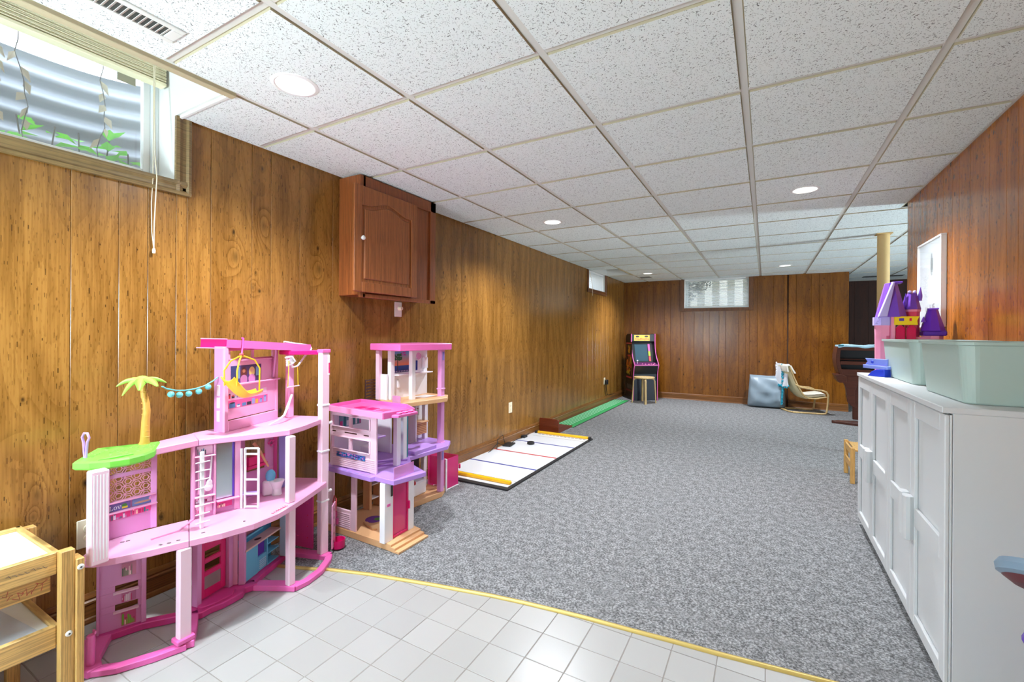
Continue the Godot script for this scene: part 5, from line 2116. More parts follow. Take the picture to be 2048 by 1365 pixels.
func build_white_house() -> void:
	var t := thing("dollhouse", "white and lilac three-storey dollhouse with a pink tray roof, standing on the carpet", "dollhouse", Vector3(-2.02, 0.0035, -2.15))
	org = Vector3(-2.02, 0, -2.15)
	t.position.y = 0.0
	var st: SurfaceTool
	var y0 := 0.0045
	# base with steps
	st = nb()
	slab(st, [v2(-2.27, -1.785), v2(-2.14, -1.79), v2(-1.742, -1.782), v2(-1.742, -2.02), v2(-1.83, -2.035), v2(-2.055, -2.16), v2(-2.27, -2.16)], y0, 0.042, 0.002)
	obj("base", st, M.tan_toy, t)
	st = nb()
	slab(st, [v2(-1.742, -1.781), v2(-1.712, -1.780), v2(-1.712, -2.018), v2(-1.742, -2.02)], y0, 0.029, 0.001)
	obj("step", st, M.tan_toy, t)
	st = nb()
	slab(st, [v2(-1.712, -1.780), v2(-1.682, -1.779), v2(-1.682, -2.018), v2(-1.712, -2.018)], y0, 0.016, 0.001)
	obj("step", st, M.tan_toy, t)
	st = nb()
	slab(st, [v2(-2.27, -2.16), v2(-2.058, -2.16), v2(-2.05, -2.30), v2(-2.012, -2.56), v2(-2.05, -2.64), v2(-2.27, -2.64)], y0, 0.042, 0.002)
	obj("base", st, M.tan_toy, t)
	st = nb()
	slab(st, [v2(-2.08, -1.90), v2(-1.96, -1.86), v2(-1.94, -1.875), v2(-2.06, -1.915)], 0.042, 0.052, 0.001)
	obj("threshold", st, M.tan_toy, t)
	st = nb()
	lathe(st, [Vector2(0, 0.002), Vector2(0.048, 0.002), Vector2(0.052, 0.0)], Vector3(-2.07, 0.0425, -1.975), 28)
	obj("rug", st, mat(c8(112, 60, 140), 0.7), t)
	st = nb()
	lathe(st, [Vector2(0, 0.0005), Vector2(0.02, 0.0005), Vector2(0.021, 0)], Vector3(-2.05, 0.0448, -1.985), 20)
	obj("rug_patch", st, mat(c8(90, 150, 60), 0.7), t)
	# left ground wall (faces the camera)
	for q in [[-2.255, -2.215, 0.042, 0.366], [-2.066, -2.026, 0.042, 0.366], [-2.215, -2.066, 0.138, 0.152], [-2.215, -2.066, 0.042, 0.138]]:
		bxp("wall_piece", q[0], q[1], q[2], q[3], -1.806, -1.794, M.pink_pale, t)
	for k in 8:
		bxp("clapboard", -2.21, -2.07, 0.048 + k * 0.011, 0.056 + k * 0.011, -1.794, -1.791, M.pink_pale, t)
	for k in 2:
		bxp("wall_latch", -2.20 + k * 0.012, -2.176 + k * 0.012, 0.10 - k * 0.04, 0.135 - k * 0.04, -1.793, -1.776, M.pink_hot, t)
	# front door wall
	bxp("door_pillar", -1.812, -1.775, 0.042, 0.366, -1.832, -1.768, M.white_toy, t)
	bxp("door_pillar", -1.812, -1.782, 0.042, 0.366, -2.008, -1.962, M.white_toy, t)
	bxp("door_frame", -1.795, -1.783, 0.044, 0.35, -1.846, -1.832, M.magenta, t)
	bxp("door_frame", -1.795, -1.783, 0.044, 0.35, -1.962, -1.95, M.magenta, t)
	bxp("door_frame", -1.795, -1.783, 0.044, 0.058, -1.95, -1.846, M.magenta, t)
	bxp("door_frame", -1.795, -1.783, 0.338, 0.35, -1.95, -1.846, M.magenta, t)
	bxp("door_panel", -1.791, -1.787, 0.058, 0.338, -1.95, -1.846, M.pink_clear, t)
	bxp("door_handle", -1.783, -1.774, 0.17, 0.215, -1.968, -1.958, M.magenta, t)
	bxp("name_plate", -1.7745, -1.773, 0.235, 0.25, -1.81, -1.785, M.pink_hot, t)
	bxp("door_plaque", -1.7745, -1.773, 0.285, 0.345, -1.829, -1.812, M.vent_dark, t)
	# low ground furniture against the wall
	bxp("book_case", -2.26, -2.20, 0.042, 0.366, -2.08, -2.06, M.tan_toy, t)
	bxp("book_case", -2.26, -2.20, 0.042, 0.366, -2.16, -2.145, M.tan_toy, t)
	for y in [0.10, 0.19, 0.28]:
		bxp("book_shelf", -2.26, -2.205, y, y + 0.008, -2.145, -2.08, M.white_toy, t)
	# lilac first floor
	st = nb()
	slab(st, [v2(-2.26, -1.765), v2(-1.862, -1.748), v2(-1.852, -1.772), v2(-1.712, -1.770), v2(-1.668, -1.978), v2(-1.85, -2.06), v2(-1.955, -2.16), v2(-1.925, -2.515), v2(-2.0, -2.64), v2(-2.29, -2.64), v2(-2.29, -1.80)], 0.367, 0.394, 0.003)
	var lf := obj("floor_plate", st, M.orchid, t)
	st = nb()
	for k in 7:
		bx(st, -2.20 + k * 0.05, -2.168 + k * 0.05, 0.3935, 0.3945, -1.771 + k * 0.0018, -1.763 + k * 0.0018)
	obj("floor_slots", st, M.violet, lf)
	st = nb()
	rail(st, [v2(-2.10, -1.80), v2(-1.86, -2.04)], 0.02, 0.394, 0.402, 0.001)
	rail(st, [v2(-2.16, -1.86), v2(-1.92, -2.10)], 0.02, 0.394, 0.402, 0.001)
	rail(st, [v2(-2.16, -2.02), v2(-1.90, -1.80)], 0.014, 0.394, 0.402, 0.001)
	obj("floor_ribs", st, M.orchid, t)
	bxp("step_block", -2.12, -1.95, 0.394, 0.418, -2.42, -2.20, M.orchid, t)
	bxp("balcony_rail", -1.722, -1.719, 0.396, 0.458, -1.935, -1.778, M.pink_sheer, t)
	# pink windowed wall, faces the camera
	for q in [[-2.245, -2.222, 0.394, 0.72], [-1.915, -1.868, 0.394, 0.72], [-2.222, -1.915, 0.398, 0.50], [-2.222, -1.915, 0.575, 0.632], [-2.222, -1.915, 0.698, 0.72], [-2.083, -2.066, 0.50, 0.575], [-2.083, -2.066, 0.632, 0.698]]:
		bxp("wall_piece", q[0], q[1], q[2], q[3], -1.806, -1.794, M.pink_pale, t)
	for q in [[-2.228, -1.912, 0.498, 0.504], [-2.228, -1.912, 0.571, 0.577], [-2.228, -1.912, 0.628, 0.634], [-2.228, -1.912, 0.694, 0.70]]:
		bxp("window_trim", q[0], q[1], q[2], q[3], -1.796, -1.786, M.pink_pale, t)
	for x in [-2.228, -2.08, -1.918]:
		bxp("window_trim", x, x + 0.008, 0.504, 0.571, -1.796, -1.786, M.pink_pale, t)
		bxp("window_trim", x, x + 0.008, 0.634, 0.694, -1.796, -1.786, M.pink_pale, t)
	for k in 7:
		bxp("clapboard", -2.222, -1.875, 0.40 + k * 0.0105, 0.408 + k * 0.0105, -1.794, -1.791, M.pink_pale, t)
	var fl := blank(128, 24, c8(36, 96, 160))
	var r := RandomNumberGenerator.new()
	r.seed = 6
	for k in 90:
		disc(fl, r.randf() * 128, r.randf() * 24, 4, 3, [c8(60, 150, 200), c8(220, 120, 190), c8(30, 60, 120), c8(120, 90, 180)][r.randi() % 4])
	card("flower_box", Vector3(-2.182, 0.484, -1.788), Vector3(-1.948, 0.484, -1.788), Vector3(-1.948, 0.458, -1.788), Vector3(-2.182, 0.458, -1.788), printed(fl), t, 0.004)
	for q in [[-2.225, -2.195], [-2.12, -2.02], [-1.965, -1.925]]:
		bxp("vent_slot", q[0], q[1], 0.598, 0.604, -1.794, -1.7932, M.brown_toy, t, 0.0)
	# rooms seen through the front: back wall, mirror, shelf, basin, pillars
	bxp("room_wall", -2.262, -2.25, 0.394, 0.72, -2.16, -1.806, M.white_toy, t)
	bxp("room_wall", -2.25, -2.12, 0.394, 0.70, -2.172, -2.16, M.white_toy, t)
	bxp("room_shelf", -2.02, -1.95, 0.565, 0.574, -1.95, -1.80, M.orchid, t)
	bxp("wash_stand", -2.20, -2.12, 0.394, 0.47, -2.05, -1.98, M.white_toy, t)
	card("wall_print", Vector3(-2.248, 0.69, -1.86), Vector3(-2.248, 0.69, -2.03), Vector3(-2.248, 0.60, -2.03), Vector3(-2.248, 0.60, -1.86), shelf_print(c8(120, 150, 170), [c8(200, 60, 130), c8(40, 110, 120), c8(230, 230, 230), c8(180, 90, 150)], 9, 51), t)
	bxp("pillar", -1.915, -1.885, 0.394, 0.72, -2.006, -1.972, M.white_toy, t)
	bxp("pillar", -1.965, -1.935, 0.394, 0.72, -2.112, -2.08, M.white_toy, t)
	for z in [-2.068, -2.135]:
		bxp("teal_curtain", -1.975, -1.955, 0.398, 0.70, z - 0.012, z + 0.012, M.teal, t, 0.003)
	# roof tray of the low wing
	var rp := [v2(-2.245, -1.768), v2(-1.758, -1.735), v2(-1.73, -1.945), v2(-1.86, -2.03), v2(-2.26, -2.04)]
	st = nb()
	slab(st, rp, 0.72, 0.733, 0.002)
	obj("roof", st, M.pink_hot, t)
	for k in 5:
		st = nb()
		rail(st, [rp[k], rp[(k + 1) % 5]], 0.008, 0.72, 0.753, 0.001)
		obj("roof_rim", st, M.pink_hot if k != 0 else mat(c8(240, 150, 196), 0.32), t)
	for k in 3:
		bxp("roof_slot", -2.12 + k * 0.09, -2.06 + k * 0.09, 0.733, 0.7345, -1.92, -1.86, M.magenta, t, 0.0)
	st = nb()
	slab(st, [v2(-1.735, -1.775), v2(-1.70, -1.79), v2(-1.69, -1.93), v2(-1.728, -1.945)], 0.724, 0.740, 0.003)
	obj("roof_ledge", st, M.pink_hot, t)
	for k in 3:
		bxp("roof_scallop", -1.729, -1.706, 0.74, 0.751, -1.83 - k * 0.045, -1.80 - k * 0.045, M.pink_hot, t, 0.004)
	# tower: kitchen level
	bxp("tower_wall", -2.262, -2.25, 0.394, 0.70, -2.62, -2.42, M.white_toy, t)
	bxp("tower_post", -2.225, -2.195, 0.394, 0.70, -2.62, -2.585, M.white_toy, t)
	var shop := blank(96, 96, c8(206, 208, 206))
	for k in 26:
		shop.fill_rect(Rect2i(r.randi() % 80, r.randi() % 90, r.randi_range(3, 16), r.randi_range(3, 10)), [c8(150, 70, 70), c8(120, 120, 120), c8(80, 90, 90), c8(190, 110, 100)][r.randi() % 4])
	card("cafe_print", Vector3(-2.215, 0.68, -2.432), Vector3(-2.215, 0.68, -2.545), Vector3(-2.215, 0.575, -2.545), Vector3(-2.215, 0.575, -2.432), printed(shop), t)
	bxp("counter_top", -2.25, -2.17, 0.522, 0.532, -2.60, -2.43, M.tan_toy, t)
	bxp("wicker_box", -2.24, -2.18, 0.44, 0.522, -2.59, -2.435, M.wicker, t)
	for k in 6:
		bxp("wicker_strand", -2.18, -2.177, 0.446 + k * 0.0125, 0.450 + k * 0.0125, -2.588, -2.437, M.tan_toy, t, 0.0)
	bxp("tower_wall", -2.25, -2.13, 0.394, 0.70, -2.425, -2.413, M.white_toy, t)
	# ground part of the tower
	bxp("fireplace", -2.26, -2.20, 0.042, 0.366, -2.42, -2.30, M.tan_toy, t)
	bxp("dark_screen", -2.22, -2.19, 0.08, 0.366, -2.52, -2.46, M.black, t)
	bxp("tower_post", -2.215, -2.185, 0.042, 0.366, -2.60, -2.565, M.white_toy, t)
	bxp("sofa", -2.19, -2.10, 0.042, 0.14, -2.50, -2.34, M.white_toy, t, 0.01)
	bxp("sofa_cushion", -2.12, -2.09, 0.13, 0.155, -2.38, -2.36, M.coral, t, 0.006)
	# lilac corner post, full height
	bxp("corner_post", -2.048, -2.012, 0.042, 1.062, -2.585, -2.545, M.lilac_pink, t, 0.003)
	for q in [[0.37, 0.40], [0.70, 0.73], [0.775, 0.785]]:
		bxp("post_band", -2.052, -2.008, q[0], q[1], -2.589, -2.541, M.lilac_pink, t, 0.002)
	for y in [0.27, 0.985]:
		bxp("post_plaque", -2.012, -2.009, y, y + 0.06, -2.575, -2.556, M.violet, t, 0.001)
	# tan second floor
	st = nb()
	slab(st, [v2(-2.28, -2.20), v2(-2.10, -2.13), v2(-2.012, -2.145), v2(-1.935, -2.515), v2(-2.02, -2.635), v2(-2.28, -2.64)], 0.70, 0.728, 0.002)
	obj("floor_plate", st, M.tan_toy, t)
	bxp("balcony_rail", -2.09, -2.02, 0.728, 0.775, -2.145, -2.142, M.pink_sheer, t)
	# tower: top level
	bxp("tower_post", -2.285, -2.255, 0.728, 1.06, -2.215, -2.185, M.pink_pale, t)
	bxp("tower_wall", -2.255, -2.20, 0.728, 0.90, -2.215, -2.20, M.white_toy, t)
	bxp("tower_post", -2.215, -2.185, 0.728, 1.06, -2.262, -2.225, M.white_toy, t)
	bxp("tower_wall", -2.225, -2.205, 0.728, 1.06, -2.62, -2.262, M.white_toy, t)
	card("picture", Vector3(-2.203, 1.05, -2.265), Vector3(-2.203, 1.05, -2.42), Vector3(-2.203, 0.905, -2.42), Vector3(-2.203, 0.905, -2.265), sunset_print(), t)
	bxp("tower_post", -2.095, -2.065, 0.728, 1.06, -2.335, -2.30, M.white_toy, t)
	bxp("wall_switch", -2.205, -2.19, 0.80, 0.86, -2.32, -2.30, M.white_toy, t, 0.003)
	bxp("wall_phone", -2.205, -2.192, 0.91, 0.98, -2.50, -2.475, M.navy, t, 0.002)
	bxp("wall_cabinet", -2.205, -2.18, 0.92, 1.0, -2.60, -2.56, M.white_toy, t, 0.003)
	st = nb()
	lathe(st, [Vector2(0, 0.008), Vector2(0.022, 0.007), Vector2(0.026, 0.0)], Vector3(-2.203, 1.01, -2.52), 20, Basis(Vector3(0, 1, 0), Vector3(1, 0, 0), Vector3(0, 0, -1)))
	obj("round_vent", st, M.pink_sheer, t)
	bxp("tower_shelf", -2.21, -2.15, 0.888, 0.896, -2.62, -2.262, M.white_toy, t)
	bxp("chair_print", -2.16, -2.06, 0.7282, 0.7295, -2.55, -2.42, M.vent, t, 0.0)
	# pink roof
	st = nb()
	slab(st, [v2(-2.315, -2.165), v2(-2.015, -2.135), v2(-1.945, -2.575), v2(-2.06, -2.66), v2(-2.32, -2.65)], 1.062, 1.106, 0.003)
	obj("roof", st, mat(c8(244, 110, 184), 0.32), t)
	# brown slatted side rack
	for q in [[-2.118, -2.108], [-2.238, -2.228]]:
		bxp("rack_upright", -2.305, -2.297, 0.728, 0.868, q[0], q[1], M.brown_toy, t)
	for k in 7:
		st = nb()
		board(st, v2(-2.30, -2.112), v2(-2.30, -2.234), 0.0, 0.007, 0.006, 0.0)
		var mi := obj("rack_slat", st, M.brown_toy, t)
		mi.position.y = 0.735 + k * 0.0205
		if k < 6:
			st = nb()
			tube(st, [Vector3(-2.30, 0.741 + k * 0.0205, -2.112), Vector3(-2.30, 0.757 + k * 0.0205, -2.234)], 0.0028, 5)
			obj("rack_slat", st, M.brown_toy, t)
	# magenta see-through lift at the right
	bxp("lift_side", -2.22, -2.07, 0.006, 0.235, -2.836, -2.831, M.pink_clear, t)
	bxp("lift_back", -2.225, -2.22, 0.006, 0.26, -2.836, -2.655, M.pink_clear, t)
	bxp("lift_floor", -2.22, -2.065, 0.0045, 0.010, -2.84, -2.655, M.white_toy, t)
	bxp("lift_front", -2.075, -2.07, 0.012, 0.235, -2.832, -2.675, M.pink_clear, t)
	bxp("lift_post", -2.075, -2.05, 0.0045, 0.245, -2.672, -2.655, M.white_toy, t)
	bxp("lift_wall", -2.20, -2.06, 0.05, 0.26, -2.653, -2.645, M.pink_clear, t)
	bxp("lift_ledge", -2.19, -2.09, 0.10, 0.106, -2.82, -2.69, M.magenta, t)
	bxp("lift_knob", -2.07, -2.055, 0.13, 0.165, -2.85, -2.834, M.magenta, t, 0.004)

# ---------------------------------------------------------------- games lying on the carpet
func build_floor_games() -> void:
	# tabletop-size hockey slide board
	var x0 := -2.375
	var x1 := -1.665
	var z0 := -4.80
	var z1 := -2.90
	var t := thing("hockey_board", "white slide hockey board with blue and red lines lying along the left wall", "game board", Vector3(-2.02, 0.0035, -3.85))
	var y := 0.0045
	var st := nb()
	bx(st, x0, x1, y, 0.016, z0, z1, 0.003)
	obj("black_edge", st, M.rubber, t)
	st = nb()
	bx(st, x0 + 0.004, x1 - 0.028, 0.016, 0.018, z0 + 0.03, z1 - 0.045)
	obj("surface", st, M.board_white, t)
	for q in [[-3.433, M.navy, 0.011], [-3.855, M.red_line, 0.012], [-4.298, M.navy, 0.011]]:
		st = nb()
		bx(st, x0 + 0.004, x1 - 0.028, 0.018, 0.0188, q[0] - q[2], q[0] + q[2])
		obj("line", st, q[1], t)
	for q in [[-3.085, -3.095], [-4.60, -4.608]]:
		st = nb()
		bx(st, x0 + 0.06, x1 - 0.03, 0.018, 0.0186, q[0] - 0.003, q[0])
		obj("goal_line", st, M.rubber, t)
	st = nb()
	bx(st, x0 + 0.01, x1 - 0.03, 0.018, 0.0192, z1 - 0.062, z1 - 0.048)
	obj("end_stripe", st, M.white_paint, t)
	for q in [[-3.005, x0 + 0.05], [-4.735, x0 + 0.06]]:
		st = nb()
		box(st, Vector3((q[1] + x1 - 0.03) * 0.5, 0.031, q[0]), Vector3(x1 - 0.03 - q[1], 0.026, 0.032), 0.006)
		obj("yellow_bumper", st, M.yellow, t)
		st = nb()
		for k in 13:
			bx(st, q[1] + 0.03 + k * 0.045, q[1] + 0.062 + k * 0.045, 0.018, 0.0185, q[0] - 0.050 if q[0] > -4 else q[0] + 0.036, q[0] - 0.032 if q[0] > -4 else q[0] + 0.052)
		obj("small_print", st, M.vent_dark, t)
	for x in [x0 + 0.04, x1 - 0.015]:
		st = nb()
		box(st, Vector3(x, 0.03, -4.735), Vector3(0.028, 0.03, 0.04), 0.006)
		obj("corner_clip", st, M.rubber, t)
	t = thing("hockey_puck", "black hockey puck resting on the white slide board", "puck", Vector3(-2.14, 0.0188, -4.21))
	st = nb()
	lathe(st, [Vector2(0, 0.0188), Vector2(0.034, 0.0188), Vector2(0.038, 0.0215), Vector2(0.038, 0.0415), Vector2(0.034, 0.0443), Vector2(0, 0.0443)], Vector3(-2.14, 0, -4.21), 30)
	obj("puck", st, M.rubber, t)
	t = thing("training_pad", "flat black electronic pad with wires on the hockey board by the wall", "gadget", Vector3(-2.325, 0.019, -4.06))
	st = nb()
	box(st, Vector3(-2.318, 0.026, -4.06), Vector3(0.09, 0.014, 0.15), 0.004, Basis(Vector3.UP, 0.15))
	obj("pad", st, M.rubber, t)
	for q in [[Vector3(-2.33, 0.028, -4.14), Vector3(-2.335, 0.035, -4.26), Vector3(-2.345, 0.023, -4.42), Vector3(-2.355, 0.04, -4.6)], [Vector3(-2.345, 0.028, -3.98), Vector3(-2.355, 0.07, -3.9), Vector3(-2.352, 0.022, -3.76), Vector3(-2.34, 0.022, -3.70)], [Vector3(-2.34, 0.03, -4.02), Vector3(-2.358, 0.13, -4.0), Vector3(-2.36, 0.10, -3.9), Vector3(-2.33, 0.022, -3.84)]]:
		st = nb()
		tube(st, q, 0.0035, 6)
		obj("wire", st, M.rubber, t)
	st = nb()
	box(st, Vector3(-2.345, 0.03, -4.45), Vector3(0.05, 0.024, 0.07), 0.005)
	obj("plug", st, M.rubber, t)

	# putting mat with its wooden ball return
	t = thing("putting_mat", "long green putting mat with a wooden ball-return ramp along the left wall", "putting mat", Vector3(-2.2, 0.0035, -6.5))
	st = nb()
	bx(st, -2.362, -2.088, 0.0045, 0.0075, -7.96, -5.28, 0.001)
	obj("edge_binding", st, M.rubber, t)
	st = nb()
	bx(st, -2.357, -2.098, 0.0075, 0.0095, -7.93, -5.28)
	obj("turf", st, M.turf, t)
	for k in 5:
		st = nb()
		var x := -2.335 + k * 0.036
		bx(st, x, x + 0.007, 0.0095, 0.0102, -7.92, -5.4)
		obj("guide_line", st, M.turf_line, t)
	# ramp: end board, side rail and sloping deck
	st = nb()
	prism_on(st, [v2(-2.37, 0.0045), v2(-2.118, 0.0045), v2(-2.118, 0.145), v2(-2.132, 0.163), v2(-2.30, 0.168), v2(-2.355, 0.168), v2(-2.37, 0.158)], -4.905, -4.885, Vector3.ZERO, Vector3.RIGHT, Vector3.UP, Vector3(0, 0, 1), 0.002)
	obj("end_board", st, M.ramp, t)
	st = nb()
	prism_on(st, [v2(-4.905, 0.0045), v2(-5.33, 0.0045), v2(-5.33, 0.012), v2(-4.95, 0.10), v2(-4.905, 0.105)], -2.134, -2.118, Vector3.ZERO, Vector3(0, 0, 1), Vector3.UP, Vector3.RIGHT, 0.001)
	obj("side_board", st, M.ramp, t)
	st = nb()
	prism_on(st, [v2(-4.905, 0.0045), v2(-5.38, 0.0045), v2(-5.38, 0.011), v2(-4.905, 0.075)], -2.36, -2.134, Vector3.ZERO, Vector3(0, 0, 1), Vector3.UP, Vector3.RIGHT)
	obj("deck", st, M.ramp, t)
	st = nb()
	bx(st, -2.372, -2.362, 0.0045, 0.03, -7.9, -4.905)
	obj("return_rail", st, M.ramp, t)

# ---------------------------------------------------------------- far corner
func build_far_corner() -> void:
	arcade()
	# bentwood stool in front of the arcade machine
	var c := Vector3(-1.812, 0.0035, -7.835)
	var t := thing("stool", "round birch bentwood stool in front of the black arcade machine", "stool", c)
	var st := nb()
	lathe(st, [Vector2(0, 0.452), Vector2(0.168, 0.452), Vector2(0.174, 0.446), Vector2(0.174, 0.432), Vector2(0.168, 0.426), Vector2(0, 0.426)], Vector3(c.x, 0, c.z), 36)
	obj("seat", st, M.birch, t)
	for k in 4:
		var a := 1.21 + k * PI / 2
		var d := Vector3(cos(a), 0, sin(a))
		st = nb()
		tube(st, [c + d * 0.06 + Vector3(0, 0.416, 0), c + d * 0.135 + Vector3(0, 0.416, 0), c + d * 0.163 + Vector3(0, 0.405, 0), c + d * 0.175 + Vector3(0, 0.375, 0), c + d * 0.185 + Vector3(0, 0.20, 0), c + d * 0.198], 0.019, 8, true, 0.55)
		obj("leg", st, M.birch, t)

	# grey floor cushion
	c = Vector3(0.025, 0.0035, -8.43)
	t = thing("bean_bag", "big slate grey square bean bag slumped against the back wall", "bean bag", c)
	st = nb()
	var g := []
	for i in 29:
		var row := []
		var v := lerpf(-1.0, 1.0, i / 28.0)
		for j in 41:
			var a := TAU * j / 40.0
			var cx := cos(a)
			var cz := sin(a)
			# squared cross-section that narrows to a seam at the top
			var e := 0.42
			var px := signf(cx) * pow(absf(cx), e)
			var pz := signf(cz) * pow(absf(cz), 0.75)
			var full := pow(clampf(1.0 - pow(absf(v), 5.0), 0.0, 1.0), 0.42)
			var w := 0.248 + 0.022 * (1.0 - v) * 0.5
			var dpt := 0.15 * (0.14 + 0.86 * full) * (1.0 if v < 0 else 1.0 - 0.45 * v)
			var bulge := (0.009 * sin(6.5 * v + 5.0 * px + 1.0) + 0.010 * sin(2.6 * v - 6.0 * px) + 0.007 * sin(13.0 * v * (0.6 + 0.4 * px) + 2.0 * px) * (0.5 - 0.5 * v)) * full
			var y := 0.262 + v * 0.258
			if v < -0.98:
				y = 0.006
			row.append(c + Vector3(px * w * (1.0 if v > -0.9 else 0.97) + 0.02 * (1.0 - v) * -0.3, y - 0.01 * (1.0 - absf(px)) * (1.0 + v) * 0.5, pz * (dpt + bulge)))
		g.append(row)
	var cap := []
	sheet(st, g, 0.004)
	for i in [0, 28]:
		for j in 40:
			tri(st, c + Vector3(0, 0.006 if i == 0 else 0.512, 0), g[i][j], g[i][j + 1], Vector3.DOWN if i == 0 else Vector3.UP)
	obj("cover", st, M.bean, t)
	st = nb()
	tube(st, [c + Vector3(-0.248, 0.518, 0.0), c + Vector3(0.0, 0.508, 0.0), c + Vector3(0.248, 0.518, 0.0)], 0.006, 6)
	obj("seam", st, M.bean, t)

	# child's bentwood chair
	t = thing("kids_chair", "child's cream bentwood lounge chair beside the grey bean bag", "chair", Vector3(0.5, 0.0035, -8.1))
	var D := Vector3(-0.13, 0, -0.40)          # across the chair
	for s in [0.0, 1.0]:
		var o: Vector3 = Vector3(0, 0, -8.05) + D * s
		st = nb()
		tube(st, [o + Vector3(0.40, 0.435, 0), o + Vector3(0.47, 0.395, 0), o + Vector3(0.60, 0.372, 0), o + Vector3(0.73, 0.363, 0), o + Vector3(0.785, 0.345, 0), o + Vector3(0.808, 0.30, 0), o + Vector3(0.805, 0.18, 0), o + Vector3(0.792, 0.05, 0), o + Vector3(0.775, 0.022, 0), o + Vector3(0.735, 0.0155, 0), o + Vector3(0.55, 0.0155, 0), o + Vector3(0.37, 0.0155, 0.02)], 0.021, 8, true, 0.6)
		obj("arm_frame", st, M.birch, t)
		st = nb()
		tube(st, [o + Vector3(0.325, 0.70, 0), o + Vector3(0.375, 0.56, 0), o + Vector3(0.435, 0.41, 0), o + Vector3(0.50, 0.285, 0), o + Vector3(0.56, 0.235, 0), o + Vector3(0.66, 0.235, 0), o + Vector3(0.79, 0.27, 0)], 0.013, 8, true, 0.7)
		obj("seat_rail", st, M.birch, t)
	st = nb()
	tube(st, [Vector3(0.37, 0.0155, -8.03), Vector3(0.30, 0.0155, -8.12), Vector3(0.21, 0.0155, -8.40), Vector3(0.245, 0.0155, -8.44)], 0.018, 8, true, 0.6)
	obj("floor_rail", st, M.birch, t)
	st = nb()
	g = []
	var prof := [[0.315, 0.705], [0.335, 0.63], [0.36, 0.56], [0.385, 0.49], [0.415, 0.42], [0.445, 0.36], [0.48, 0.295], [0.525, 0.245], [0.58, 0.232], [0.65, 0.238], [0.72, 0.255], [0.785, 0.274]]
	for p in prof:
		var row := []
		for j in 9:
			var s := j / 8.0
			var sag := 0.035 * sin(PI * s)
			row.append(Vector3(p[0] - sag * (0.9 if p[1] > 0.3 else 0.2), p[1] - sag * (0.15 if p[1] > 0.3 else 0.5), -8.05) + D * lerpf(0.02, 0.98, s))
		g.append(row)
	sheet(st, g, 0.012)
	obj("seat_sling", st, M.cream, t)
	st = nb()
	g = []
	for p in [[0.53, 0.262], [0.58, 0.262], [0.65, 0.272], [0.71, 0.286], [0.755, 0.293], [0.785, 0.288]]:
		var row := []
		for j in 7:
			var s := j / 6.0
			row.append(Vector3(p[0], p[1] + 0.02 * sin(PI * s), -8.05) + D * lerpf(0.06, 0.94, s))
		g.append(row)
	sheet(st, g, 0.03)
	obj("cushion", st, M.cushion, t)
	st = nb()
	g = []
	for p in [[0.395, 0.60], [0.36, 0.66], [0.335, 0.712], [0.305, 0.722], [0.288, 0.70], [0.30, 0.62]]:
		var row := []
		for j in 7:
			row.append(Vector3(p[0] + 0.01 * sin(j * 1.9), p[1], -8.05) + D * lerpf(-0.02, 1.02, j / 6.0))
		g.append(row)
	sheet(st, g, 0.02)
	obj("head_cushion", st, M.cushion, t)

	# white throw with aqua pompoms over the chair back
	t = thing("throw_blanket", "white throw with aqua pompom trim hung over the child's chair back", "blanket", Vector3(0.23, 0.38, -8.30))
	st = nb()
	g = []
	for i in 15:
		var row := []
		var s := i / 14.0
		for j in 15:
			var u := j / 14.0
			var x := lerpf(0.150, 0.315, u)
			var z := lerpf(-8.42, -8.13, u) + 0.012 * sin(u * 17 + s * 3)
			var y := 0.725 - s * 0.345 + 0.008 * sin(u * 9)
			row.append(Vector3(x - 0.012 * s + 0.01 * sin(s * 5 + u * 8), y, z + 0.022 * s))
		g.append(row)
	sheet(st, g, 0.012)
	obj("cloth", st, M.knit, t)
	st = nb()
	var r := RandomNumberGenerator.new()
	r.seed = 15
	for k in 60:
		var s := r.randf()
		var q := Vector3(lerpf(0.222, 0.252, r.randf()) - 0.006 * s, 0.73 - s * 0.36, -8.24 + 0.02 * s + r.randf_range(0.0, 0.02))
		blob(st, q, Vector3(0.0085, 0.0085, 0.0085), 6)
	for k in 26:
		var u := r.randf()
		blob(st, Vector3(lerpf(0.142, 0.315, u), 0.385 + r.randf_range(-0.018, 0.02), lerpf(-8.385, -8.09, u)), Vector3(0.012, 0.014, 0.012), 6)
	for k in 34:
		var s := k / 33.0
		blob(st, Vector3(lerpf(0.238, 0.225, s) + 0.007 * (1 if k % 2 == 0 else -1), lerpf(0.37, 0.095, s), -8.205 + 0.004 * sin(k)), Vector3(0.0085, 0.0085, 0.0085), 6)
	obj("pompoms", st, M.pom, t).set_meta("kind", "stuff")
	st = nb()
	for k in 16:
		blob(st, Vector3(lerpf(0.15, 0.16, r.randf()), lerpf(0.74, 0.45, k / 15.0), -8.40 + 0.01 * sin(k * 3)), Vector3(0.011, 0.011, 0.011), 6)
	obj("white_tufts", st, M.knit, t).set_meta("kind", "stuff")

	# dark wooden bar with curved end and open shelves
	t = thing("shelf_bar", "dark reddish wooden bar with a curved end and open shelves near the post", "bar", Vector3(1.2, 0.0035, -7.5))
	var zf := -7.34
	var zk := -7.72
	var bow := [v2(0.838, 1.03), v2(0.828, 0.98), v2(0.820, 0.92), v2(0.818, 0.86), v2(0.824, 0.80), v2(0.836, 0.74), v2(0.852, 0.69), v2(0.872, 0.645), v2(0.905, 0.645), v2(0.885, 0.71), v2(0.870, 0.78), v2(0.862, 0.86), v2(0.866, 0.95), v2(0.872, 1.03)]
	st = nb()
	prism_on(st, bow, zk, zf, Vector3.ZERO, Vector3.RIGHT, Vector3.UP, Vector3(0, 0, 1), 0.004)
	obj("curved_side", st, M.mahogany, t)
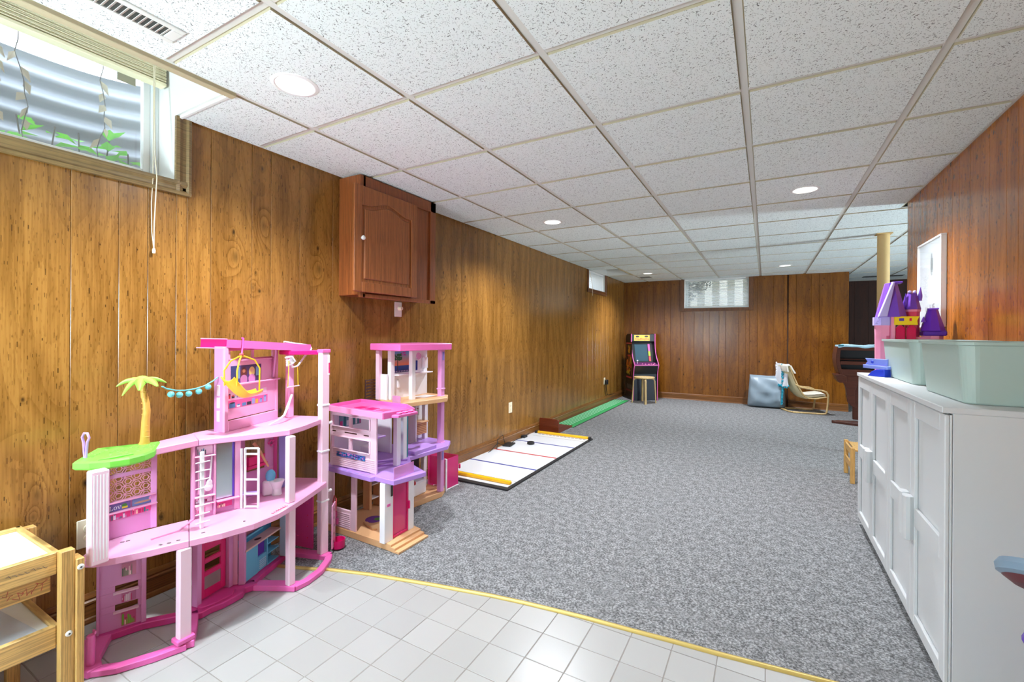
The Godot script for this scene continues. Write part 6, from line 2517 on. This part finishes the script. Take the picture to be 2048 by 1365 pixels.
	var rows := [["top_board", 0.986, 1.03, zf + 0.0, zk], ["shelf_edge", 0.795, 0.842, zf - 0.005, zf - 0.05], ["shelf_board", 0.80, 0.815, zf - 0.05, zk], ["lower_rail", 0.855, 0.866, zf - 0.16, zf - 0.19], ["apron", 0.648, 0.735, zf - 0.004, zf - 0.04], ["bottom_board", 0.648, 0.664, zf - 0.04, zk], ["shaded_back_board", 0.66, 1.0, zk + 0.02, zk]]
	for q in rows:
		bxp(q[0], 0.868, 1.75, q[1], q[2], q[4], q[3], M.black if q[0] == "shaded_back_board" else M.mahogany, t, 0.003)  # rear panel coloured black for the shade inside the openings
	bxp("end_board", 1.75, 1.79, 0.648, 1.03, zk, zf, M.mahogany, t, 0.003)
	st = nb()
	prism_on(st, [v2(0.805, 0.657), v2(0.872, 0.664), v2(0.93, 0.645), v2(0.93, 0.565), v2(0.855, 0.557), v2(0.835, 0.58)], zk + 0.1, zf + 0.05, Vector3.ZERO, Vector3.RIGHT, Vector3.UP, Vector3(0, 0, 1), 0.003)
	obj("arm_lip", st, M.mahogany, t)
	st = nb()
	prism_on(st, [v2(0.862, 0.65), v2(1.10, 0.65), v2(1.06, 0.56), v2(1.03, 0.45), v2(1.03, 0.30), v2(1.05, 0.24), v2(1.03, 0.225), v2(0.985, 0.255), v2(0.952, 0.30), v2(0.938, 0.38), v2(0.934, 0.46), v2(0.918, 0.53), v2(0.89, 0.57)], zf - 0.1, zf - 0.03, Vector3.ZERO, Vector3.RIGHT, Vector3.UP, Vector3(0, 0, 1), 0.004)
	obj("scroll_leg", st, M.mahogany, t)
	bxp("stem", 1.03, 1.55, 0.05, 0.65, zf - 0.25, zf - 0.20, M.mahogany, t, 0.004)
	for q in [[v2(0.79, -7.405), v2(1.30, -7.20)], [v2(0.79, -7.405), v2(1.40, -7.62)]]:
		board_part("foot_rail", [[q[0], q[1], 0.0045, 0.035]], 0.045, M.mahogany, t)
	bxp("foot_cross", 1.28, 1.34, 0.0045, 0.06, -7.62, -7.19, M.mahogany, t, 0.004)
	# folded blue cloth on top of it
	t = thing("folded_cloth", "pale blue cloth lying folded on top of the dark wooden bar", "cloth", Vector3(1.1, 1.03, -7.5))
	st = nb()
	g = []
	for i in 7:
		var row := []
		for j in 31:
			var x := lerpf(0.842, 1.70, j / 30.0)
			var y := 1.046 + 0.006 * sin(x * 21) + 0.004 * sin(i * 2.0 + x * 43) - (0.010 if i == 0 else 0.0)
			row.append(Vector3(x, y, lerpf(-7.33, -7.66, i / 6.0)))
		g.append(row)
	sheet(st, g, 0.02)
	obj("cloth", st, M.cloth_blue, t)
	st = nb()
	for q in [0.86, 0.885, 1.235]:
		blob(st, Vector3(q, 1.050, -7.335), Vector3(0.022, 0.013, 0.02), 8)
	obj("teal_bunch", st, M.cloth_teal, t)

	# low wooden child's seat, mostly behind the white cabinets
	t = thing("kids_stool", "small slatted pine child's stool half hidden behind the white cabinets", "stool", Vector3(0.74, 0.0035, -4.6))
	for q in [[0.592, -4.765], [0.592, -4.445], [0.86, -4.765], [0.86, -4.445]]:
		bxp("leg", q[0], q[0] + 0.03, 0.0045, 0.288, q[1] - 0.018, q[1] + 0.018, M.pine_up, t, 0.003)
	for q in [[0.225, 0.275], [0.115, 0.165]]:
		bxp("side_slat", 0.597, 0.611, q[0], q[1], -4.747, -4.463, M.pine_up, t, 0.002)
		bxp("side_slat", 0.866, 0.88, q[0], q[1], -4.747, -4.463, M.pine_up, t, 0.002)
	bxp("seat", 0.622, 0.86, 0.26, 0.275, -4.77, -4.44, M.pine_up, t, 0.003)

func arcade() -> void:
	var t := thing("arcade_machine", "black home arcade cabinet with pink edging in the far left corner", "arcade machine", Vector3(-1.842, 0.0035, -8.10), 0.611)
	var W := 0.228
	var prof := [v2(-0.02, 0.0), v2(-0.018, 0.46), v2(0.0, 0.56), v2(0.035, 0.632), v2(0.005, 0.675), v2(-0.05, 0.745), v2(-0.10, 0.84), v2(-0.125, 0.93), v2(-0.135, 1.03), v2(-0.135, 1.185), v2(-0.31, 1.185), v2(-0.38, 1.15), v2(-0.40, 1.07), v2(-0.40, 0.0)]
	var edge := []
	for s in [-1.0, 1.0]:
		var st := nb()
		prism_on(st, prof, (W - 0.016) if s > 0 else -W, W if s > 0 else -(W - 0.016), Vector3.ZERO, Vector3(0, 0, 1), Vector3.UP, Vector3.RIGHT)
		var side := obj("side_panel", st, M.black, t)
		st = nb()
		var pts := []
		for k in 10:
			pts.append(Vector3(s * (W - 0.008), prof[k].y, prof[k].x + 0.002))
		tube(st, pts, 0.0085, 6)
		obj("edge_trim", st, M.arcade_pink, side)
	var mk := func(n: String, poly: Array, m: Material) -> void:
		var s2 := nb()
		prism_on(s2, poly, -(W - 0.016), W - 0.016, Vector3.ZERO, Vector3(0, 0, 1), Vector3.UP, Vector3.RIGHT)
		obj(n, s2, m, t)
	mk.call("kick_panel", [v2(-0.035, 0.0), v2(-0.033, 0.47), v2(-0.05, 0.47), v2(-0.05, 0.0)], mat(c8(20, 26, 38), 0.5))
	mk.call("front_panel", [v2(-0.033, 0.47), v2(0.018, 0.615), v2(-0.02, 0.615), v2(-0.05, 0.47)], M.black)
	mk.call("deck", [v2(0.028, 0.615), v2(0.028, 0.632), v2(-0.10, 0.672), v2(-0.10, 0.64)], M.arcade_purple)
	mk.call("bezel", [v2(-0.10, 0.66), v2(-0.195, 1.03), v2(-0.22, 1.03), v2(-0.13, 0.66)], M.black)
	mk.call("hood", [v2(-0.195, 1.03), v2(-0.145, 1.05), v2(-0.145, 1.175), v2(-0.25, 1.175), v2(-0.25, 1.03)], M.black)
	mk.call("rear", [v2(-0.385, 0.0), v2(-0.385, 1.06), v2(-0.30, 1.175), v2(-0.30, 0.0)], M.black)
	var st := nb()
	box(st, Vector3(0, 0.632, 0.031), Vector3(2 * W - 0.03, 0.014, 0.010), 0.003)
	obj("deck_trim", st, M.arcade_pink, t)
	# slanted screen, side strip
	var U := Vector3(0, 0.97, -0.249).normalized()
	var N := Vector3(0, 0.249, 0.97).normalized()
	var mid := Vector3(-0.03, 0.845, -0.144)
	var B := Basis(Vector3.RIGHT, U, N)
	st = nb()
	box(st, mid, Vector3(0.235, 0.31, 0.006), 0.002, B)
	obj("screen", st, M.arcade_screen, t)
	var strip := [[0.10, 0.09, M.arcade_pink], [0.01, 0.08, mat(c8(170, 190, 60), 0.5)], [-0.09, 0.11, M.coral]]
	for q in [[0.095, 0.13, M.arcade_pink], [-0.015, 0.085, mat(c8(176, 190, 66), 0.5)], [-0.11, 0.09, M.coral]]:
		st = nb()
		box(st, mid + Vector3(0.148, 0, 0.004) + U * q[0], Vector3(0.038, q[1], 0.005), 0.001, B)
		obj("info_strip", st, q[2], t)
	# stick and buttons
	st = nb()
	tube(st, [Vector3(-0.15, 0.655, -0.02), Vector3(-0.15, 0.70, -0.015)], 0.005, 8)
	blob(st, Vector3(-0.15, 0.708, -0.014), Vector3(0.014, 0.014, 0.014), 12)
	obj("joystick", st, M.white_toy, t)
	for q in [[-0.06, -0.01], [-0.01, 0.0], [0.05, 0.005], [0.10, -0.005], [0.135, 0.01], [0.165, -0.015]]:
		st = nb()
		lathe(st, [Vector2(0, 0.012), Vector2(0.011, 0.011), Vector2(0.013, 0.0)], Vector3(q[0], 0.643 - q[1] * 0.3, q[1]), 12)
		obj("button", st, M.castle_pink, t)
	# marquee: warm yellow print of plain shapes
	var r := RandomNumberGenerator.new()
	r.seed = 19
	var im := blank(192, 64, c8(236, 190, 70))
	for k in 3:
		disc(im, [40, 96, 150][k], [18, 20, 16][k], 22, 9, c8(34, 24, 30) if k != 1 else c8(240, 220, 60))
	for k in 11:
		var x := 10 + k * 16
		im.fill_rect(Rect2i(x, 34, 4, 24), c8(206, 70, 70))
		im.fill_rect(Rect2i(x + (k * 7) % 6, 34 + (k * 5) % 18, 11, 5), c8(220, 90, 60))
		im.fill_rect(Rect2i(x + 7, 38, 3, 16), c8(120, 50, 40) if k % 2 == 0 else c8(220, 120, 60))
	card("marquee", Vector3(-0.165, 1.166, -0.142), Vector3(0.125, 1.166, -0.142), Vector3(0.125, 1.06, -0.142), Vector3(-0.165, 1.06, -0.142), printed(im), t, 0.003)
	# side art: plain blots in a coral frame
	im = blank(96, 192, c8(24, 16, 22))
	im.fill_rect(Rect2i(4, 4, 88, 7), c8(190, 70, 80))
	im.fill_rect(Rect2i(4, 4, 6, 90), c8(150, 60, 70))
	im.fill_rect(Rect2i(86, 60, 6, 110), c8(170, 70, 80))
	im.fill_rect(Rect2i(10, 176, 82, 9), c8(190, 66, 74))
	im.fill_rect(Rect2i(30, 66, 46, 9), c8(196, 70, 60))
	for k in 40:
		disc(im, r.randf_range(14, 80), r.randf_range(80, 166), r.randf_range(4, 11), r.randf_range(4, 13), [c8(206, 120, 40), c8(214, 160, 40), c8(196, 190, 50), c8(170, 70, 40)][r.randi() % 4])
	for k in 12:
		disc(im, r.randf_range(34, 72), r.randf_range(24, 52), 6, 8, [c8(206, 130, 40), c8(190, 150, 40)][r.randi() % 2])
	card("side_print", Vector3(-W - 0.001, 1.04, -0.39), Vector3(-W - 0.001, 1.04, -0.07), Vector3(-W - 0.001, 0.36, -0.07), Vector3(-W - 0.001, 0.36, -0.39), printed(im), t, 0.0005)
	im = blank(96, 48, c8(22, 18, 24))
	for k in 9:
		im.fill_rect(Rect2i(20 + k * 8, 6 + k % 3, 3, 22), c8(110, 108, 110))
		im.fill_rect(Rect2i(20 + k * 8, 6 + (k * 5) % 18, 7, 3), c8(110, 108, 110))
	im.fill_rect(Rect2i(4, 34, 90, 9), c8(120, 44, 50))
	card("side_print", Vector3(-W - 0.001, 0.30, -0.39), Vector3(-W - 0.001, 0.30, -0.03), Vector3(-W - 0.001, 0.13, -0.03), Vector3(-W - 0.001, 0.13, -0.39), printed(im), t, 0.0005)

# ---------------------------------------------------------------- white cabinets, bins and the castle
func build_cabinets() -> void:
	var names := ["near white two-door cabinet with framed doors, standing below the larger mint bin", "far white two-door cabinet with framed doors, standing below the toy castle"]
	for k in 2:
		var z0 := -1.955 - 0.78 * k
		var z1 := z0 - 0.78
		var t := thing("cabinet", names[k], "cabinet", Vector3(0.7, 0.0, (z0 + z1) * 0.5), 0.0, "white two-door cabinets along the right wall")
		var yb := 0.0035 if k == 1 else 0.001
		bxp("top_panel", 0.500, 0.892, 0.930, 0.950, z1 + 0.0005, z0 - 0.0005, M.cab_white, t, 0.002)
		bxp("side_panel", 0.527, 0.892, 0.0045, 0.930, z0 - 0.018, z0 - 0.0005, M.cab_white, t, 0.001)
		bxp("side_panel", 0.527, 0.892, 0.0045, 0.930, z1 + 0.0005, z1 + 0.018, M.cab_white, t, 0.001)
		bxp("bottom_panel", 0.530, 0.892, 0.06, 0.078, z1 + 0.018, z0 - 0.018, M.cab_white, t, 0.001)
		bxp("back_panel", 0.884, 0.892, 0.05, 0.930, z1 + 0.018, z0 - 0.018, M.cab_white, t, 0.0)
		bxp("shelf", 0.545, 0.884, 0.48, 0.498, z1 + 0.018, z0 - 0.018, M.cab_white, t, 0.001)
		bxp("front_foot", 0.530, 0.56, 0.0045, 0.06, z1 + 0.018, z1 + 0.045, M.cab_white, t, 0.002)
		for d in 2:
			var a := z0 - 0.0015 - 0.39 * d
			var b := a - 0.387
			var door := bxp("door", 0.5200, 0.5255, 0.052, 0.925, b, a, M.cab_white, t, 0.001)
			for q in [[0.052, 0.10], [0.437, 0.512], [0.862, 0.925]]:
				var st := nb()
				bx(st, 0.5075, 0.5200, q[0], q[1], b + 0.05, a - 0.05, 0.003)
				obj("door_rail", st, M.cab_white, door)
			for q in [[a - 0.05, a], [b, b + 0.05]]:
				var st := nb()
				bx(st, 0.5070, 0.5200, 0.052, 0.925, q[1], q[0], 0.003)
				obj("door_stile", st, M.cab_white, door)
			# pull: a curved white plate at the meeting edge
			var zc := b + 0.029 if d == 0 else a - 0.029
			var st := nb()
			var hw := 0.026
			prism_on(st, [v2(0.507, -hw * 0.7), v2(0.494, -hw), v2(0.482, -hw), v2(0.477, -hw * 0.5), v2(0.476, 0.0), v2(0.477, hw * 0.5), v2(0.482, hw), v2(0.494, hw), v2(0.507, hw * 0.7)], 0.382, 0.552, Vector3(0, 0, zc), Vector3.RIGHT, Vector3(0, 0, 1), Vector3.UP, 0.002)
			obj("handle", st, M.cab_white, door)
	mint_bin("mint green plastic storage bin at the far end of the cabinets, beside the castle", 0.605, 0.880, -3.315, -2.755)
	mint_bin("mint green plastic storage bin nearest the camera on the white cabinets", 0.590, 0.880, -2.530, -2.075)
	castle()

func mint_bin(label: String, x0: float, x1: float, z0: float, z1: float) -> void:
	var c := Vector3((x0 + x1) * 0.5, 0.951, (z0 + z1) * 0.5)
	var t := thing("storage_bin", label, "storage bin", c, 0.0, "mint storage bins on the cabinets")
	var ring := func(hx: float, hz: float, r: float, y: float) -> Array:
		var out := []
		for k in 4:
			var sx := 1.0 if k == 0 or k == 3 else -1.0
			var sz := 1.0 if k < 2 else -1.0
			for i in 7:
				var a := PI * 0.5 * (k + i / 6.0)
				out.append(Vector3(c.x + sx * (hx - r) + cos(a) * r, y, c.z + sz * (hz - r) + sin(a) * r))
		return out
	var hx := (x1 - x0) * 0.5
	var hz := (z1 - z0) * 0.5
	var lv := [[0, 0, 0.951, 0.02], [hx - 0.004, hz - 0.004, 0.951, 0.03], [hx, hz, 0.956, 0.034], [hx + 0.016, hz + 0.016, 1.148, 0.045], [hx + 0.024, hz + 0.024, 1.150, 0.05], [hx + 0.025, hz + 0.025, 1.160, 0.05], [hx + 0.014, hz + 0.014, 1.161, 0.043], [hx - 0.002, hz - 0.002, 0.960, 0.032], [0, 0, 0.958, 0.02]]
	var rings := []
	for q in lv:
		if q[0] == 0:
			var one := []
			for i in 28:
				one.append(Vector3(c.x, q[2], c.z))
			rings.append(one)
		else:
			rings.append(ring.call(q[0], q[1], q[3], q[2]))
	var st := nb()
	for i in rings.size() - 1:
		for k in 28:
			var k2 := (k + 1) % 28
			var a: Vector3 = rings[i][k]
			var b: Vector3 = rings[i][k2]
			var d: Vector3 = rings[i + 1][k]
			var e: Vector3 = rings[i + 1][k2]
			var outw := (a + b + d + e) * 0.25 - c
			outw.y = -0.3 if i < 2 else 0.05
			if i >= 5:
				outw = -outw
				outw.y = 0.4
			quad(st, a, b, e, d, outw)
	obj("tub", st, M.mint, t)

func frustum(st: SurfaceTool, c: Vector3, r0: float, r1: float, h: float, n := 8, rot := 0.39) -> void:
	for k in n:
		var a := rot + TAU * k / n
		var b := rot + TAU * (k + 1) / n
		var p := Vector3(cos(a), 0, sin(a))
		var q := Vector3(cos(b), 0, sin(b))
		quad(st, c + p * r0, c + q * r0, c + q * r1 + Vector3.UP * h, c + p * r1 + Vector3.UP * h, p + q)
		tri(st, c, c + p * r0, c + q * r0, Vector3.DOWN)
		tri(st, c + Vector3.UP * h, c + p * r1 + Vector3.UP * h, c + q * r1 + Vector3.UP * h, Vector3.UP)

func castle() -> void:
	var z := -3.425
	var t := thing("toy_castle", "pink toy castle with purple tower roofs and yellow banner on the cabinet", "toy castle", Vector3(0.72, 0.951, z))
	var st := nb()
	bx(st, 0.575, 0.885, 0.951, 0.966, z - 0.07, z + 0.065, 0.003)
	obj("base", st, M.castle_lav, t)
	# tall left tower
	st = nb()
	frustum(st, Vector3(0.606, 0.966, z), 0.034, 0.036, 0.214)
	obj("tower", st, M.castle_pink, t)
	st = nb()
	frustum(st, Vector3(0.614, 1.18, z), 0.044, 0.046, 0.062)
	obj("tower", st, M.castle_pink, t)
	st = nb()
	frustum(st, Vector3(0.612, 1.242, z), 0.052, 0.052, 0.048)
	obj("tower_band", st, M.castle_lav, t)
	st = nb()
	for k in 4:
		box(st, Vector3(0.572 + k * 0.004, 1.255 + k * 0.01, z + 0.045), Vector3(0.012, 0.006, 0.006), 0.001)
	obj("band_teeth", st, M.castle_lav, t)
	st = nb()
	frustum(st, Vector3(0.645, 1.29, z), 0.075, 0.030, 0.20)
	obj("tower_roof", st, M.castle_purple, t)
	st = nb()
	bx(st, 0.645, 0.695, 1.488, 1.498, z - 0.03, z + 0.03, 0.002)
	obj("roof_cap", st, M.castle_purple, t)
	st = nb()
	prism_on(st, [v2(0.578, 1.292), v2(0.618, 1.292), v2(0.652, 1.49), v2(0.643, 1.494)], z + 0.03, z + 0.071, Vector3.ZERO, Vector3.RIGHT, Vector3.UP, Vector3(0, 0, 1), 0.002)
	obj("lit_roof_face", st, M.castle_lav, t)  # lavender face: light on the roof's left side, put into colour
	# wall, gate and banner
	st = nb()
	bx(st, 0.645, 0.87, 0.966, 1.175, z - 0.04, z + 0.02, 0.003)
	obj("curtain_wall", st, M.castle_pink, t)
	st = nb()
	bx(st, 0.638, 0.658, 1.10, 1.292, z - 0.03, z + 0.055, 0.003)
	obj("gate_post", st, M.castle_pink, t)
	for q in [[0.660, 0.703], [0.710, 0.752]]:
		st = nb()
		prism_on(st, [v2(q[0], 1.10), v2(q[1], 1.10), v2(q[1], 1.225), v2((q[0] + q[1]) * 0.5, 1.248), v2(q[0], 1.225)], z + 0.02, z + 0.045, Vector3.ZERO, Vector3.RIGHT, Vector3.UP, Vector3(0, 0, 1), 0.003)
		obj("gate_leaf", st, M.castle_red, t)
	st = nb()
	prism_on(st, [v2(0.650, 1.243), v2(0.755, 1.243), v2(0.752, 1.268), v2(0.762, 1.293), v2(0.650, 1.293)], z + 0.05, z + 0.066, Vector3.ZERO, Vector3.RIGHT, Vector3.UP, Vector3(0, 0, 1), 0.002)
	obj("banner", st, M.castle_yellow, t)
	for q in [[0.682, 0.011], [0.722, 0.005]]:
		st = nb()
		bx(st, q[0] - q[1], q[0] + q[1], 1.266, 1.282, z + 0.0655, z + 0.067, 0.0)
		obj("banner_slot", st, M.purple if q[1] > 0.006 else M.castle_red, t)
	# middle back tower with two ball finials and side spires
	st = nb()
	frustum(st, Vector3(0.748, 1.17, z - 0.03), 0.034, 0.036, 0.165)
	obj("tower", st, mat(c8(226, 70, 110), 0.35), t)
	st = nb()
	frustum(st, Vector3(0.748, 1.322, z - 0.03), 0.040, 0.040, 0.012)
	obj("tower_band", st, M.castle_pink, t)
	st = nb()
	frustum(st, Vector3(0.748, 1.335, z - 0.03), 0.042, 0.022, 0.095)
	obj("tower_roof", st, mat(c8(112, 62, 176), 0.4), t)
	for x in [0.735, 0.758]:
		st = nb()
		blob(st, Vector3(x, 1.438, z - 0.02), Vector3(0.009, 0.009, 0.009), 12)
		obj("ball_finial", st, M.castle_lav, t)
	for q in [[0.716, 1.345, 0.085], [0.782, 1.385, 0.08]]:
		st = nb()
		tube(st, [Vector3(q[0], q[1], z - 0.02), Vector3(q[0], q[1] + q[2] * 0.35, z - 0.02), Vector3(q[0] + 0.002, q[1] + q[2], z - 0.02)], [0.007, 0.011, 0.001], 10)
		obj("spire", st, M.castle_purple, t)
	# short right tower
	st = nb()
	frustum(st, Vector3(0.832, 0.966, z), 0.045, 0.047, 0.215)
	obj("tower", st, M.castle_pink, t)
	st = nb()
	bx(st, 0.782, 0.884, 1.181, 1.21, z - 0.045, z + 0.05, 0.006)
	obj("roof_skirt", st, mat(c8(84, 34, 164), 0.35), t)
	st = nb()
	frustum(st, Vector3(0.832, 1.21, z), 0.056, 0.022, 0.125)
	obj("tower_roof", st, mat(c8(104, 44, 186), 0.35), t)
	st = nb()
	bx(st, 0.812, 0.855, 1.331, 1.340, z - 0.022, z + 0.022, 0.002)
	obj("roof_cap", st, M.castle_purple, t)
	st = nb()
	frustum(st, Vector3(0.786, 1.26, z + 0.03), 0.012, 0.002, 0.03)
	obj("dormer", st, M.castle_purple, t)

	# blue toy piece lying in front
	t = thing("blue_toy_piece", "blue and periwinkle plastic toy piece on the cabinet in front of the castle", "toy", Vector3(0.555, 0.951, -3.22))
	var a := v2(0.530, -3.265)
	var b := v2(0.588, -3.185)
	var d := (b - a).normalized()
	var D3 := Vector3(d.x, 0, d.y)
	st = nb()
	prism_on(st, [v2(-0.005, 0.0), v2(0.10, 0.0), v2(0.10, 0.042), v2(0.05, 0.04), v2(0.02, 0.025)], -0.022, 0.022, Vector3(a.x, 0.951, a.y), D3, Vector3.UP, D3.cross(Vector3.UP), 0.003)
	obj("blue_base", st, M.toy_blue, t)
	st = nb()
	prism_on(st, [v2(-0.035, 0.042), v2(0.115, 0.042), v2(0.115, 0.058), v2(-0.035, 0.062)], -0.02, 0.02, Vector3(a.x, 0.951, a.y), D3, Vector3.UP, D3.cross(Vector3.UP), 0.002)
	obj("deck", st, M.toy_peri, t)
	st = nb()
	prism_on(st, [v2(-0.035, 0.062), v2(0.10, 0.062), v2(0.10, 0.098), v2(-0.035, 0.098), v2(-0.02, 0.08)], -0.006, 0.006, Vector3(a.x, 0.951, a.y), D3, Vector3.UP, D3.cross(Vector3.UP), 0.002)
	obj("flag", st, M.toy_peri, t)
	st = nb()
	blob(st, Vector3(a.x, 1.030, a.y) + D3 * 0.012, Vector3(0.011, 0.011, 0.011), 12)
	obj("round_boss", st, M.toy_blue, t)

# ---------------------------------------------------------------- picture and play seat on the right
func build_right_side() -> void:
	var t := thing("framed_picture", "white framed print under glass hanging on the right wall above the castle", "picture", Vector3(XR, 1.51, -3.765))
	var x0 := 0.892
	var st := nb()
	var q := [[1.235, 1.247, -4.0, -3.53], [1.773, 1.785, -4.0, -3.53], [1.247, 1.773, -4.0, -3.988], [1.247, 1.773, -3.542, -3.53]]
	for r in q:
		bxp("frame", x0, XR - 0.001, r[0], r[1], r[2], r[3], M.white_paint, t, 0.0015)
	bxp("mount", 0.902, 0.908, 1.247, 1.773, -3.988, -3.542, M.white_paint, t, 0.0)
	var im := blank(160, 192, c8(228, 232, 236))
	var rg := RandomNumberGenerator.new()
	rg.seed = 3
	for k in 6:
		im.fill_rect(Rect2i(40, 30 + k * 3, 88, 1), c8(206, 210, 212))
	disc(im, 92, 54, 9, 24, c8(96, 104, 104))
	im.fill_rect(Rect2i(88, 26, 8, 10), c8(96, 104, 104))
	for k in 260:
		var g := rg.randi_range(150, 220)
		im.fill_rect(Rect2i(int(rg.randf_range(30, 128)), int(rg.randf_range(70, 128)), rg.randi_range(1, 4), rg.randi_range(1, 3)), c8(g, g, g))
	for k in [[50, 150, 3, 12], [55, 158, 3, 8], [59, 150, 3, 12], [66, 158, 8, 3], [78, 146, 2, 18], [84, 146, 2, 18], [96, 146, 4, 16], [104, 144, 3, 18], [108, 144, 6, 3], [108, 151, 6, 3], [108, 159, 6, 3]]:
		im.fill_rect(Rect2i(k[0], k[1], k[2], k[3]), c8(60, 62, 66))
	im.fill_rect(Rect2i(40, 172, 90, 1), c8(190, 194, 196))
	card("print", Vector3(0.901, 1.765, -3.98), Vector3(0.901, 1.765, -3.55), Vector3(0.901, 1.255, -3.55), Vector3(0.901, 1.255, -3.98), printed(im, 0.5), t, 0.0005)
	bxp("glass", 0.8975, 0.8985, 1.247, 1.773, -3.988, -3.542, M.pane, t, 0.0)

	# child's seat cut off by the right edge of the picture
	t = thing("play_seat", "slate blue rimmed child's seat with maroon underside at the lower right edge", "toy seat", Vector3(0.72, 0.001, -1.62))
	var c := Vector3(0.676, 0.575, -1.61)
	var tilt := Basis(Vector3(-0.92, 0, -0.39).normalized(), 0.46)
	st = nb()
	lathe(st, [Vector2(0.118, 0.012), Vector2(0.135, 0.020), Vector2(0.150, 0.018), Vector2(0.157, 0.004), Vector2(0.154, -0.012), Vector2(0.140, -0.020)], c, 44, tilt)
	obj("rim", st, M.slate, t)
	st = nb()
	lathe(st, [Vector2(0.0, -0.004), Vector2(0.09, 0.0), Vector2(0.118, 0.012)], c, 36, tilt)
	obj("seat", st, M.slate, t)
	st = nb()
	lathe(st, [Vector2(0.143, -0.019), Vector2(0.12, -0.034), Vector2(0.05, -0.05), Vector2(0.0, -0.05)], c, 36, tilt)
	obj("underside", st, M.maroon, t)
	st = nb()
	lathe(st, [Vector2(0, 0.53), Vector2(0.03, 0.53), Vector2(0.03, 0.45), Vector2(0.10, 0.43), Vector2(0.108, 0.41), Vector2(0.05, 0.395), Vector2(0.04, 0.06), Vector2(0.12, 0.03), Vector2(0.125, 0.001), Vector2(0, 0.001)], Vector3(c.x, 0, c.z), 30)
	obj("pedestal", st, M.purple, t)

# ---------------------------------------------------------------- child's table, lower left
func build_table() -> void:
	var t := thing("kids_table", "pine child's table with white top and lower white shelf at lower left", "table", Vector3(-2.12, 0.0, -0.25))
	var z1 := -0.53       # right end
	var z0 := 0.10        # hidden left end
	var xf := -1.935      # face of the front rails
	var xb := -2.325
	bxp("top_rail", xf - 0.018, xf, 0.414, 0.482, z1, z0, M.pine, t, 0.002)
	bxp("top_rail", xb, xb + 0.018, 0.414, 0.478, z1 - 0.01, z0, M.pine, t, 0.002)
	bxp("under_rail", xf - 0.05, xf - 0.03, 0.352, 0.41, z1 + 0.006, z0, M.pine, t, 0.002)
	st_end(t, z1, xb, xf)
	bxp("table_top", xb + 0.018, xf - 0.018, 0.458, 0.466, z1 + 0.002, z0, M.white_paint, t, 0.001)
	bxp("shelf_rail", xf - 0.018, xf, 0.182, 0.252, z1, z0, M.pine, t, 0.002)
	bxp("shelf_rail", xb, xb + 0.018, 0.182, 0.246, z1 - 0.01, z0, M.pine, t, 0.002)
	bxp("shelf", xb + 0.018, xf - 0.018, 0.226, 0.232, z1 + 0.002, z0, M.white_paint, t, 0.001)
	# front right leg is two boards bolted together
	bxp("leg", xf, xf + 0.032, 0.001, 0.488, z1 - 0.034, z1 + 0.0, M.pine_up, t, 0.002)
	bxp("leg_board", xf - 0.015, xf + 0.042, 0.001, 0.455, z1 - 0.054, z1 - 0.034, M.pine_up, t, 0.002)
	bxp("leg", xb - 0.005, xb + 0.03, 0.001, 0.47, z1 - 0.045, z1 - 0.012, M.pine_up, t, 0.002)
	bxp("leg", xf - 0.24, xf - 0.205, 0.001, 0.182, z1 + 0.03, z1 + 0.06, M.pine_up, t, 0.002)
	bxp("leg", xf, xf + 0.032, 0.001, 0.488, z0 - 0.04, z0, M.pine_up, t, 0.002)
	bxp("leg", xb - 0.005, xb + 0.03, 0.001, 0.47, z0 - 0.04, z0, M.pine_up, t, 0.002)
	for q in [[xf + 0.043, 0.428, z1 - 0.044], [xf + 0.033, 0.226, z1 - 0.020]]:
		var st := nb()
		lathe(st, [Vector2(0, 0.0045), Vector2(0.006, 0.004), Vector2(0.0085, 0.002), Vector2(0.009, 0)], Vector3(q[0] - 0.001, q[1], q[2]), 16, Basis(Vector3(0, 1, 0), Vector3(1, 0, 0), Vector3(0, 0, -1)))
		var bo := obj("bolt", st, M.vent, t)
		st = nb()
		lathe(st, [Vector2(0, 0.0006), Vector2(0.0025, 0.0005), Vector2(0.003, 0)], Vector3(q[0] + 0.0035, q[1], q[2]), 6, Basis(Vector3(0, 1, 0), Vector3(1, 0, 0), Vector3(0, 0, -1)))
		obj("hex_socket", st, M.dark, bo)
	# crayon scribbles on the rails
	var st := nb()
	var r := RandomNumberGenerator.new()
	r.seed = 2
	for k in 9:
		var z := -0.42 - k * 0.010
		tube(st, [Vector3(xf - 0.0295, r.randf_range(0.36, 0.40), z), Vector3(xf - 0.0295, r.randf_range(0.36, 0.40), z - r.randf_range(0.005, 0.02)), Vector3(xf - 0.0295, r.randf_range(0.36, 0.40), z - 0.012)], 0.0007, 4)
	obj("red_scribble", st, M.coral, t)
	st = nb()
	for k in 7:
		var z := -0.42 - k * 0.013
		tube(st, [Vector3(xf + 0.0003, 0.452, z), Vector3(xf + 0.0003, 0.444 + r.randf_range(0, 0.014), z - 0.006), Vector3(xf + 0.0003, 0.446, z - 0.011)], 0.0006, 4)
	obj("pencil_scribble", st, M.stem, t)
	# loose sheet on the lower shelf
	t = thing("paper_sheet", "pale grey sheet of paper lying on the lower shelf of the child's table", "paper", Vector3(-2.08, 0.2325, -0.42))
	st = nb()
	slab(st, [v2(-2.24, -0.475), v2(-1.965, -0.505), v2(-1.962, -0.32), v2(-2.22, -0.25)], 0.2326, 0.2336)
	obj("sheet", st, mat(c8(206, 212, 220), 0.8), t)

func st_end(t: Node, z1: float, xb: float, xf: float) -> void:
	bxp("end_rail", xb, xf - 0.018, 0.414, 0.478, z1 - 0.012, z1 + 0.004, M.pine, t, 0.002)
	bxp("end_rail", xb, xf - 0.018, 0.182, 0.244, z1 - 0.012, z1 + 0.004, M.pine, t, 0.002)
